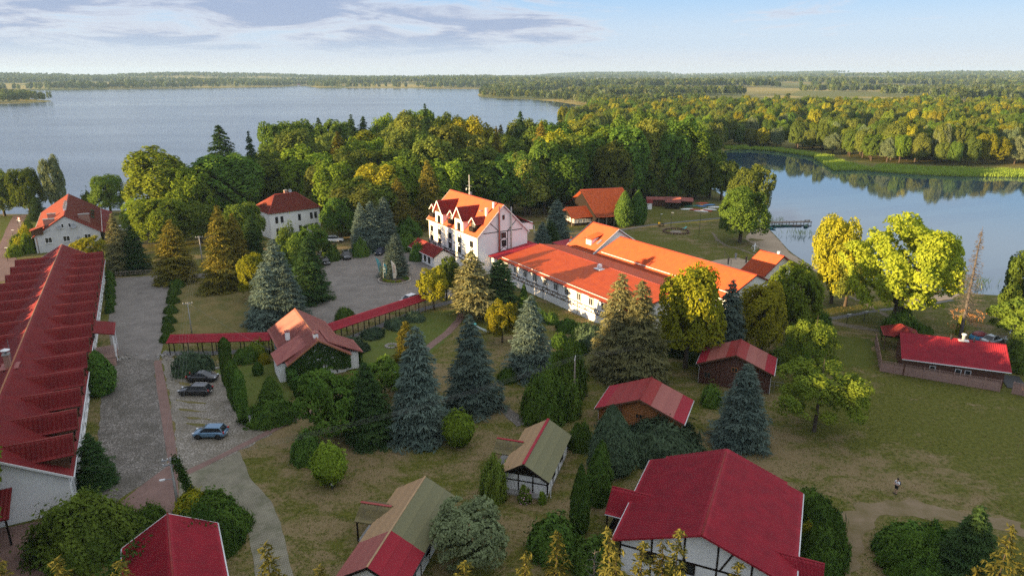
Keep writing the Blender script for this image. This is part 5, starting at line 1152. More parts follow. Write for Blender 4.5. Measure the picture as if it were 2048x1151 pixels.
# ---- hip-roofed house
def hip_house():
    a = at(537, 428, 7.0); c = at(643, 414, 7.0); th = math.atan2(c.y - a.y, c.x - a.x); L = (c - a).to_2d().length; W = 11.5
    n = Vector((-math.sin(th), math.cos(th), 0)); m = (a + c) / 2 + n * W / 2
    b = empty('hip_roof_house', (m.x, m.y, 0), th, 'white plastered house with a dark red hipped roof', 'house')
    x, y, he, hr = L / 2, W / 2, 7.0, 11.0; rx = x - 4.6
    Q = [[(-x, -y, he), (x, -y, he), (rx, 0, hr), (-rx, 0, hr)], [(x, y, he), (-x, y, he), (-rx, 0, hr), (rx, 0, hr)], [(x, -y, he), (x, y, he), (rx, .01, hr), (rx, -.01, hr)], [(-x, y, he), (-x, -y, he), (-rx, -.01, hr), (-rx, .01, hr)]]
    r = link('roof', roof_mesh('roof', Q, 'roof_maroon', rib=.28, row=.35), b)
    for sx in (-1, 1):
        for sy in (-1, 1): link('hip_cap', MB().tube([(sx * x, sy * y, he), (sx * rx, 0, hr)], .1, 6).mesh('hip_cap', MATS['ridge_red'], True), r)
    link('ridge_cap', MB().tube([(-rx, 0, hr + .02), (rx, 0, hr + .02)], .1, 6).mesh('ridge_cap', MATS['ridge_red'], True), r)
    MB().box((0, 0, 3.35), (L - .9, W - .9, 7.2)).build('wall', MATS['plaster'], b)
    yy = -y + .45
    for xx in (-5.4, -3.9, 1.1, 4.6, 5.9):
        window(b, (min(xx, x - 1.2), yy, 5.0), -PI / 2, .75, 1.7, 'timber_dark', 0, False); window(b, (min(xx, x - 1.2), yy, 1.9), -PI / 2, .75, 1.7, 'timber_dark', 0, False)
    for k in (-2, 2): window(b, (x - .45, k, 5.0), 0, .75, 1.7, 'timber_dark', 0, False)
    MB().span((.6, -2.6, 9.15), (1.3, -2.6, 9.15), .9, .07, (0, -.57, .82)).build('roof_window', MATS['car_blue'], b)
    chimney(b, (.6, .9, 10.2), .9, .6, 1.4); dish(b, (1.6, .2, 11.5), -PI / 2, .5)
hip_house()

# ---- hotel
def hotel():
    b = building('hotel', -8.5, 159.9, -57.6, 'tall white half-timbered hotel with dormers under a steep red roof', 'hotel')
    L, W, he, hr = 25.1, 13.5, 8.7, 15.2; x0, x1 = -L / 2, L / 2; y = W / 2; wy = y - .35; F = -PI / 2
    sl = (hr - he) / y
    gable_wall(b, x0 + .3, x1 - .35, -wy, wy, he + .1, hr - .35, 'plaster')
    r = gable_roof(b, x0, x1, -y, y, he - .1, hr, 'roof_orange', ridge='ridge_red', edge='white_paint', rib=.24, row=.30)
    els = [(-10.4, 0), (-5.9, 1), (-.9, 0), (4.0, 1), (9.3, 0)]
    for xx, big in els:
        if big:
            w = 1.95; d = MB().prism([(xx - w, -.2), (xx + w, -.2), (xx + w, 11.3), (xx - w, 11.3)], 'y', -wy - .22, -wy + 3.2).build('bay_wall', MATS['plaster'], b)
            MB().prism([(xx - w, 11.3), (xx + w, 11.3), (xx, 13.85)], 'y', -wy - .20, -wy + 4.0).build('gable_panel', MATS['timber_brown'], b)
            hy = -y + (14.1 - he) / sl + .35
            q = [[(xx + 2.35, -y - .35, 11.15), (xx + 2.35, hy - 2.2, 11.15), (xx, hy, 14.1), (xx, -y - .35, 14.1)], [(xx - 2.35, hy - 2.2, 11.15), (xx - 2.35, -y - .35, 11.15), (xx, -y - .35, 14.1), (xx, hy, 14.1)]]
            rr = link('gable_roof', roof_mesh('gable_roof', q, 'roof_red', rib=.24, row=.30, thick=.1), b)
            for s in (-1, 1): link('barge_board', MB().span((xx + s * 2.38, -y - .38, 11.06), (xx, -y - .38, 14.01), .06, .26).mesh('barge_board', MATS['white_paint']), rr)
            fy = -wy - .22; zs = (9.6, 6.6, 4.3, )
        else:
            w = 1.15; fy0 = -y + .95
            MB().prism([(xx - w, 9.2), (xx + w, 9.2), (xx + w, 11.3), (xx, 12.3), (xx - w, 11.3)], 'y', fy0, fy0 + 2.6).build('dormer', MATS['timber_dark'], b)
            hy = -y + (12.55 - he) / sl + .3
            q = [[(xx + 1.55, fy0 - .45, 11.15), (xx + 1.55, hy - 1.2, 11.15), (xx, hy, 12.55), (xx, fy0 - .45, 12.55)], [(xx - 1.55, hy - 1.2, 11.15), (xx - 1.55, fy0 - .45, 11.15), (xx, fy0 - .45, 12.55), (xx, hy, 12.55)]]
            rr = link('dormer_roof', roof_mesh('dormer_roof', q, 'roof_red', rib=.24, row=.30, thick=.1), b)
            for s in (-1, 1): link('barge_board', MB().span((xx + s * 1.58, fy0 - .48, 11.07), (xx, fy0 - .48, 12.47), .05, .18).mesh('barge_board', MATS['white_paint']), rr)
            window(b, (xx, fy0, 10.5), F, 1.0, 1.5, 'curtain', 1, False)
            bl = MB(); bl.box((xx, fy0 - .35, 9.45), (2.0, .7, .08)); bl.box((xx, fy0 - .68, 9.95), (2.0, .04, .95)); [bl.box((xx + s * .98, fy0 - .35, 9.95), (.04, .66, .95)) for s in (-1, 1)]
            bl.build('balcony', MATS['timber_dark'], b); fy = -wy; zs = (6.6, 4.3)
        for k, z in enumerate(zs):
            hh = 1.9 if z > 9 else 1.35
            window(b, (xx, fy, z), F, 1.25, hh, 'timber_dark', 1, False, 'glass_dark'); 
        for z0 in ((5.05, 5.85) if not big else (5.05, 5.85)),:
            for s in (-.72, .72): beam(b, (xx + s, fy, 3.4), (xx + s, fy, 7.4 if not big else 10.4), F, .12)
            beam(b, (xx - .7, fy, 5.05), (xx, fy, 5.85), F, .12); beam(b, (xx + .7, fy, 5.05), (xx, fy, 5.85), F, .12)
            if big: beam(b, (xx - .7, fy, 7.35), (xx, fy, 8.3), F, .12); beam(b, (xx + .7, fy, 7.35), (xx, fy, 8.3), F, .12)
    for z in (2.4, 3.35): beam(b, (x0 + .35, -wy - .235, z), (x1 - .4, -wy - .235, z), F, .15)
    n = 16; 
    for k in range(n):
        a = x0 + .5 + k * (L - 1.1) / n; c = x0 + .5 + (k + 1) * (L - 1.1) / n
        beam(b, (a, -wy - .20, 2.4 if k % 2 else 3.35), (c, -wy - .20, 3.35 if k % 2 else 2.4), F, .11)
    for xx in (x0 + .4, x1 - .45): beam(b, (xx, -wy - .0, .1), (xx, -wy, he - .2), F, .18)
    for xx in (-8.2, -3.4, 1.6, 6.6): MB().tube([(xx, -wy - .1, 0), (xx, -wy - .1, he - .3)], .05, 6).build('downpipe', MATS['grey_metal'], b)
    for xx in (x0 + 2.2, x0 + 5.5): window(b, (xx, -wy, 1.3), F, 1.0, 1.7, 'timber_dark', 0, False)
    # gable end towards the wing
    gx = x1 - .35
    for z in (6.6, 4.3): window(b, (gx, .2, z), 0, 1.2, 1.4, 'timber_dark', 1, False)
    window(b, (gx, .1, 8.4), 0, 1.2, 1.2, 'timber_dark', 1, False); window(b, (gx, .1, 12.4), 0, .55, 1.0, 'timber_dark', 0, False)
    for yy in (-.75, 1.15): beam(b, (gx, yy, 3.2), (gx, yy, 9.2), 0, .14)
    beam(b, (gx, -5.0, 9.3), (gx, 5.0, 9.3), 0, .15); beam(b, (gx, -3.3, 11.4), (gx, -1.0, 9.3), 0, .13); beam(b, (gx, 3.3, 11.4), (gx, 1.2, 9.3), 0, .13)
    for z0 in (5.1, 7.35): beam(b, (gx, -.7, z0), (gx, .2, z0 + .75), 0, .11); beam(b, (gx, 1.1, z0), (gx, .2, z0 + .75), 0, .11)
    MB().tube([(gx + .35, -1.2, 1), (gx + .35, -1.2, 15.0)], .2, 10).build('flue_pipe', MATS['roof_faded'], b, smooth=True)
    MB().tube([(gx + .35, 1.9, 1), (gx + .35, 1.9, 14.6)], .16, 10).build('flue_pipe', MATS['concrete'], b, smooth=True)
    # roof furniture
    MB().box((9.5, -2.6, 13.1), (.5, .5, 2.4)).build('chimney', MATS['plaster'], b); MB().box((9.9, -1.0, 14.2), (.4, .4, 2.6)).build('chimney', MATS['plaster'], b)
    for xx, yy in ((-10.6, -2.4), (6.6, -2.2)):
        z = hr - (abs(yy)) * sl; MB().box((xx, yy, z + .12), (.8, 1.0, .16)).build('roof_vent', MATS['grey_metal'], b)
    a = MB().tube([(-3.6, .4, 14.6), (-3.6, .4, 19.8)], .07, 6).build('antenna_mast', MATS['white_metal'], b)
    am = MB(); am.span((-4.8, .4, 17.2), (-2.6, .4, 17.2), .04, .04)
    for k in range(6): am.span((-4.7 + k * .4, .0, 17.2), (-4.7 + k * .4, .8, 17.2), .03, .03)
    am.span((-4.3, .4, 18.2), (-3.6, .4, 18.2), .04, .04); am.box((-3.2, .4, 15.4), (.8, .5, .9)); am.build('aerial', MATS['grey_metal'], a)
    dish(b, (-4.4, .1, 16.4), F, .32); dish(b, (-3.0, .1, 16.6), F, .32)
    # rear dormer seen past the gable
    half_roof(b, [(12.1, 8.4, 10.0), (7.6, 8.4, 10.0), (7.6, 3.6, 12.3), (12.1, 3.6, 12.3)], 'roof_red', 'rear_dormer_roof', rib=.24, row=.3); MB().box((9.9, 6.4, 9.6), (4.0, 3.4, 1.6)).build('rear_dormer', MATS['plaster'], b)
    # entrance porch
    px0, px1, py0, py1 = -12.0, 1.2, -12.0, -6.6
    gable_wall(b, px0 + .5, px1 - .3, py0 + .4, py1, 2.5, 3.9, 'plaster', yc=-9.4, name='porch_wall'); gable_roof(b, px0 - .4, px1, py0, py1 + .2, 2.45, 4.15, 'roof_red', yc=-9.3, name='porch_roof', edge='timber_dark', rib=.24, row=.3)
    ar = MB(); pts = [(px0 - .42, -9.3 + 2.1 * math.cos(t), 2.2 + 1.25 * math.sin(t)) for t in np.linspace(0, PI, 13)]; ar.tube(pts, .13, 6); ar.build('porch_arch', MATS['timber_dark'], b, smooth=True)
    for xx in (-10.4, -8.2, -6.0, -3.8, -1.6): window(b, (xx, py0 + .4, 1.35), F, 1.0, 1.6, 'timber_dark', 1, False)
    for yy in (-11.0, -7.8): window(b, (px0 + .5, yy, 1.3), PI, .8, 1.5, 'timber_dark', 0, False)
    MB().box((px0 + .47, -9.4, 1.1), (.1, 1.6, 2.2)).build('door', MATS['glass_dark'], b)
hotel()

# ---- wings: white wing, middle building and orange wing share one roofscape but are separate blocks
WTH = -57.5
def white_wing():
    b = building('white_wing', 15.8, 133.7, WTH, 'low white timber-trimmed wing with a ribbed orange-red metal roof', 'building')
    x0, x1, yl, yr, he, hr = -18.1, 24.0, -10.6, 7.0, 4.75, 6.6; F = -PI / 2
    gable_wall(b, x0 + .1, x1 - .2, yl + .45, yr - .2, he + .02, hr - .15, 'plaster', he2=5.2)
    gable_roof(b, x0, x1, yl, yr, he, hr, 'roof_orange', he2=5.3, edge='roof_red', gutter='roof_red', rib=.55, row=None, amp=.075)
    link('snow_guard', MB().span((x0 + .3, yl + .7, he + .22), (x1 - .3, yl + .7, he + .22), .04, .12).mesh('snow_guard', MATS['white_metal']), b)
    wy = yl + .45; 
    for k in range(10):
        xx = -15.6 + k * 3.55
        window(b, (xx, wy, 3.5), F, 1.2, 1.4, 'white_paint', 1, True); 
        for s in (-.68, .68): beam(b, (xx + s, wy, 2.45), (xx + s, wy, 4.35), F, .10, .05, 'timber_brown')
        beam(b, (xx - .7, wy, 4.3), (xx + .7, wy, 4.3), F, .09, .06, 'timber_brown')
    for z in (1.6, 2.4): beam(b, (x0 + .2, wy - .05, z), (x1 - .3, wy - .05, z), F, .13, .05, 'timber_brown')
    n = 24
    for k in range(n):
        a = x0 + .3 + k * 41.2 / n; c = a + 41.2 / n
        beam(b, (a, wy - .02, 1.6 if k % 2 else 2.4), (c, wy - .02, 2.4 if k % 2 else 1.6), F, .09, .05, 'timber_brown')
        beam(b, (a, wy - .035, 1.6), (a, wy - .035, 2.4), F, .09, .05, 'timber_brown')
    for xx in (-2.0, 9.0): MB().tube([(xx, wy - .1, 0), (xx, wy - .1, 4.6)], .05, 6).build('downpipe', MATS['grey_metal'], b)
    v = MB().box((0, 0, .12), (1.9, 1.5, .12)).build('roof_vent', MATS['white_metal'], b, (4.6, -1.6, 6.28)); MB().lathe([(.32, 0), (.32, .5), (.5, .55), (.5, .75), (.42, .8), (.42, 1.0), (.1, 1.12)], n=16).build('fan_cowl', MATS['white_metal'], v, smooth=False)
    # link roof up to the hotel gable
    half_roof(b, [(x0 - 6.2, yl + .2, 4.35), (x0 + .1, yl + .2, 4.35), (x0 + .1, 1.0, 6.0), (x0 - 6.2, 1.0, 6.0)], 'roof_crimson', 'link_roof', rib=.42, row=None, amp=.04)
    MB().box((x0 - 3, -4.5, 2.0), (6.2, 10.4, 4.6)).build('link_wall', MATS['plaster'], b)
white_wing()
def orange_wing():
    b = building('orange_wing', 33.7, 132.8, WTH, 'long low wing with a bright orange-red tiled roof', 'building')
    x0, x1, y, he, hr = -17.95, 17.95, 7.5, 5.1, 8.4
    gable_wall(b, x0, x1 - .2, -y + .3, y - .5, he, hr - .2, 'plaster'); gable_roof(b, x0 - .5, x1, -y, y, he, hr, 'roof_orange', edge='roof_red', gutter=None, rib=.30, row=.36)
    link('snow_guard', MB().span((x0 + .3, -y + 1.5, he + .78), (x1 - .3, -y + 1.5, he + .78), .05, .14).mesh('snow_guard', MATS['white_metal']), b)
    e = building('orange_annex', 52.5, 135.4, WTH, 'small orange-red roofed annex at the end of the long wing', 'building')
    gable_wall(e, -2.6, 2.4, -5.0, 5.0, 4.6, 7.7, 'plaster'); gable_roof(e, -3.0, 2.8, -5.6, 5.6, 4.5, 7.9, 'roof_orange', edge='roof_red', gutter=None, rib=.30, row=.36)
    MB().box((1.2, .4, 7.9), (.5, .5, 1.1)).build('chimney', MATS['plaster'], e)
    d = building('cross_hall', 21.2, 154.5, WTH, 'taller hall with white gable and roof dormer joining the orange wing', 'building')
    gable_wall(d, -4.4, 4.3, -6.7, 6.7, 5.0, 9.25, 'plaster'); gable_roof(d, -4.8, 4.8, -7.3, 7.3, 4.95, 9.6, 'roof_orange', edge='white_paint', gutter=None, rib=.30, row=.36)
    w = MB().prism([(-5.6, 5.7), (-2.5, 7.5), (-5.6, 7.55)], 'x', .2, 2.0).build('dormer', MATS['white_paint'], d)
    half_roof(d, [(-.1, -5.95, 7.45), (2.3, -5.95, 7.45), (2.3, -2.2, 8.25), (-.1, -2.2, 8.25)], 'roof_orange', 'dormer_roof'); window(d, (1.1, -5.6, 6.75), -PI / 2, 1.4, 1.3, 'white_paint', 1, False, 'curtain')
    MB().span((3.0, -4.4, 6.95), (3.7, -4.4, 6.95), 1.4, .08, (0, -.54, .84)).build('roof_window', MATS['grey_metal'], d)
    c = MB().box((0, 0, .7), (.45, .45, 1.4)).build('chimney', MATS['plaster'], d, (-5.6, -5.4, 4.6)); MB().lathe([(.28, 1.4), (.34, 1.55), (.2, 1.8), (.28, 2.0), (.05, 2.1)], n=10).build('cowl', MATS['kayak_orange'], c, smooth=True)
    MB().box((-8.2, 0, 1.8), (7.4, 11.0, 4.2)).build('link_wall', MATS['plaster'], d); half_roof(d, [(-12, -6.2, 4.0), (-4.3, -6.2, 4.0), (-4.3, 5.8, 4.7), (-12, 5.8, 4.7)], 'roof_crimson', 'link_roof', rib=.42, row=None)
orange_wing()

# ---- dark hall with steep tiled roof
def feast_hall():
    b = building('feast_hall', 27.1, 209.1, 20.3, 'dark timber hall under a huge steep orange-brown roof', 'hall')
    x0, x1, y, he, hr = -7.15, 7.15, 11.15, 3.1, 9.4
    gable_wall(b, x0 + .9, x1 - .6, -y + 1.0, y - 1, he - .1, hr - .6, 'timber_dark'); gable_roof(b, x0, x1, -y, y, he, hr, 'roof_tile', ridge='ridge_red', gutter=None, rib=.25, row=.3)
    for k in range(6): MB().span((x0 + 1.0 + k * 2.5, -y + .4, 0), (x0 + 1.0 + k * 2.5, -y + .4, 3.0), .2, .2, (1, 0, 0)).build('post', MATS['weathered_wood'], b)
    for k in range(5): window(b, (x0 + 2.2 + k * 2.5, -y + 1.0, 1.7), -PI / 2, 1.7, 1.2, 'timber_brown', 2, False)
    # porch roof on the gable side
    gable_roof(b, x0 - 6.0, x0 + 1.4, -7.2, 2.2, 2.5, 5.0, 'roof_tile', yc=-2.5, name='porch_roof', gutter=None, ridge=None, rib=.25, row=.3); gable_wall(b, x0 - 4.6, x0 + 1, -6.2, 1.2, 2.5, 4.6, 'timber_dark', yc=-2.5, name='porch_wall')
    for k in range(4): window(b, (x0 - 4.6, -5.3 + k * 1.8, 1.4), PI, 1.3, 1.2, 'white_paint', 1, False, 'curtain')
    for k in range(4): window(b, (x0 - 4 + k * 1.5, -6.2, 1.4), -PI / 2, 1.2, 1.2, 'white_paint', 1, False, 'curtain')
    for yy in (-6.9, 1.9): MB().span((x0 - 5.7, yy, 0), (x0 - 5.7, yy, 2.4), .16, .16, (1, 0, 0)).build('post', MATS['weathered_wood'], b)
feast_hall()

# ------------------------------------------------------------------ cottages and cabins
SHEET = {}
def sheet_mesh(w, l, mat, waves=6, amp=.035, t=.02):
    key = (round(w, 2), round(l, 2), mat, waves)
    if key not in SHEET:
        n = waves * 2 + 1; V = []; F = []
        for j, yy in enumerate((0, l)):
            for i in range(n): V.append((w * i / (n - 1), yy, (amp if i % 2 else 0) + (0.028 if j == 0 else 0.0)))
        for i in range(n - 1): F.append((i, i + 1, n + i + 1, n + i))
        m = len(V); V += [(0, 0, -.01), (w, 0, -.01)]; F.append((0, m, m + 1, n - 1))
        me = bpy.data.meshes.new('roof_sheet'); me.from_pydata(V, [], F); me.update(); me.materials.append(MATS[mat]); SHEET[key] = me
    return SHEET[key]
def sheeted(par, P0, P1, P3, nu, nv, mats, waves=6):
    """corrugated sheets laid over the slope P0-P1 (eave) to P3 (ridge above P0); mats(i,j) names the material"""
    P0, P1, P3 = Vector(P0), Vector(P1), Vector(P3); a = (P1 - P0); b = (P3 - P0); w = a.length / nu; l = b.length / nv
    ax, bx = a.normalized(), b.normalized(); n = ax.cross(bx); rot = Matrix((ax, bx, n)).transposed().to_euler()
    for i in range(nu):
        for j in range(nv):
            p = P0 + ax * (w * i) + bx * (l * j) + n * (.05 + random.uniform(0, .012))
            o = link('roof_sheet', sheet_mesh(w + .015, l + .05, mats(i, j), waves), par, p, rot)
def post(par, x, y, z0, z1, w=.14, mat='timber_dark', name='post'): return MB().span((x, y, z0), (x, y, z1), w, w, (1, 0, 0)).build(name, MATS[mat], par)
def gable_frame(b, xx, hw, he, hr, face, mat='timber_dark', cols=3, mid=.62):
    """half timbering of a gable end at x = xx"""
    for k in range(cols + 1):
        y = -hw + 2 * hw * k / cols; beam(b, (xx, y * .985, .1), (xx, y * .985, he), face, .13, .06, mat)
    beam(b, (xx, -hw, he - .02), (xx, hw, he - .02), face, .15, .07, mat); beam(b, (xx, -hw, he * mid), (xx, hw, he * mid), face, .12, .062, mat)
def side_frame(b, yy, x0, x1, he, face, n, mat='timber_dark'):
    for k in range(n + 1):
        x = x0 + (x1 - x0) * k / n; beam(b, (x, yy, .1), (x, yy, he), face, .13, .06, mat)
    beam(b, (x0, yy, he * .62), (x1, yy, he * .62), face, .12, .062, mat)
def green_cottage():
    b = building('green_cottage', 2.7, 67.6, 72.6, 'small white half-timbered cottage with ochre and moss-green sheet roof', 'cottage')
    L, W, he, hr = 10.3, 5.5, 2.15, 3.85; x0, x1, y = -L / 2, L / 2, W / 2
    gable_wall(b, x0 + .9, x1 - .4, -y + .35, y - .35, he + .05, hr - .25, 'plaster')
    r = MB().slab([(x0, -y, he), (x1, -y, he), (x1, 0, hr), (x0, 0, hr)], .08).slab([(x1, y, he), (x0, y, he), (x0, 0, hr), (x1, 0, hr)], .08).build('roof', MATS['timber_dark'], b)
    sheeted(r, (x0, -y, he), (x1, -y, he), (x0, 0, hr), 10, 3, lambda i, j: 'roof_green'); sheeted(r, (x1, y, he), (x0, y, he), (x1, 0, hr), 10, 3, lambda i, j: 'roof_ochre')
    MB().span((x0, 0, hr + .09), (x1, 0, hr + .09), .30, .07).build('ridge_cap', MATS['roof_crimson'], r)
    for s in (-1, 1): MB().span((x0 - .03, s * y, he - .06), (x0 - .03, 0, hr - .06), .05, .2).build('barge_board', MATS['timber_dark'], r)
    MB().prism([(-y + .4, he - .02), (y - .4, he - .02), (0, hr - .3)], 'x', x0 + .86, x0 + .92).build('gable_board', MATS['timber_dark'], b)
    gable_frame(b, x0 + .9, y - .35, he, hr, PI); side_frame(b, -y + .35, x0 + .9, x1 - .4, he, -PI / 2, 4); MB().box((x0 + 4.6, 0, .0), (L - 1.2, W - .6, .36)).build('plinth', MATS['concrete'], b)
    for x in (-1.8, 1.6): window(b, (x, -y + .35, 1.35), -PI / 2, 1.0, .9, 'timber_dark', 1, False)
    # side porch
    px0, px1, pe, ph = -1.1, 2.2, 2.15, 3.05
    p = MB().slab([(px0, y - .2, pe), (px0 - .01, y + 2.0, pe), ((px0 + px1) / 2, y + 2.0, ph), ((px0 + px1) / 2, y - 1.5, ph)], .07).slab([(px1, y + 2.0, pe), (px1, y - .2, pe), ((px0 + px1) / 2, y - 1.5, ph), ((px0 + px1) / 2, y + 2.0, ph)], .07)
    p = MB(); mx = (px0 + px1) / 2
    p = link('porch_roof', roof_mesh('porch_roof', [[(px0, y + 2.0, pe), (px0, y - 1.2, pe), (mx, y - 2.0, ph), (mx, y + 2.0, ph)], [(px1, y - 1.2, pe), (px1, y + 2.0, pe), (mx, y + 2.0, ph), (mx, y - 2.0, ph)]], 'roof_moss', rib=.34, row=.6, amp=.05), b)
    MB().span((mx, y - 1.1, ph + .05), (mx, y + 2.03, ph + .05), .24, .06).build('ridge_cap', MATS['roof_crimson'], p)
    for x in (px0 + .15, px1 - .15): post(b, x, y + 1.8, -.1, pe, .13)
    MB().box((mx, y + .8, .05), (3, 2.2, .2)).build('porch_floor', MATS['concrete'], b); MB().box((mx, y - .33, 1.1), (1.0, .08, 2.0)).build('door', MATS['timber_brown'], b)
    MB().tube([(x0 + .6, -y - .06, he - .1), (x0 + .6, -y - .06, .1)], .05, 6).build('downpipe', MATS['white_metal'], b)
green_cottage()
def two_tone_cottage():
    b = building('two_tone_cottage', -10.0, 54.0, 76.7, 'white half-timbered cottage whose sheet roof is half moss-green and half crimson', 'cottage')
    L, W, he, hr = 13.6, 6.1, 2.3, 4.1; x0, x1, y = -L / 2 - .6, L / 2 - .6, W / 2
    gable_wall(b, x0 + .5, x1 - .4, -y + .35, y - .35, he + .05, hr - .25, 'plaster')
    r = MB().slab([(x0, -y, he), (x1, -y, he), (x1, 0, hr), (x0, 0, hr)], .08).slab([(x1, y, he), (x0, y, he), (x0, 0, hr), (x1, 0, hr)], .08).build('roof', MATS['timber_dark'], b)
    sheeted(r, (x0, -y, he), (x1, -y, he), (x0, 0, hr), 14, 3, lambda i, j: 'roof_crimson' if i < 5 else 'roof_green'); sheeted(r, (x1, y, he), (x0, y, he), (x1, 0, hr), 14, 3, lambda i, j: 'roof_faded' if i >= 9 else 'roof_ochre')
    MB().span((x0, 0, hr + .08), (x1, 0, hr + .08), .16, .06).build('ridge_cap', MATS['roof_ochre'], r)
    for xx in (x0 - .03, x1 + .03):
        for s in (-1, 1): MB().span((xx, s * y, he - .06), (xx, 0, hr - .06), .05, .2).build('barge_board', MATS['timber_dark'], r)
    side_frame(b, -y + .35, x0 + .5, x1 - .4, he, -PI / 2, 6); gable_frame(b, x1 - .4, y - .35, he, hr, 0)
    for x in (-4.5, -.8, 2.6): window(b, (x, -y + .35, 1.4), -PI / 2, 1.0, .9, 'timber_dark', 1, False)
    MB().span((x0, -y - .08, he - .05), (x1, -y - .08, he - .05), .1, .1).build('gutter', MATS['dark_metal'], b)
    px0, px1, pe, ph = .3, 3.7, 2.25, 3.2; mx = (px0 + px1) / 2
    p = link('porch_roof', roof_mesh('porch_roof', [[(px0, y + 1.9, pe), (px0, y - 1.2, pe), (mx, y - 1.9, ph), (mx, y + 1.9, ph)], [(px1, y - 1.2, pe), (px1, y + 1.9, pe), (mx, y + 1.9, ph), (mx, y - 1.9, ph)]], 'roof_moss', rib=.34, row=.6, amp=.05), b)
    MB().span((mx, y - 1.2, ph + .05), (mx, y + 1.95, ph + .05), .26, .06).build('ridge_cap', MATS['ridge_red'], p)
    for x in (px0 + .15, px1 - .15): post(b, x, y + 1.7, -.1, pe, .13)
    MB().box((mx, y + .7, .05), (3.2, 2.0, .2)).build('porch_floor', MATS['concrete'], b)
two_tone_cottage()
def crimson_cottage():
    b = building('crimson_cottage', 18.5, 54.8, 65.9, 'large white half-timbered cottage with a broad crimson metal-tile roof', 'cottage')
    L, W, he, hr = 15.1, 14.8, 3.7, 6.4; x0, x1, y = -L / 2, L / 2, W / 2
    gable_wall(b, x0 + .7, x1 - .8, -y + .6, y - .6, he + .1, hr - .3, 'plaster')
    r = gable_roof(b, x0, x1 - 1.0, -y, y, he, hr, 'roof_crimson', ridge='roof_red', edge='roof_crimson', rib=.26, row=.38, amp=.035, step=.06)
    half = [[(x1 - 1.0, -y + 1.5, he + .25), (x1, -y + 1.5, he + .25), (x1, 0, hr - .12), (x1 - 1.0, 0, hr - .12)], [(x1, y - 1.5, he + .25), (x1 - 1.0, y - 1.5, he + .25), (x1 - 1.0, 0, hr - .12), (x1, 0, hr - .12)]]
    link('rear_roof', roof_mesh('rear_roof', half, 'roof_crimson', rib=.26, row=.38, amp=.035, step=.06), b)
    xx = x0 + .7; hw = y - .6
    for k in range(6):
        yy = -hw + 2 * hw * k / 5; zt = he + (hr - .3 - he) * (1 - abs(yy) / hw); beam(b, (xx, yy, .1), (xx, yy, zt), PI, .15, .06)
    beam(b, (xx, -hw, 2.9), (xx, hw, 2.9), PI, .16, .065);
    beam(b, (xx, 1.2, 2.9), (xx, 2.0, he + 1.6), PI, .14, .06); beam(b, (xx, -1.6, 2.9), (xx, -2.6, he + 1.3), PI, .14, .06)
    for yy in (4.4, 1.0, -3.0): window(b, (xx, yy, 2.3), PI, 1.3, 1.0, 'timber_dark', 1, False)
    for s in (-1, 1): side_frame(b, s * (y - .6), x0 + .7, x1 - .8, he, s * PI / 2, 6)
    for s, xa, xb in ((1, -3.0, 1.6), (-1, -6.6, -2.2)):
        mx = (xa + xb) / 2; o = s * y; pe, ph = 2.75, 4.3
        ya, yb = o + s * 2.0, o - s * 1.0; yr = o - s * 2.4
        q1 = [(xa, ya, pe), (xa, yb, pe), (mx, yr, ph), (mx, ya, ph)]; q2 = [(xb, yb, pe), (xb, ya, pe), (mx, ya, ph), (mx, yr, ph)]
        if s < 0: q1 = [q1[1], q1[0], q1[3], q1[2]]; q2 = [q2[1], q2[0], q2[3], q2[2]]
        p = link('porch_roof', roof_mesh('porch_roof', [q1, q2], 'roof_crimson', rib=.30, row=.36, amp=.045, step=.03), b)
        link('ridge_cap', MB().tube([(mx, ya, ph + .03), (mx, yr, ph + .03)], .09, 6).mesh('ridge_cap', MATS['roof_crimson'], True), p)
        for xq in (xa, xb): link('gutter', MB().tube([(xq, ya, pe - .05), (xq, yb, pe - .05)], .06, 6).mesh('gutter', MATS['white_metal'], True), p)
        for xq in (xa + .2, xb - .2): post(b, xq, ya - s * .2, -.1, pe, .14)
        MB().box((mx, o + s * .7, .1), (xb - xa - .4, 2.2, .3)).build('porch_floor', MATS['timber_brown'], b)
        for k in range(6): MB().box((mx, o + s * (1.6), .35 + k * .16), (xb - xa - .5, .04, .10)).build('rail_board', MATS['timber_dark'], b)
crimson_cottage()
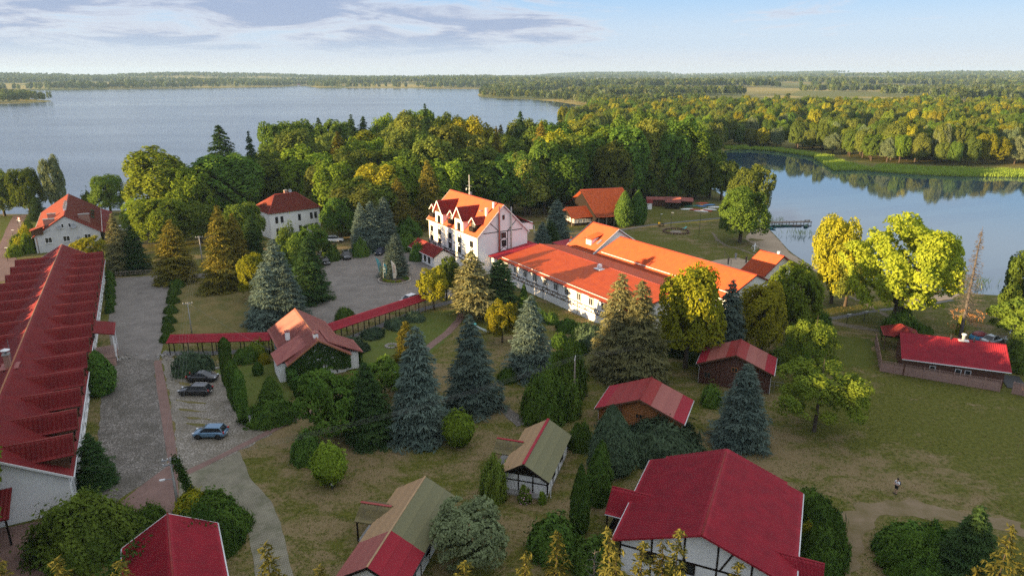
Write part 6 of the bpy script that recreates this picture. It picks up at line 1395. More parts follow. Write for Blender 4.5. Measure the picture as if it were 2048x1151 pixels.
def log_cabin(x, y, th, L, W, he, hr, label, light, steps=(1, 1)):
    b = building('log_cabin', x, y, th, label, 'cabin'); x0, x1, h = -L / 2, L / 2, W / 2
    gable_wall(b, x0 + .5, x1 - .5, -h + .5, h - .5, he - .05, hr - .3, 'log_amber' if light else 'log_brown')
    rr = []
    q = gable_quads(x0, x1, -h, h, he, hr); r = MB().slab(q[0], .08).slab(q[1], .08).build('roof', MATS['timber_dark'], b)
    def mt(side):
        def f(i, j): return 'roof_crimson' if (j == 0) else ('roof_faded' if (side < 0 and j < 3) or (not light and j < 3) else 'roof_red')
        return f
    sheeted(r, q[0][0], q[0][1], q[0][3], 5, 4, mt(-1), 5); sheeted(r, q[1][0], q[1][1], q[1][3], 5, 4, mt(1), 5)
    link('ridge_cap', MB().tube([(x0, 0, hr + .08), (x1, 0, hr + .08)], .10, 6).mesh('ridge_cap', MATS['roof_red'], True), r)
    for s in (-1, 1):
        link('gutter', MB().tube([(x0, s * (h + .07), he - .03), (x1, s * (h + .07), he - .03)], .07, 6).mesh('gutter', MATS['white_metal'], True), r)
        for xx in (x0 - .03, x1 + .03): link('barge_board', MB().span((xx, s * h, he - .06), (xx, 0, hr - .06), .05, .2).mesh('barge_board', MATS['timber_brown']), r)
        MB().tube([(x0 + .2, s * (h + .05), he - .08), (x0 + .45, s * (h - .35), he - .5), (x0 + .45, s * (h - .35), .1)], .045, 6).build('downpipe', MATS['white_metal'], b)
    # logs of the gable facing the lawn, one by one
    n = int(he / .21)
    for k in range(n): MB().tube([(x0 + .47, -h + .35, .12 + k * .21), (x0 + .47, h - .35, .12 + k * .21)], .105, 6).build('log', MATS['log_amber' if light else 'log_brown'], b, smooth=True)
    k = 0; z = .12 + n * .21
    while z < hr - .55:
        hw = (h - .5) * (hr - .3 - z) / (hr - .3 - he) ; MB().tube([(x0 + .47, -hw, z), (x0 + .47, hw, z)], .105, 6).build('log', MATS['log_amber' if light else 'log_brown'], b, smooth=True); z += .21
    for yy in (-h * .42, h * .42): beam(b, (x0 + .36, yy, 0), (x0 + .36, yy, he + .6), PI, .2, .08, 'log_brown')
    window(b, (x0 + .36, 0, 2.9), PI, .9, .7, 'log_amber', 1, False); window(b, (x0 + .36, h * .7, 1.5), PI, 1.0, 1.0, 'timber_brown', 1, False)
    window(b, (0, -h + .5, 1.5), -PI / 2, 1.0, 1.0, 'timber_brown', 1, False)
    return b
log_cabin(16.5, 78.0, 67.1, 6.9, 10.8, 3.0, 5.2, 'amber log cabin with a faded red sheet roof behind the juniper column', True)
log_cabin(32.2, 91.6, 66.7, 6.6, 10.3, 3.05, 5.15, 'darker log cabin with a faded crimson roof beneath the golden trees', False)
def fence_rail():
    b = empty('metal_rail', at(1512, 770), R(-23), 'short grey metal rail beside the darker log cabin', 'railing')
    for z in (.5, 1.0): MB().span((0, 0, z), (3.6, 0, z), .06, .06).build('rail', MATS['grey_metal'], b)
    for k in range(4): post(b, k * 1.2, 0, -.1, 1.05, .07, 'grey_metal')
fence_rail()
def low_house():
    b = building('low_house', 64.6, 95.0, -21.6, 'low brown house with a plain crimson tiled roof behind a concrete fence', 'house')
    L, W, he, hr = 13.4, 9.6, 2.8, 5.2; x0, x1, y = -L / 2, L / 2, W / 2
    gable_wall(b, x0 + .5, x1 - .5, -y + .7, y - .7, he, hr - .3, 'log_brown'); gable_roof(b, x0, x1, -y, y, he, hr, 'roof_crimson', ridge='roof_crimson', edge='roof_crimson', rib=.26, row=.34, amp=.03, step=.03)
    for k, xx in enumerate((-2.6, .6, 1.8)): window(b, (xx, -y + .7, 1.5), -PI / 2, .8, 1.2, 'white_metal', 0, False)
    v = MB().box((1.4, -.3, hr + .0), (1.3, .9, .14)).build('roof_flashing', MATS['white_metal'], b); MB().lathe([(.22, 0), (.22, .7), (.34, .75), (.34, .9), (.1, 1.0)], n=12).build('fan_cowl', MATS['white_metal'], v, (1.4, -.2, hr + .05), smooth=True)
    for xx in (-.2, 2.7): MB().tube([(xx, -.3, hr - .1), (xx, -.3, hr + .6)], .1, 7).build('vent_pipe', MATS['dark_metal'], b)
    # small rear pavilion roof
    p = at(1862, 690); g = empty('pavilion', (62.5, 104.5, 0), R(-21), 'little red hip-roofed pavilion behind the low house', 'pavilion')
    Q = [[(-2.6, -2.2, 2.5), (2.6, -2.2, 2.5), (.02, 0, 4.0), (-.02, 0, 4.0)], [(2.6, -2.2, 2.5), (2.6, 2.2, 2.5), (0, .02, 4.0), (0, -.02, 4.0)], [(2.6, 2.2, 2.5), (-2.6, 2.2, 2.5), (-.02, 0, 4.0), (.02, 0, 4.0)], [(-2.6, 2.2, 2.5), (-2.6, -2.2, 2.5), (0, -.02, 4.0), (0, .02, 4.0)]]
    link('roof', roof_mesh('roof', Q, 'roof_red', rib=.26, row=.34), g)
    for sx in (-2.2, 2.2):
        for sy in (-1.8, 1.8): post(g, sx, sy, -.1, 2.5, .14, 'timber_brown')
    MB().box((x1 + 1.6, -1.0, .05), (2.6, 5, .12)).build('terrace', MATS['dark_metal'], b)
low_house()
def concrete_fence():
    A = at(1750, 688); B = at(1760, 742); C = at(1998, 783); D = at(2012, 785); E_ = at(2090, 800)
    f = empty('concrete_fence', B, 0, 'rose concrete panel fence with pierced top row around the low house', 'fence')
    pm = None
    def run(p, q, n):
        d = (q - p); L = d.length / n; a = math.atan2(d.y, d.x)
        for k in range(n):
            o = p.lerp(q, k / n) - B
            for j in range(3):
                m = MB().box((L / 2, 0, .25 + j * .44), (L - .16, .06, .425)); m.build('panel', MATS['concrete_rose'], f, o, (0, 0, a))
            t = MB(); t.box((L / 2, 0, 1.40), (L - .16, .06, .06)); t.box((L / 2, 0, 1.72), (L - .16, .06, .06)); nb = 7
            for i in range(nb):
                x = .15 + (L - .3) * i / (nb - 1); t.box((x, 0, 1.56), (.06, .05, .28)); 
                if i < nb - 1: t.span((x, 0, 1.43), (x + (L - .3) / (nb - 1), 0, 1.69), .04, .05)
            t.build('pierced_panel', MATS['concrete_rose'], f, o, (0, 0, a))
            MB().box((0, 0, .85), (.15, .15, 1.95)).build('post', MATS['concrete_rose'], f, o, (0, 0, a))
        MB().box((0, 0, .85), (.15, .15, 1.95)).build('post', MATS['concrete_rose'], f, q - B, (0, 0, a))
    run(A, B, 5); run(B, C, 8); run(D + Vector((.6, -.3, 0)), E_, 3)
concrete_fence()
def brick_hut():
    b = empty('brick_lane_hut', (-28.1, 48.2, 0), R(117.7), 'small crimson-roofed hut half buried in shrubs by the drive', 'hut')
    L, W, he, hr = 11.0, 7.6, 3.1, 5.3
    x1 = 4.6; x0 = x1 - L
    gable_wall(b, x0 + .4, x1 - .4, -W / 2 + .4, W / 2 - .4, he, hr - .3, 'plaster'); gable_roof(b, x0, x1, -W / 2, W / 2, he, hr, 'roof_crimson', ridge='roof_red', edge='white_metal', rib=.26, row=.34, amp=.03, step=.03)
    window(b, (0, -W / 2 + .4, 1.5), -PI / 2, 1, 1, 'timber_dark', 1, False)
brick_hut()
def hut():
    b = building('garden_hut', -31.4, 99.2, 118.1, 'white stone-based hut with a red cross roof and ivy-grown gable', 'hut')
    L, W, he, hr = 16.1, 9.2, 3.0, 6.0; x0, x1, y = -L / 2, L / 2, W / 2
    gable_wall(b, x0 + 1.1, x1 - .6, -y + .7, y - .7, he, hr - .35, 'plaster'); gable_roof(b, x0, x1, -y, y, he, hr, 'roof_faded', ridge='ridge_rust', edge='ridge_rust', rib=.28, row=.4, gutter=None)
    MB().box((x0 + 6.5, y - .72, .75), (L - 2.6, .3, 2.0)).build('stone_base', MATS['stone'], b)
    half_roof(b, [(x0 + 6.3, y + 1.2, 2.85), (x0 + 1.2, y + 1.2, 2.85), (x0 + 1.2, 1.0, 5.3), (x0 + 6.3, 1.0, 5.3)], 'roof_moss2' if 'roof_moss2' in MATS else 'roof_faded', 'side_roof', rib=.34, row=None)
    half_roof(b, [(x0 + 1.0, -y - 2.0, 2.6), (x0 + 6.6, -y - 2.0, 2.6), (x0 + 6.6, -1.6, 5.2), (x0 + 1.0, -1.6, 5.2)], 'roof_faded', 'side_roof', rib=.28, row=.4)
    MB().box((x0 + 3.7, y + .3, 1.4), (4.2, 1.2, 2.8)).build('side_wall', MATS['plaster'], b); MB().box((x0 + 3.8, -y - .4, 1.3), (4.6, 2.0, 2.7)).build('side_wall', MATS['plaster'], b)
    chimney(b, (x0 + 1.7, 0, 5.5), .9, .6, 1.1, 'plaster', 'roof_faded'); chimney(b, (x0 + 7.2, 3.0, 4.2), .6, .6, 1.3, 'plaster', 'roof_faded')
    xx = x0 + 1.1
    for yy in (-2.6, -.9, .9, 2.6): beam(b, (xx, yy, .1), (xx, yy, 3.0), PI, .14, .06)
    beam(b, (xx, -3.8, 2.9), (xx, 3.8, 2.9), PI, .14, .065); window(b, (xx, 1.7, 1.5), PI, 1.0, 1.2, 'timber_dark', 1, False); MB().box((xx - .02, 0, 1.1), (.1, 1.1, 2.2)).build('door', MATS['timber_dark'], b)
    rng = np.random.default_rng(4); n = 2600; yy = rng.uniform(-4.6, 4.2, n); zt = 3.0 + (2.6) * (1 - np.abs(yy) / 4.0); z = rng.uniform(0.2, 1, n) * np.maximum(zt, .5)
    k = (vnoise(yy * 1.2, z * 1.2, 3) > .38) | (z > 3.0) | (yy < -2.8); yy, z = yy[k], z[k]; n = len(yy)
    V = cards(np.column_stack([np.full(n, xx - .16) - rng.random(n) * .25, yy, z]), np.column_stack([-np.ones(n), rng.normal(size=n) * .5, rng.normal(size=n) * .5 + .3]), .16, .10, rng); link('ivy', mesh_np('ivy', V, quads(n), MATS['ivy']), b)
    m = 1500; C = np.column_stack([rng.uniform(x0 + 1, x0 + 6.6, m), -y - 1.5 - rng.random(m) * .5, rng.uniform(.1, 2.6, m)]); V = cards(C, np.column_stack([rng.normal(size=m) * .4, -np.ones(m), rng.normal(size=m) * .4 + .3]), .16, .10, rng); link('ivy', mesh_np('ivy', V, quads(m), MATS['ivy']), b)
hut()
def box_hedge(px, py, rz, L, D, H, label):
    p = at(px, py); rng = np.random.default_rng(int(px)); n = int(1500 * (L * H * 2 + L * D + D * H * 2) / 14)
    o = empty('hedge', p, rz, label, 'hedge'); f = rng.random(n); P = np.column_stack([rng.uniform(-L / 2, L / 2, n), rng.uniform(-D / 2, D / 2, n), rng.uniform(0, H, n)]); N_ = rng.normal(size=(n, 3)) * .4
    a = f < .3; P[a, 2] = H; N_[a, 2] += 1; a = (f >= .3) & (f < .6); P[a, 1] = -D / 2; N_[a, 1] -= 1; a = (f >= .6) & (f < .72); P[a, 0] = L / 2; N_[a, 0] += 1; a = (f >= .72) & (f < .84); P[a, 0] = -L / 2; N_[a, 0] -= 1; a = f >= .84; P[a, 1] = D / 2; N_[a, 1] += 1
    P += rng.normal(size=P.shape) * .07; V = cards(P, N_, .14, .08, rng); link('foliage', mesh_np('foliage', V, quads(n), MATS['ivy']), o)
    MB().box((0, 0, H * .45), (L * .8, D * .7, H * .85)).build('stem', MATS['bark'], o)
box_hedge(627, 785, R(28), 5.0, 1.2, 2.6, 'tall clipped hedge screening the hut gable')
box_hedge(585, 770, R(118), 3.0, .9, 2.2, 'clipped hedge return beside the hut wall')

# ---- covered ways
def covered_way(a, c, z, label, w, mat, n, tilt=.0):
    th = math.atan2(c.y - a.y, c.x - a.x); L = (c - a).to_2d().length; b = empty('covered_way', (a.x, a.y, 0), th, label, 'covered way')
    q = [[(0, -w / 2, z - .35), (L, -w / 2, z - .35), (L, w * .15, z), (0, w * .15, z)], [(L, w / 2, z - .35), (0, w / 2, z - .35), (0, w * .15, z), (L, w * .15, z)]]
    q[0] = [(0, -w / 2, z - .55), (L, -w / 2, z - .55), (L, w / 2 - .3, z + .1), (0, w / 2 - .3, z + .1)]; q[1] = [(L, w / 2, z - .2), (0, w / 2, z - .2), (0, w / 2 - .3, z + .1), (L, w / 2 - .3, z + .1)]
    link('roof', roof_mesh('roof', q, mat, rib=.30, row=.36, amp=.03), b)
    for k in range(n):
        x = .3 + (L - .6) * k / (n - 1)
        for yy, zt in ((-w / 2 + .25, z - .6), (w / 2 - .35, z - .05)): post(b, x, yy, -.1, zt, .12)
        MB().span((x, -w / 2 + .2, z - .62), (x, w / 2 - .3, z - .1), .1, .12).build('rafter', MATS['timber_dark'], b)
covered_way(at(337, 676, 2.7), at(543, 671, 2.7), 2.9, 'covered way with a crimson roof from the lane to the hut', 2.3, 'roof_crimson', 8)
covered_way(at(648, 657, 2.7), at(845, 593, 2.7), 2.9, 'longer covered way with a crimson roof from the hut to the hotel', 2.3, 'roof_crimson', 10)

# ------------------------------------------------------------------ cars
def car(px, py, heading, paint, label, kind='hatch', group=None, s=1.0, xy=None):
    p = Vector((xy[0], xy[1], 0)) if xy else at(px, py); c = empty('parked_car', (p.x, p.y, .03), heading, label, 'car', group); c.scale = (s, s, s)
    # side profile stations: x, z_low, z_belt ; front is +x
    L = {'hatch': 4.0, 'wagon': 4.6, 'sedan': 4.6, 'suv': 4.5, 'coupe': 4.4}[kind]; hx = L / 2; W = .88 if kind != 'suv' else .93; zb = .90 if kind != 'suv' else 1.06; top = {'hatch': 1.47, 'wagon': 1.46, 'sedan': 1.43, 'suv': 1.68, 'coupe': 1.40}[kind]
    st = [(-hx, .42, .72, .70), (-hx + .08, .30, zb - .06, .80), (-hx + .5, .24, zb + .02, .87), (-.6, .22, zb + .01, .90), (.5, .22, zb - .01, .90), (hx - 1.15, .22, zb - .04, .89), (hx - .5, .24, zb - .14, .86), (hx - .1, .30, zb - .24, .76), (hx, .38, .60, .62)]
    if kind in ('sedan', 'coupe'): st[1] = (-hx + .08, .32, zb - .02, .80); st[2] = (-hx + .6, .24, zb + .04, .87)
    V = []; F = []; m = 10
    for x, zl, zt, w in st:
        w = w * W / .9; prof = [(-w * .80, zl), (-w * .97, zl + .1), (-w, (zl + zt) / 2), (-w * .97, zt - .07), (-w * .82, zt), (w * .82, zt), (w * .97, zt - .07), (w, (zl + zt) / 2), (w * .97, zl + .1), (w * .80, zl)]
        V += [(x, a, z) for a, z in prof]
    for i in range(len(st) - 1):
        for k in range(m): F.append((i * m + k, i * m + (k + 1) % m, (i + 1) * m + (k + 1) % m, (i + 1) * m + k))
    F += [tuple(range(m))[::-1], tuple((len(st) - 1) * m + k for k in range(m))]
    body = MB().add(V, F).build('body', MATS[paint], c, smooth=True)
    # cabin
    xs = {'hatch': (-hx + .18, -hx + .62, .35, 1.15), 'wagon': (-hx + .15, -hx + .65, .35, 1.15), 'suv': (-hx + .15, -hx + .5, .45, 1.15), 'sedan': (-hx + .75, -hx + 1.55, .30, 1.2), 'coupe': (-hx + .55, -hx + 1.6, .15, 1.15)}[kind]
    b0, t0, t1, b1 = xs; zl = zb - .06; wb, wt = W * .93, W * .70
    g = MB(); ring0 = [(b0, -wb * .9, zl), (b1, -wb * .86, zl), (b1, wb * .86, zl), (b0, wb * .9, zl)]; ring1 = [(t0, -wt, top - .05), (t1, -wt * .97, top - .05), (t1, wt * .97, top - .05), (t0, wt, top - .05)]
    g.add(ring0 + ring1, [(0, 1, 5, 4), (1, 2, 6, 5), (2, 3, 7, 6), (3, 0, 4, 7)]); g.build('window_glass', MATS['glass_dark'], c)
    rf = MB(); mid = [((t0 + t1) / 2, -wt * .9, top + .015), ((t0 + t1) / 2, wt * .9, top + .015)]
    rf.add([(t0 - .06, -wt - .02, top - .06), (t1 + .06, -wt - .02, top - .06), (t1 + .06, wt + .02, top - .06), (t0 - .06, wt + .02, top - .06), (t0 + .12, -wt * .85, top + .01), (t1 - .1, -wt * .85, top), (t1 - .1, wt * .85, top), (t0 + .12, wt * .85, top + .01)], [(0, 1, 5, 4), (1, 2, 6, 5), (2, 3, 7, 6), (3, 0, 4, 7), (4, 5, 6, 7), (3, 2, 1, 0)])
    rf.build('car_roof', MATS[paint], c)
    for sy in (-1, 1):
        a, e = ring0, ring1; i0, i1 = (0, 1) if sy < 0 else (3, 2); off = Vector((0, sy * .012, 0))
        for P, Q in ((ring0[i0], ring1[i0]), (ring0[i1], ring1[i1])): MB().span(Vector(P) + off, Vector(Q) + off, .06, .07).build('pillar', MATS[paint], c)
        mxb = (b0 + b1) / 2 - .05; MB().span((mxb, sy * (wb * .9 + .0), zl), ((t0 + t1) / 2 - .05, sy * (wt + .012), top - .05), .05, .09).build('pillar', MATS['black_plastic'], c)
        if kind in ('wagon', 'suv'): MB().span((t0 + .1, sy * wt * .95, top + .04), (t1 - .2, sy * wt * .95, top + .04), .03, .04).build('roof_rail', MATS['white_metal'], c)
        MB().box((b1 - .25, sy * (W + .08), zb + .06), (.14, .18, .13)).build('mirror', MATS[paint], c)
        for xx in (hx - .82, -hx + .78):
            arch = MB().lathe([(.02, 0), (.36, 0), (.36, .03), (.02, .03)], n=16).build('wheel_arch', MATS['black_plastic'], c, (xx, sy * (W - .012), .36), (-sy * PI / 2, 0, 0))
            t = MB().lathe([(.2, -.1), (.30, -.1), (.325, -.05), (.325, .05), (.30, .1), (.2, .1)], n=18).build('wheel', MATS['tyre'], c, (xx, sy * (W - .05), .325), (PI / 2, 0, 0), True)
            rm = MB().lathe([(.02, .085), (.06, .10), (.20, .09), (.215, .098), (.02, .07)], n=10); rm.build('rim', MATS['black_plastic' if paint == 'car_blue' else 'rim'], t, rot=(PI if sy > 0 else 0, 0, 0))
        MB().box((hx - .16, sy * .60, zb - .22), (.22, .30, .12), rz=-sy * .5).build('headlight', MATS['lamp_clear'], c); MB().box((-hx + .10, sy * .70, zb - .04), (.14, .22, .22), rz=sy * .35).build('taillight', MATS['lamp_red'], c)
        for k in range(2): MB().box(((b0 + b1) / 2 + .1 + k * -.8 + .1, sy * (W + .004), zb - .14), (.16, .03, .03)).build('door_handle', MATS['black_plastic'], c)
    MB().box((hx - .01, 0, .42), (.06, 1.1, .14)).build('grille', MATS['black_plastic'], c); MB().box((-hx + .0, 0, .52), (.04, .5, .12)).build('number_plate', MATS['white_paint'], c); MB().box((0, 0, .24), (L - .5, W * 1.7, .12)).build('underbody', MATS['black_plastic'], c)
    return c
car(422, 872, R(180), 'car_blue', 'light blue hatchback on the gravel parking', 'hatch', s=1.0)
car(392, 787, R(178), 'car_black', 'black estate with roof rails on the gravel parking', 'wagon', s=.97)
car(406, 760, R(2), 'car_black', 'black coupe on the gravel parking facing the thuja row', 'coupe', s=.97)
car(650, 527, R(-62), 'car_black', 'dark car half hidden by the spruce at the parking edge', 'wagon')
car(645, 514, R(-62), 'car_black', 'dark car tucked behind the spruce, under the bushes', 'hatch')
car(693, 516, R(-70), 'car_black', 'black car parked at the back of the hotel parking', 'suv')
car(761, 508, R(-100), 'navy', 'dark navy car parked beside the blue spruce trio', 'hatch')
car(670, 484, R(10), 'car_white', 'white car parked under the round green tree', 'suv')
car(818, 604, R(-128), 'car_white', 'white car behind the longer covered way', 'hatch')
car(1983, 686, R(28), 'car_silver', 'silver saloon parked behind the low crimson-roofed house', 'sedan')
car(252, 462, R(30), 'car_white', 'white car beyond the house by the lake', 'suv')

# ------------------------------------------------------------------ poles, wires, lamps, signs
def pole(px, py, top, label, mat='concrete', arms=2, r=.14, lamp=False, rz=0.0, twin=False):
    p = at(px, py); h = top_height(p.y, top); o = empty('utility_pole', p, rz, label, 'pole')
    if twin:
        for s in (-1, 1): MB().tube([(s * .75, 0, -.3), (s * .08, 0, h)], [r * 1.1, r * .8], 8).build('pole', MATS[mat], o, smooth=True)
        MB().span((-.45, 0, h * .4), (.45, 0, h * .4), .1, .1).build('brace', MATS[mat], o)
    else: MB().tube([(0, 0, -.3), (0, 0, h)], [r * 1.15, r * .75], 8).build('pole', MATS[mat], o, smooth=True)
    for k in range(arms):
        z = h - .25 - k * .55; a = MB().span((-.8, 0, z), (.8, 0, z), .09, .09).build('cross_arm', MATS[mat if mat != 'concrete' else 'grey_metal'], o)
        for x in (-.7, -.25, .25, .7): MB().lathe([(.03, 0), (.05, .03), (.035, .08), (.055, .12), (.03, .17)], (x, 0, z + .05), 8).build('insulator', MATS['white_paint'], a, smooth=True)
    if lamp: MB().span((0, 0, h * .62), (-.9, -.3, h * .66), .06, .06).build('lamp_arm', MATS['grey_metal'], o); MB().box((-.95, -.32, h * .66), (.5, .2, .12)).build('lamp_head', MATS['white_metal'], o)
    return o, Vector((p.x, p.y, h))
PA, TA = pole(358, 1024, 914, 'concrete utility pole beside its ivy-covered strut', 'concrete', 2, rz=R(20), lamp=True)
PB, TB = pole(384, 668, 604, 'slim concrete pole rising from the dry lawn square', 'concrete', 1, .09, rz=R(20))
PC, TC = pole(406, 533, 472, 'concrete pole among the spruces by the lane bend', 'concrete', 1, .12, rz=R(20))
PD, TD = pole(1147, 822, 714, 'bare wooden pole beside the large dark bush', 'weathered_wood', 1, .12, rz=R(80))
PE, TE = pole(1600, 668, 607, 'weathered twin-leg wooden pole beneath the round green tree', 'weathered_wood', 1, .13, twin=True, rz=R(60))
def ivy_strut():
    a = at(393, 1012); b = Vector((TA.x + .35, TA.y + .1, TA.z - .1)); d = b - a
    o = empty('ivy_strut', a, 0, 'leaning pole strut wrapped in green ivy', 'pole'); MB().tube([(0, 0, -.2), tuple(d)], [.15, .12], 8).build('strut', MATS['concrete'], o, smooth=True)
    rng = np.random.default_rng(2); n = 2200; t = rng.random(n); C = np.array(d)[None] * t[:, None] + rng.normal(size=(n, 3)) * .20; V = cards(C, rng.normal(size=(n, 3)) + [0, 0, .3], .13, .09, rng); link('ivy', mesh_np('ivy', V, quads(n), MATS['ivy']), o)
ivy_strut()
def wire(a, b, sag, label, group=None, r=.006):
    a, b = Vector(a), Vector(b); pts = [a.lerp(b, t) - Vector((0, 0, sag * 4 * t * (1 - t))) for t in np.linspace(0, 1, 15)]
    o = MB().tube([p - a for p in pts], r, 4, False).build('overhead_wire', MATS['wire'], None, a); return tag(o, label, 'wire', group)
def wires():
    for k, x in enumerate((-.7, -.25, .25, .7)):
        off = Vector((x * .94, x * .34, -.05)); wire(TA + off, TB + off * .8, .5, 'overhead wire from the strutted pole to the lawn pole', 'wires over the parking'); wire(TB + off * .8, TC + off * .8, .5, 'overhead wire from the lawn pole to the spruces', 'wires over the lawn square')
    wire(TB + Vector((0, 0, -.1)), Vector((-35.6, 95.2, 3.2)), .25, 'single drop wire from the lawn pole to the hut', r=.013)
    for k, x in enumerate((-.7, -.25, .25, .7)):
        off = Vector((x * .17, x * .98, -.05)); wire(TA + Vector((x * .3, x * .9, -.6)), TD + off, 1.1, 'overhead wire crossing the lawn to the bare wooden pole', 'wires crossing the lawn'); wire(TD + off, TE + Vector((x * .5, x * .86, -.1)), .9, 'overhead wire from the bare pole to the twin wooden pole', 'wires to the twin wooden pole')
    wire(TA + Vector((0, 0, -.7)), Vector((-46.5, 62.5, 4.0)), .3, 'service wire from the strutted pole to the long building')
wires()
def lamp_post(px, py, top, label, group):
    p = at(px, py); h = top_height(p.y, top); o = empty('lamp_post', p, 0, label, 'lamp post', group); MB().tube([(0, 0, -.1), (0, 0, h)], [.06, .045], 7).build('post', MATS['dark_metal'], o, smooth=True)
    MB().box((.25, 0, h), (.7, .18, .09)).build('lamp_head', MATS['white_metal'], o)
for q in ((16, 522, 495), (27, 478, 460), (40, 468, 440)): lamp_post(*q, 'thin lamp post along the lane to the lake', 'lamp posts along the lake lane')
for q in ((1342, 452, 425), (1398, 470, 420), (1320, 456, 428)): lamp_post(*q, 'thin dark lamp post on the beach lawn', 'lamp posts on the beach lawn')
for q in ((1693, 648, 628), (1727, 645, 622), (1650, 650, 638)): lamp_post(*q, 'short dark post beside the worn track', 'short posts beside the worn track')
def road_sign(px, py, label, disc=True, rz=0.0):
    p = at(px, py); o = empty('road_sign', p, rz, label, 'sign'); MB().tube([(0, 0, -.1), (0, 0, 2.6)], .04, 6).build('post', MATS['grey_metal'], o)
    f = MB().lathe([(.01, 0), (.36, 0), (.36, .03), (.01, .03)], n=20).build('sign_face', MATS['sign_red'], o, (0, -.05, 2.3), (PI / 2, 0, 0)); MB().lathe([(.01, .031), (.26, .031), (.26, .04), (.01, .04)], n=20).build('sign_centre', MATS['white_paint'], f)
    MB().box((0, -.06, 1.65), (.6, .03, .36)).build('plate', MATS['white_paint'], o)
road_sign(41, 452, 'round red-rimmed prohibition sign by the lake lane')
def oval_sign():
    o = empty('oval_sign', at(1768, 662), R(-20), 'white oval sign on a post beneath the oak', 'sign'); MB().tube([(0, 0, -.1), (0, 0, 1.6)], .05, 6).build('post', MATS['timber_dark'], o)
    f = MB().lathe([(.01, 0), (.5, 0), (.5, .04), (.01, .04)], n=22).build('sign_face', MATS['white_paint'], o, (0, -.06, 1.6), (PI / 2, 0, 0)); f.scale = (.75, 1.25, 1)
oval_sign()
def info_board():
    o = empty('info_board', at(505, 852), R(60), 'small white information board beside the thuja row', 'sign')
    for s in (-.35, .35): MB().tube([(s, 0, -.1), (s, 0, 1.5)], .035, 6).build('post', MATS['grey_metal'], o)
    MB().box((0, -.05, 1.15), (.8, .04, .8)).build('board', MATS['white_paint'], o); MB().box((0, -.05, 1.6), (.9, .3, .05)).build('hood', MATS['grey_metal'], o)
    for k in range(4): MB().box((-.02, -.074, 1.4 - k * .14), (.6 - .1 * (k % 2), .006, .05)).build('print_line', MATS['grey_metal'], o)
info_board()
def litter_bin():
    o = empty('litter_bin', at(665, 978), 0, 'black litter bin with a white label at the ball bush', 'bin'); MB().tube([(0, 0, 0), (0, 0, .45)], .05, 6).build('post', MATS['dark_metal'], o)
    MB().lathe([(.24, .35), (.28, .4), (.30, 1.0), (.32, 1.05), (.28, 1.06), (.26, .9), (.1, .8)], n=14).build('drum', MATS['black_plastic'], o, smooth=True); MB().box((.06, -.30, .8), (.18, .03, .22)).build('sticker', MATS['white_paint'], o)
litter_bin()
def feather_flag(px, py, top, mat, label, lean):
    p = at(px, py); h = top_height(p.y, top); o = empty('feather_flag', p, R(10), label, 'flag'); MB().lathe([(.3, 0), (.3, .08), (.06, .12), (.04, .3)], n=12).build('base', MATS['dark_metal'], o)
    pts = [(lean * t * t * h * .5, 0, h * t) for t in np.linspace(0, 1, 9)]; MB().tube(pts, [.04 - .003 * k for k in range(9)], 6).build('pole', MATS['white_metal'], o, smooth=True)
    V = []; F = []
    for k in range(13):
        t = .14 + .86 * k / 12; x = lean * t * t * h * .5; w = .80 * math.sin(min(1, (1 - t) * 3.2 + .05) * PI / 2) * (1.0 if t > .22 else .75); y = .07 * math.sin(k * .8)
        V += [(x, .012, t * h), (x + w, y + .012, t * h - .05), (x, -.012, t * h), (x + w, y - .012, t * h - .05)]
    for k in range(12):
        a = 4 * k; b = a + 4; F += [(a, a + 1, b + 1, b), (a + 2, b + 2, b + 3, a + 3), (a + 1, a + 3, b + 3, b + 1)]
    MB().add(V, F).build('banner', MATS[mat], o, smooth=True)
    m = MB()
    for k in range(4): m.box((lean * .2 * h * .5 + .32, -.1, h * (.45 + .1 * k)), (.26, .02, .12))
    m.build('print', MATS['white_paint' if mat == 'teal_flag' else 'lamp_red'], o)
feather_flag(758, 548, 514, 'teal_flag', 'blue-green feather flag leaning away from the flower island', -.35)
feather_flag(767, 558, 526, 'teal_flag', 'teal feather flag standing at the flower island edge', .12)
feather_flag(787, 562, 520, 'cream_flag', 'cream feather flag in front of the island spruce', -.15)
def flower_island():
    c = at(789, 560); o = empty('flower_island', c, 0, 'round flower island edged with stones in the parking', 'flower bed'); r = 3.3
    MB().lathe([(r, -.1), (r, .12), (r - .25, .2), (.05, .3)], n=36).build('soil', MATS['soil'], o)
    sm = MB().box((0, 0, .12), (.5, .32, .3)).mesh('kerb_stone', MATS['stone'])
    for k in range(40): a = k * 2 * PI / 40; link('kerb_stone', sm, o, (math.cos(a) * (r + .08), math.sin(a) * (r + .08), 0), (0, 0, a + PI / 2 + random.uniform(-.1, .1)))
    rng = np.random.default_rng(6)
    for k in range(16):
        a = rng.uniform(0, 6.28); q = r * rng.uniform(.55, .85); V = crown_mound(200 + k, .5, .42, 320, .09, .05); link('plant', cm(V, ('leaf_bright', 'leaf_yellow', 'thuja')[k % 3], 'plant'), o, (math.cos(a) * q, math.sin(a) * q, .12))
flower_island()
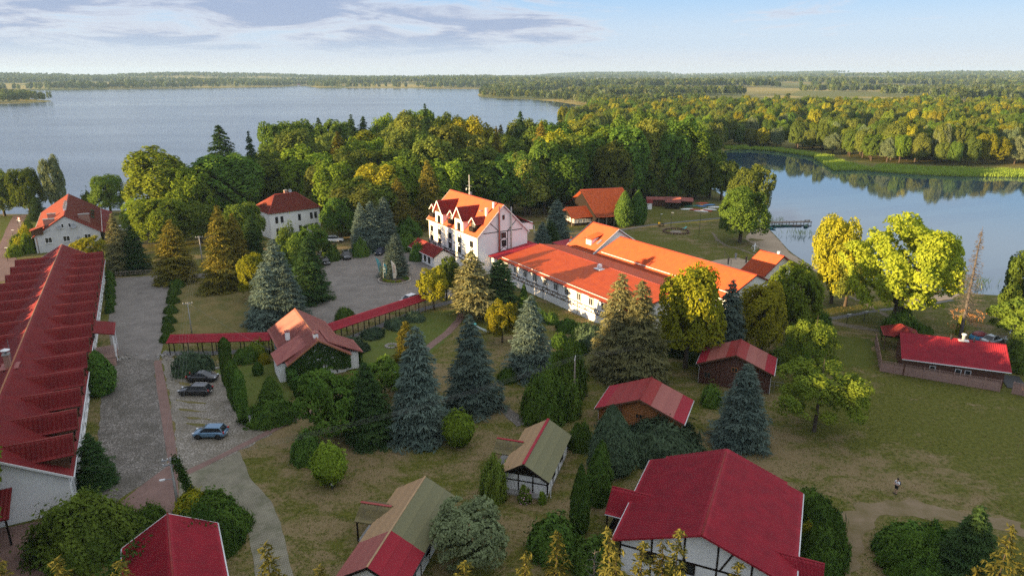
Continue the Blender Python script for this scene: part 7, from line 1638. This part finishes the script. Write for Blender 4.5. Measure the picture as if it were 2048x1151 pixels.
# ------------------------------------------------------------------ people
def person(px, py, heading, label, shirt='cloth_white', lower='cloth_black', h=1.75, pose='stand', shorts=True, xy=None):
    p = at(px, py); o = empty('person', (p.x, p.y, gz(p.x, p.y)), heading, label, 'person'); k = h / 1.75; o.scale = (k, k, k)
    def skin(name, pts, edges, rad, mat):
        me = bpy.data.meshes.new(name); me.from_pydata(pts, edges, []); me.update(); ob = link(name, me, o); md = ob.modifiers.new('skin', 'SKIN'); ob.modifiers.new('sub', 'SUBSURF').levels = 1
        ob.modifiers['sub'].render_levels = 2
        for i, r in enumerate(rad): me.skin_vertices[0].data[i].radius = (r, r) if not hasattr(r, '__len__') else r
        me.skin_vertices[0].data[0].use_root = True; md.use_smooth_shade = True; me.materials.append(MATS[mat]); return ob
    # front is -y
    fw = .16 if pose == 'walk' else .0
    if pose == 'phone': Lh, Rh, Le, Re = (.10, -.30, 1.28), (-.10, -.30, 1.28), (.27, -.06, 1.12), (-.27, -.06, 1.12)
    elif pose == 'reach': Lh, Rh, Le, Re = (.34, -.35, 1.55), (-.30, -.40, 1.45), (.32, -.12, 1.25), (-.30, -.15, 1.2)
    else: Lh, Rh, Le, Re = (.30, -.12, .82), (-.30, -.06, .82), (.28, .02, 1.12), (-.28, .02, 1.12)
    pts = [(0, 0, .96), (0, .01, 1.15), (0, .0, 1.38), (0, -.01, 1.50), (0, -.03, 1.62), (0, -.03, 1.72),
           (.19, 0, 1.40), Le, Lh, (-.19, 0, 1.40), Re, Rh,
           (.10, 0, .92), (.12, -fw * .6, .50), (.12, -fw, .09), (.13, -fw - .16, .04), (-.10, 0, .92), (-.12, fw * .5, .50), (-.12, fw, .09), (-.13, fw - .16, .04)]
    ed = [(0, 1), (1, 2), (2, 3), (3, 4), (4, 5), (2, 6), (6, 7), (7, 8), (2, 9), (9, 10), (10, 11), (0, 12), (12, 13), (13, 14), (14, 15), (0, 16), (16, 17), (17, 18), (18, 19)]
    rad = [(.15, .11), (.14, .10), (.15, .10), .06, (.085, .10), (.07, .085), .065, .045, .035, .065, .045, .035, .085, .058, .042, .04, .085, .058, .042, .04]
    skin('body', pts, ed, rad, 'skin')
    skin('shirt', [(0, 0, .97), (0, .01, 1.15), (0, 0, 1.38), (.20, 0, 1.40), tuple(Vector((.20, 0, 1.4)).lerp(Vector(Le), .7)), (-.20, 0, 1.40), tuple(Vector((-.20, 0, 1.4)).lerp(Vector(Re), .7))], [(0, 1), (1, 2), (2, 3), (3, 4), (2, 5), (5, 6)], [(.20, .16), (.195, .155), (.20, .15), .10, .085, .10, .085], shirt)
    zl = .52 if shorts else .10
    skin('shorts' if shorts else 'trousers', [(0, 0, .97), (.10, 0, .90), (.12, -fw * .5, zl), (-.10, 0, .90), (-.12, fw * .5, zl)], [(0, 1), (1, 2), (0, 3), (3, 4)], [(.165, .13), .105, .085, .105, .085], lower)
    # hair, hands, shoes
    MB().lathe([(.02, .17), (.07, .155), (.105, .10), (.11, .02), (.085, -.03), (.02, .0)], (0, .005, 1.66), 12).build('hair', MATS['hair_dark'], o, smooth=True)
    for s, hd in ((1, Lh), (-1, Rh)):
        fm = MB(); b = Vector(hd); fwd = Vector((-s * .2, -.6, -.4)).normalized() if pose != 'stand' else Vector((0, -.1, -1))
        fm.span(b, b + fwd * .09, .07, .03)
        for f in range(4): st_ = b + fwd * .09 + Vector((-.027 + .018 * f, 0, 0)); e = st_ + fwd * (.06 + .012 * (f in (1, 2))) + Vector((0, -.01, -.015)); fm.tube([st_, st_.lerp(e, .55), e + Vector((0, .01, -.01))], [.0095, .009, .007], 5)
        fm.tube([b + fwd * .02 + Vector((-s * .03, 0, 0)), b + fwd * .06 + Vector((-s * .06, -.01, 0))], [.011, .008], 5); fm.build('hand', MATS['skin'], o)
        q = (s * .125, -.06 - (fw if s > 0 else -fw), .05); MB().span((q[0], q[1] + .12, .05), (q[0], q[1] - .15, .045), .09, .09).build('shoe', MATS['black_plastic'], o)
    fc = MB()
    for s in (-1, 1): fc.box((s * .032, -.122, 1.645), (.022, .012, .012))
    fc.build('eyes', MATS['hair_dark'], o); MB().add([(0, -.15, 1.605), (.016, -.118, 1.60), (-.016, -.118, 1.60), (0, -.12, 1.645)], [(0, 1, 3), (0, 3, 2), (0, 2, 1), (1, 2, 3)]).build('nose', MATS['skin'], o); MB().box((0, -.118, 1.575), (.045, .012, .009)).build('mouth', MATS['lamp_red'], o)
    return o, p
W, wp = person(1791, 986, R(-75), 'person in white shirt and black shorts looking down at their hands on the lawn', pose='phone', h=1.78)
def backpack():
    hd = R(-75); o = empty('backpack', (wp.x, wp.y, 0), hd, 'dark backpack worn by the person in the white shirt', 'backpack')
    m = MB().box((0, .24, 1.22), (.30, .20, .46)).mesh('bag', MATS['navy']); bm = bmesh.new(); bm.from_mesh(m); bmesh.ops.bevel(bm, geom=bm.edges[:], offset=.06, segments=3, affect='EDGES'); bm.to_mesh(m); bm.free(); link('bag', m, o)
    MB().box((0, .35, 1.12), (.22, .05, .20)).build('pocket', MATS['navy'], o)
    for s in (-1, 1): MB().tube([(s * .11, .16, 1.42), (s * .12, -.06, 1.47), (s * .12, -.15, 1.30), (s * .13, .1, 1.06)], .018, 5).build('strap', MATS['black_plastic'], o)
backpack()
person(1456, 528, R(40), 'person in black on the sand court near its net', 'cloth_black', 'cloth_black', 1.75, 'reach', False)
person(1492, 525, R(-60), 'person in black at the far edge of the sand court', 'cloth_black', 'cloth_black', 1.72, 'stand', False)
person(1471, 518, R(150), 'person in pale clothes on the sand court', 'cloth_grey', 'cloth_grey', 1.7, 'stand', False)
person(1538, 445, R(20), 'person in teal standing at the head of the jetty', 'turquoise', 'cloth_grey', 1.75, 'stand', False)
person(2019, 668, R(20), 'person in red by the bay shore track', 'kayak_red', 'cloth_white', 1.6, 'stand', False)
def net():
    a, b = at(1461, 540), at(1448, 520); o = empty('volleyball_net', a, 0, 'thin volleyball net across the sand court', 'net'); d = b - a
    for q in (Vector((0, 0, 0)), d): MB().tube([q + Vector((0, 0, -.1)), q + Vector((0, 0, 2.5))], .05, 6).build('post', MATS['weathered_wood'], o)
    m = MB()
    for z in (1.6, 1.8, 2.0, 2.2, 2.43): m.span(Vector((0, 0, z)), d + Vector((0, 0, z)), .015, .02)
    m.build('mesh_cords', MATS['dark_metal'], o)
net()
# ------------------------------------------------------------------ beach and boats
def kayak(px, py, rz, mat, label, L=4.2, z=0.0, group=None, flip=False):
    p = at(px, py); o = empty('canoe', (p.x, p.y, gz(p.x, p.y) + z), rz, label, 'canoe', group); V = []; F = []; n = 11; m = 9
    for i in range(n):
        t = i / (n - 1) * 2 - 1; w = .42 * (1 - abs(t) ** 2.4) + .015; zk = .12 * abs(t) ** 3
        for k in range(m): a = PI * k / (m - 1); V.append((t * L / 2, w * math.cos(a), (.34 + zk - .32 * math.sin(a) * (1 - .4 * abs(t) ** 3)) if not flip else (.05 + .36 * math.sin(a) * (1 - .5 * abs(t) ** 3))))
    for i in range(n - 1):
        for k in range(m - 1): F.append((i * m + k, i * m + k + 1, (i + 1) * m + k + 1, (i + 1) * m + k))
    MB().add(V, F).build('hull', MATS[mat], o, smooth=True)
    if not flip:
        for s in (-1, 1): MB().tube([(t * L / 2, s * (.42 * (1 - abs(t) ** 2.4) + .015), .35 + .12 * abs(t) ** 3) for t in np.linspace(-1, 1, 11)], .025, 5).build('gunwale', MATS['dark_metal'], o)
        for x in (-.8, .8): MB().box((x, 0, .28), (.3, .66, .04)).build('seat', MATS['weathered_wood'], o)
    else: MB().tube([(t * L / 2 * .96, 0, .42 + .0 - .3 * abs(t) ** 4) for t in np.linspace(-.9, .9, 9)], .03, 5).build('keel', MATS[mat], o)
    return o
for k, (px, py, m, rz, lb) in enumerate(((1375, 419, 'kayak_white', 4, 'white upturned canoe nearest the boat shed'), (1381, 413, 'kayak_green', 8, 'green upturned canoe behind the white one by the boat shed'), (1393, 422, 'kayak_red', -28, 'red upturned canoe at the front of the boat row'), (1402, 423, 'kayak_white', -22, 'white upturned canoe beside the red one in the boat row'),
        (1411, 422, 'kayak_red', -30, 'second red upturned canoe further along the boat row'), (1419, 421, 'kayak_white', -24, 'white upturned canoe next to the second red one'), (1400, 413, 'kayak_blue', -35, 'blue upturned canoe in the back of the boat row'), (1408, 411, 'kayak_orange', 10, 'orange upturned canoe on the boat rack'), (1418, 412, 'kayak_blue', 14, 'blue canoe by the lime tree in the boat row'), (1428, 415, 'kayak_white', 10, 'white canoe half behind the beach lime tree'), (1404, 407, 'kayak_red', 4, 'red canoe on top of the boat rack'))):
    kayak(px, py, R(rz), m, lb, 4.6, .25 * (k % 3 == 2), None, True)
def boat_sheds():
    a = at(1345, 416); b = empty('boat_shed', a, R(-12), 'small dark boat shed with a red gable roof', 'shed')
    gable_wall(b, -2.2, 2.2, -1.6, 1.6, 2.3, 3.4, 'timber_dark'); gable_roof(b, -2.6, 2.6, -2.1, 2.1, 2.2, 3.7, 'roof_faded', gutter=None, ridge=None, rib=.3, row=.4); MB().box((2.2, 0, 1.0), (.1, 1.2, 2.0)).build('door', MATS['timber_brown'], b)
    c = empty('long_shed', at(1322, 411), R(-8), 'long low brown shed at the wood edge', 'shed'); MB().box((0, 0, 1.1), (9.5, 2.6, 2.4)).build('wall', MATS['log_brown'], c); half_roof(c, [(-5, -1.7, 2.2), (5, -1.7, 2.2), (5, 1.7, 2.7), (-5, 1.7, 2.7)], 'roof_faded')
    d = empty('open_shed', at(1366, 413), R(-12), 'open-fronted shed beside the canoes', 'shed'); half_roof(d, [(-3.2, -2, 2.3), (3.2, -2, 2.1), (3.2, 2, 2.7), (-3.2, 2, 2.9)], 'roof_faded'); MB().box((0, 1.5, 1.2), (6, .2, 2.4)).build('wall', MATS['timber_dark'], d)
    for x in (-2.9, 0, 2.9): post(d, x, -1.7, -.1, 2.3, .14, 'timber_brown')
    e = empty('changing_cabin', at(1298, 418), 0, 'tiny white cabin with a red roof at the wood edge', 'cabin'); MB().box((0, 0, 1.1), (1.5, 1.5, 2.3)).build('wall', MATS['plaster'], e); gable_roof(e, -1, 1, -1, 1, 2.2, 3.1, 'roof_red', gutter=None, ridge=None, rib=.3, row=.4)
boat_sheds()
def jetty():
    a, b = at(1527, 446, -.1), at(1622, 444, -.1); d = b - a; L = d.length; th = math.atan2(d.y, d.x); o = empty('jetty', (a.x, a.y, 0), th, 'grey plank jetty running out into the bay', 'jetty'); n = int(L / .42)
    pm = MB().box((0, 0, 0), (.38, 1.9, .06)).mesh('plank', MATS['weathered_wood'])
    for k in range(n): link('plank', pm, o, (k * .42 + .2, random.uniform(-.03, .03), .12), (0, random.uniform(-.01, .01), 0))
    for s in (-.75, .75): MB().span((0, s, .02), (L, s, .02), .12, .14).build('bearer', MATS['weathered_wood'], o)
    for k in range(7):
        for s in (-.85, .85): MB().tube([(.8 + k * (L - 1.2) / 6, s, -2.4), (.8 + k * (L - 1.2) / 6, s, .35)], .09, 6).build('pile', MATS['bark'], o)
    MB().box((L - 1.2, 0, .55), (1.8, .5, .08)).build('bench', MATS['weathered_wood'], o); [MB().box((L - 1.2 + s, 0, .33), (.08, .4, .4)).build('bench_leg', MATS['weathered_wood'], o) for s in (-.7, .7)]
    for k, (px, py, m, lb) in enumerate(((1556, 452.5, 'kayak_green', 'green rowing boat moored nearest the beach end of the jetty'), (1574, 452, 'kayak_green', 'green rowing boat moored mid-jetty'), (1592, 452, 'weathered_wood', 'grey wooden boat moored at the jetty'), (1612, 453, 'kayak_green', 'green rowing boat moored at the outer end of the jetty'))):
        q = at(px, py, WATER_Z); bt = kayak(px, py, R(0 if k < 3 else 60), m, lb, 3.4); bt.name = 'rowing_boat'; bt['category'] = 'boat'; bt.location = (q.x, q.y, WATER_Z - .1); bt.scale = (1, 1.5, 1.15)
    q = at(1540, 457, WATER_Z); bt = kayak(1545, 458, R(-30), 'turquoise', 'pale green rowing boat drawn up beside the jetty', 3.4); bt.name = 'rowing_boat'; bt['category'] = 'boat'; bt.location = (q.x, q.y, WATER_Z - .05); bt.scale = (1, 1.4, 1.1)
jetty()
def bench_circle():
    c = at(1352, 464); o = empty('fire_ring', c, 0, 'stone-lined fire ring on the beach lawn', 'fire ring'); MB().lathe([(1.6, 0), (1.6, .06), (.02, .08)], n=26).build('ash_bed', MATS['sand'], o); sm = MB().box((0, 0, .12), (.36, .3, .26)).mesh('stone', MATS['stone'])
    for k in range(22): a = k * 2 * PI / 22; link('stone', sm, o, (math.cos(a) * 1.1, math.sin(a) * 1.1, 0), (0, 0, a + random.uniform(-.2, .2)))
    for k in range(13):
        a = k * 2 * PI / 13 + .1; q = c + Vector((math.cos(a) * 3.5, math.sin(a) * 3.5, 0)); s = empty('log_bench', q, a + PI / 2, 'rough log bench in the circle round the fire ring', 'bench', 'log benches round the fire ring')
        MB().tube([(-.75, 0, .38), (.75, 0, .38)], .17, 8).build('seat', MATS['log_brown'], s, smooth=True); [MB().tube([(x, 0, 0), (x, 0, .3)], .12, 7).build('leg', MATS['bark'], s) for x in (-.5, .5)]
    t = empty('parasol_table', at(1322, 452), R(10), 'dark picnic table with a yellow cloth on the beach lawn', 'table'); MB().box((0, 0, .74), (1.8, .8, .07)).build('tabletop', MATS['timber_dark'], t)
    for s in (-1, 1): MB().box((0, s * .8, .44), (1.8, .28, .06)).build('bench_seat', MATS['timber_dark'], t); MB().span((s * .7, -.8, 0), (s * .7, .8, 0.0), .1, .1).build('foot', MATS['timber_dark'], t); MB().span((s * .7, 0, 0), (s * .7, 0, .7), .12, .12, (1, 0, 0)).build('leg', MATS['timber_dark'], t)
    MB().box((-.6, -.3, .98), (.5, .5, .42)).build('cloth_bundle', MATS['yellow'], t)
    u = empty('lounger', at(1366, 459), R(20), 'turquoise lounger by the fire ring', 'lounger'); MB().box((0, 0, .32), (1.2, .6, .08)).build('seat', MATS['turquoise'], u); MB().span((.55, 0, .34), (1.15, 0, .78), .6, .07).build('backrest', MATS['turquoise'], u); [MB().box((x, y, .15), (.06, .06, .32)).build('leg', MATS['white_metal'], u) for x in (-.5, .5) for y in (-.25, .25)]
bench_circle()
def swing_frame(px, py, h, label, mat, rz=0.3):
    o = empty('swing_frame', at(px, py), rz, label, 'swing')
    for s in (-1, 1):
        for t in (-1, 1): MB().tube([(s * 1.0, t * .7, 0), (s * .9, 0, h)], .05, 6).build('leg', MATS[mat], o)
    MB().tube([(-.95, 0, h), (.95, 0, h)], .05, 6).build('top_bar', MATS[mat], o)
    for s in (-.3, .3): MB().tube([(s, 0, h), (s, 0, .5)], .012, 4).build('chain', MATS['grey_metal'], o)
    MB().box((0, 0, .48), (.75, .25, .05)).build('seat', MATS['weathered_wood'], o)
swing_frame(1062, 466, 2.2, 'pale metal swing frame behind the hotel gable', 'white_metal')
def sculpture():
    o = empty('sculpture', at(1508, 504), 0, 'white openwork bird sculpture on the beach lawn', 'sculpture')
    MB().tube([(0, 0, 0), (.1, 0, .8), (-.1, 0, 1.5), (.15, 0, 2.1), (.0, 0, 2.4)], [.08, .16, .22, .12, .03], 7).build('body', MATS['white_paint'], o, smooth=True)
    for s in (-1, 1): MB().tube([(0, 0, 1.4), (s * .5, .1, 1.7), (s * .7, 0, 1.1), (s * .45, 0, .6)], [.06, .06, .05, .02], 6).build('wing', MATS['white_paint'], o, smooth=True); MB().tube([(0, 0, .5), (s * .4, 0, 0)], .05, 6).build('leg', MATS['white_paint'], o, smooth=True)
sculpture()
def windmill():
    o = empty('garden_windmill', at(697, 708), R(-30), 'little white garden windmill behind the hut', 'ornament'); MB().lathe([(.45, 0), (.3, 1.2), (.32, 1.3), (.05, 1.7)], n=8).build('tower', MATS['white_paint'], o)
    for k in range(4): a = k * PI / 2 + .4; MB().span((0, -.38, 1.3), (math.cos(a) * .8, -.38, 1.3 + math.sin(a) * .8), .03, .16, (0, -1, 0)).build('sail', MATS['white_paint'], o)
windmill()
def garden_tent():
    o = empty('play_dome', at(963, 668), R(15), 'turquoise and white play slide in the garden', 'slide')
    V = []; MB().span((-1.2, 0, 1.5), (1.3, 0, .15), .6, .06).build('chute', MATS['turquoise'], o)
    for s in (-.32, .32): MB().span((-1.2, s, 1.65), (1.3, s, .3), .05, .2).build('side', MATS['white_paint'], o); MB().span((-1.25, s, 0), (-1.25, s, 2.0), .08, .08, (1, 0, 0)).build('post', MATS['white_paint'], o)
    for k in range(5): MB().span((-1.35, -.3, .25 + k * .28), (-1.35, .3, .25 + k * .28), .05, .05).build('rung', MATS['white_paint'], o)
    MB().box((-1.25, 0, 2.0), (.7, .9, .06)).build('canopy', MATS['turquoise'], o)
garden_tent()
def garden_table():
    o = empty('garden_basin', at(783, 692), 0, 'small stone-ringed garden pond', 'pond'); MB().lathe([(.9, -.1), (.9, .12), (.7, .12), (.65, 0), (.02, -.02)], n=20).build('basin', MATS['stone'], o)
    for k in range(14): a = k * .449; MB().box((math.cos(a) * .92, math.sin(a) * .92, .1), (.34, .26, .24), rz=a).build('stone', MATS['stone'], o)
garden_table()
def tent():
    o = empty('dome_tent', at(1958, 677), R(12), 'blue dome tent with a faded red top beside the silver car', 'tent')
    MB().lathe([(1.7, 0), (1.6, .35), (1.3, .75)], n=18).build('tent_wall', MATS['tent_blue'], o, smooth=True); MB().lathe([(1.32, .74), (.95, 1.08), (.4, 1.3), (.02, 1.36)], n=18).build('flysheet', MATS['tent_red'], o, smooth=True)
    for k in range(2): MB().tube([(1.72 * math.cos(t) * math.cos(k * 1.5 + .4), 1.72 * math.cos(t) * math.sin(k * 1.5 + .4), 1.38 * math.sin(t)) for t in np.linspace(0, PI, 11)], .025, 5).build('tent_pole', MATS['grey_metal'], o)
    o.scale = (1.0, .8, 1.0)
tent()
def camp_chair():
    o = empty('camp_chair', at(2014, 683), R(40), 'white folding chair beside the silver car', 'chair'); MB().box((0, 0, .42), (.5, .5, .05)).build('seat', MATS['white_paint'], o); MB().span((0, .25, .42), (0, .35, .95), .5, .04, (0, 1, 0)).build('backrest', MATS['white_paint'], o)
    for x in (-.22, .22):
        for y in (-.22, .22): MB().box((x, y, .2), (.04, .04, .42)).build('leg', MATS['white_metal'], o)
camp_chair()
def wood_fence():
    a, b = at(232, 553), at(312, 548); d = b - a; L = d.length; o = empty('rustic_fence', a, math.atan2(d.y, d.x), 'rustic round-pole fence behind the paved lane', 'fence'); n = 9
    for k in range(n): MB().tube([(L * k / (n - 1), 0, -.1), (L * k / (n - 1), 0, 1.2)], .07, 6).build('post', MATS['weathered_wood'], o)
    for z in (.35, 1.05): MB().tube([(0, 0, z), (L, 0, z)], .055, 6).build('rail', MATS['weathered_wood'], o)
    for k in range(n - 1): x0, x1 = L * k / (n - 1), L * (k + 1) / (n - 1); MB().tube([(x0, -.02, .35), (x1, -.02, 1.05)], .04, 5).build('brace', MATS['weathered_wood'], o); MB().tube([(x1, .02, .35), (x0, .02, 1.05)], .04, 5).build('brace', MATS['weathered_wood'], o)
wood_fence()
def stone_heaps():
    rng = random.Random(9)
    for px, py, lab, n, s in ((338, 712, 'bed of pale stones at the lane corner', 26, 1.1), (245, 716, 'rough stone edging beside the portico steps', 24, 1.6), (440, 733, 'pale boulders beside the juniper', 14, .9)):
        o = empty('stone_bed', at(px, py), 0, lab, 'stones')
        for k in range(n):
            m = bmesh.new(); bmesh.ops.create_icosphere(m, subdivisions=1, radius=rng.uniform(.14, .3))
            for v in m.verts: v.co *= rng.uniform(.75, 1.2)
            me = bpy.data.meshes.new('stone'); m.to_mesh(me); m.free(); me.materials.append(MATS['stone' if k % 3 else 'concrete']); link('stone', me, o, (rng.gauss(0, s), rng.gauss(0, s * .5), .08), (rng.random(), rng.random(), rng.random()))
stone_heaps()
def dead_spruce():
    a = at(1917, 690); top = at(1966, 690); h = top_height(a.y, 452); lean = (1966 - 1024) / FPX * (a.y * _c + (CAM_H - h) * _s) - a.x
    o = empty('dead_spruce', a, 0, 'leaning dead spruce with bare branches and rusty lower needles', 'dead tree'); lx = lean
    def axis(t): return Vector((lx * t, 0, h * t))
    MB().tube([axis(t) - Vector((0, 0, .3 * (t == 0))) for t in (0, .2, .45, .7, .9, 1)], [.30, .25, .2, .13, .06, .02], 8).build('trunk', MATS['dead_wood'], o, smooth=True)
    rnd = random.Random(3)
    m = MB()
    for k in range(120):
        t = .26 + .72 * k / 120; p = axis(t); an = k * 2.4 + rnd.uniform(-.4, .4); L = (3.4 * (1 - t) + .25) * rnd.uniform(.55, 1.1); d = Vector((math.cos(an), math.sin(an), -.22))
        q = p + d * L; md = p.lerp(q, .5) + Vector((0, 0, -.06 * L)); m.tube([p, md, q + Vector((0, 0, .12 * L))], [.07 * (1.15 - t), .045 * (1.15 - t), .015], 4, False)
        for j in range(7):
            s = p.lerp(q, .25 + .11 * j); sd = Vector((-d.y, d.x, -.35)) * (1 if j % 2 else -1); m.tube([s, s + sd * L * .22], [.022, .010], 3, False)
    m.build('branches', MATS['dead_wood'], o)
    rng = np.random.default_rng(5); n = 1500; t = rng.uniform(.10, .34, n); an = rng.uniform(-.5, 2.4, n); L = rng.uniform(.5, 3.0, n); C = np.column_stack([lx * t + np.cos(an) * L, np.sin(an) * L * .6 - .5, h * t - .25 * L - rng.random(n) * .3]); keep = vnoise(C[:, 0] * 1.1, C[:, 2] * 1.3, 8) > .52; C = C[keep]
    V = cards(C, rng.normal(size=C.shape) + [0, -.4, .4], .16, .06, rng, np.tile([[0.2, 0, -1.]], (len(C), 1))); link('rusty_needles', mesh_np('rusty_needles', V, quads(len(C)), MATS['rust_needles']), o)
    n = 5200; t = .16 + .80 * rng.random(n); an = rng.uniform(0, 6.28, n); L = (3.2 * (1 - t) + .2) * rng.random(n) ** .6; C = np.column_stack([lx * t + np.cos(an) * L, np.sin(an) * L, h * t - .2 * L]); keep = vnoise(an * 4 + 7, t * 30, 5) > .72; C = C[keep]
    V = cards(C, rng.normal(size=C.shape) + [0, 0, .6], 0.20, .045, rng, np.column_stack([np.cos(an[keep]), np.sin(an[keep]), np.full(keep.sum(), -.5)])); link('twigs', mesh_np('twigs', V, quads(len(C)), MATS['dead_wood']), o)
dead_spruce()
def dead_tip():
    p = at(1190, 1112); y = 29.0; h = top_height(y, 1098); x = (1190 - 1024) / FPX * (y * _c + (CAM_H - h) * _s); o = empty('dead_spruce', (x, y, 0), 0, 'bare grey dead spruce tip among the golden ones', 'dead tree'); MB().tube([(0, 0, 0), (0, 0, h * .6), (0, 0, h)], [.2, .12, .015], 6).build('trunk', MATS['dead_wood'], o)
    m = MB(); rnd = random.Random(4)
    for k in range(60): z = h - .15 - k * .11; a = k * 2.4; L = .25 + (h - z) * .28; m.tube([(0, 0, z), (math.cos(a) * L, math.sin(a) * L, z + .18 * L)], [.018, .004], 4, False)
    m.build('branches', MATS['dead_wood'], o)
dead_tip()
def roses():
    o = empty('rose_bush', at(1050, 1002), 0, 'pink rose bush at the white cottage gable', 'rose bush'); link('foliage', cm(crown_mound(77, .7, 1.5, 900, .10, .06, .3), 'leaf_green', 'foliage'), o); link('blossom', cm(crown_mound(78, .72, 1.55, 120, .07, .06, .3), 'flower_pink', 'blossom'), o)
    o = empty('flower_bush', at(372, 1018), 0, 'yellow-flowering bush at the foot of the strutted pole', 'bush'); link('foliage', cm(crown_mound(79, 1.0, 1.2, 1000, .12, .07, .3), 'leaf_green', 'foliage'), o); link('blossom', cm(crown_mound(80, 1.03, 1.25, 200, .08, .06, .3), 'flower_yellow', 'blossom'), o)
roses()
def roof_creeper():
    a = Vector((-33.8, 52.0, 0)); o = empty('creeper', a, 0, 'leafy creeper spilling over the eaves of the drive hut', 'creeper'); rng = np.random.default_rng(12); n = 5200
    t = rng.random(n); base = np.array([[-32.6, 47.5, 2.4]]) * (1 - t)[:, None] + np.array([[-28.2, 54.3, 3.2]]) * t[:, None]; C = base + rng.normal(size=(n, 3)) * np.array([.75, .6, .75]) - np.array(a)[None]
    V = cards(C, rng.normal(size=(n, 3)) + [-.2, -.2, .6], .17, .10, rng); link('foliage', mesh_np('foliage', V, quads(n), MATS['ivy']), o); MB().tube([(.4, -2, 0), (.8, 0, 1.4), (3, 1.5, 2.8)], .06, 5).build('stem', MATS['bark'], o)
roof_creeper()
def far_farms():
    for px, py, w, rz, mt, lab in ((1390, 160, 14, 20, 'roof_red', 'red-roofed farmhouse on the distant hillside'), (1720, 176, 18, -10, 'roof_faded', 'pale farm with a faded roof on the golden slope'), (1712, 174, 12, 30, 'roof_red', 'small red-roofed barn beside the pale farm'), (1436, 167, 12, 5, 'roof_faded', 'white farmhouse among the far trees'), (2010, 181, 22, 10, 'roof_red', 'long red-roofed farm beyond the far wood'), (1940, 196, 8, 0, 'grey_metal', 'white tower-like barn beside the far wood'), (598, 171, 14, 10, 'roof_red', 'red-roofed house on the far lakeshore')):
        p = at(px, py); d = min(p.y, 3000) if p.y > 0 else 3000; u = (px - 1024) / FPX; y = min(max(600, p.y), 3200); x = u * (y * _c + CAM_H * _s); z = gz(x, y); o = empty('farmhouse', (x, y, z), R(rz), lab, 'farmhouse')
        gable_wall(o, -w / 2, w / 2, -w * .3, w * .3, w * .35, w * .6, 'plaster'); gable_roof(o, -w / 2 - .4, w / 2 + .4, -w * .34, w * .34, w * .33, w * .63, mt, gutter=None, ridge=None, edge=None, rib=2, row=None)
far_farms()
# ------------------------------------------------------------------ air
def haze():
    m = bpy.data.materials.new('haze_air'); nt, N, L = nodes(m); out = N('ShaderNodeOutputMaterial'); v = N('ShaderNodeVolumePrincipled'); v.inputs['Color'].default_value = (0.50, 0.74, 1.0, 1); v.inputs['Density'].default_value = 0.000068; v.inputs['Anisotropy'].default_value = 0.1
    L(v.outputs[0], out.inputs['Volume']); hw = GROUND_R + 400
    o = MB().box((0, 0, 68), (2 * hw, 2 * hw, 144)).build('haze', m); tag(o, 'thin evening haze over the land', 'haze', kind='stuff')
haze()
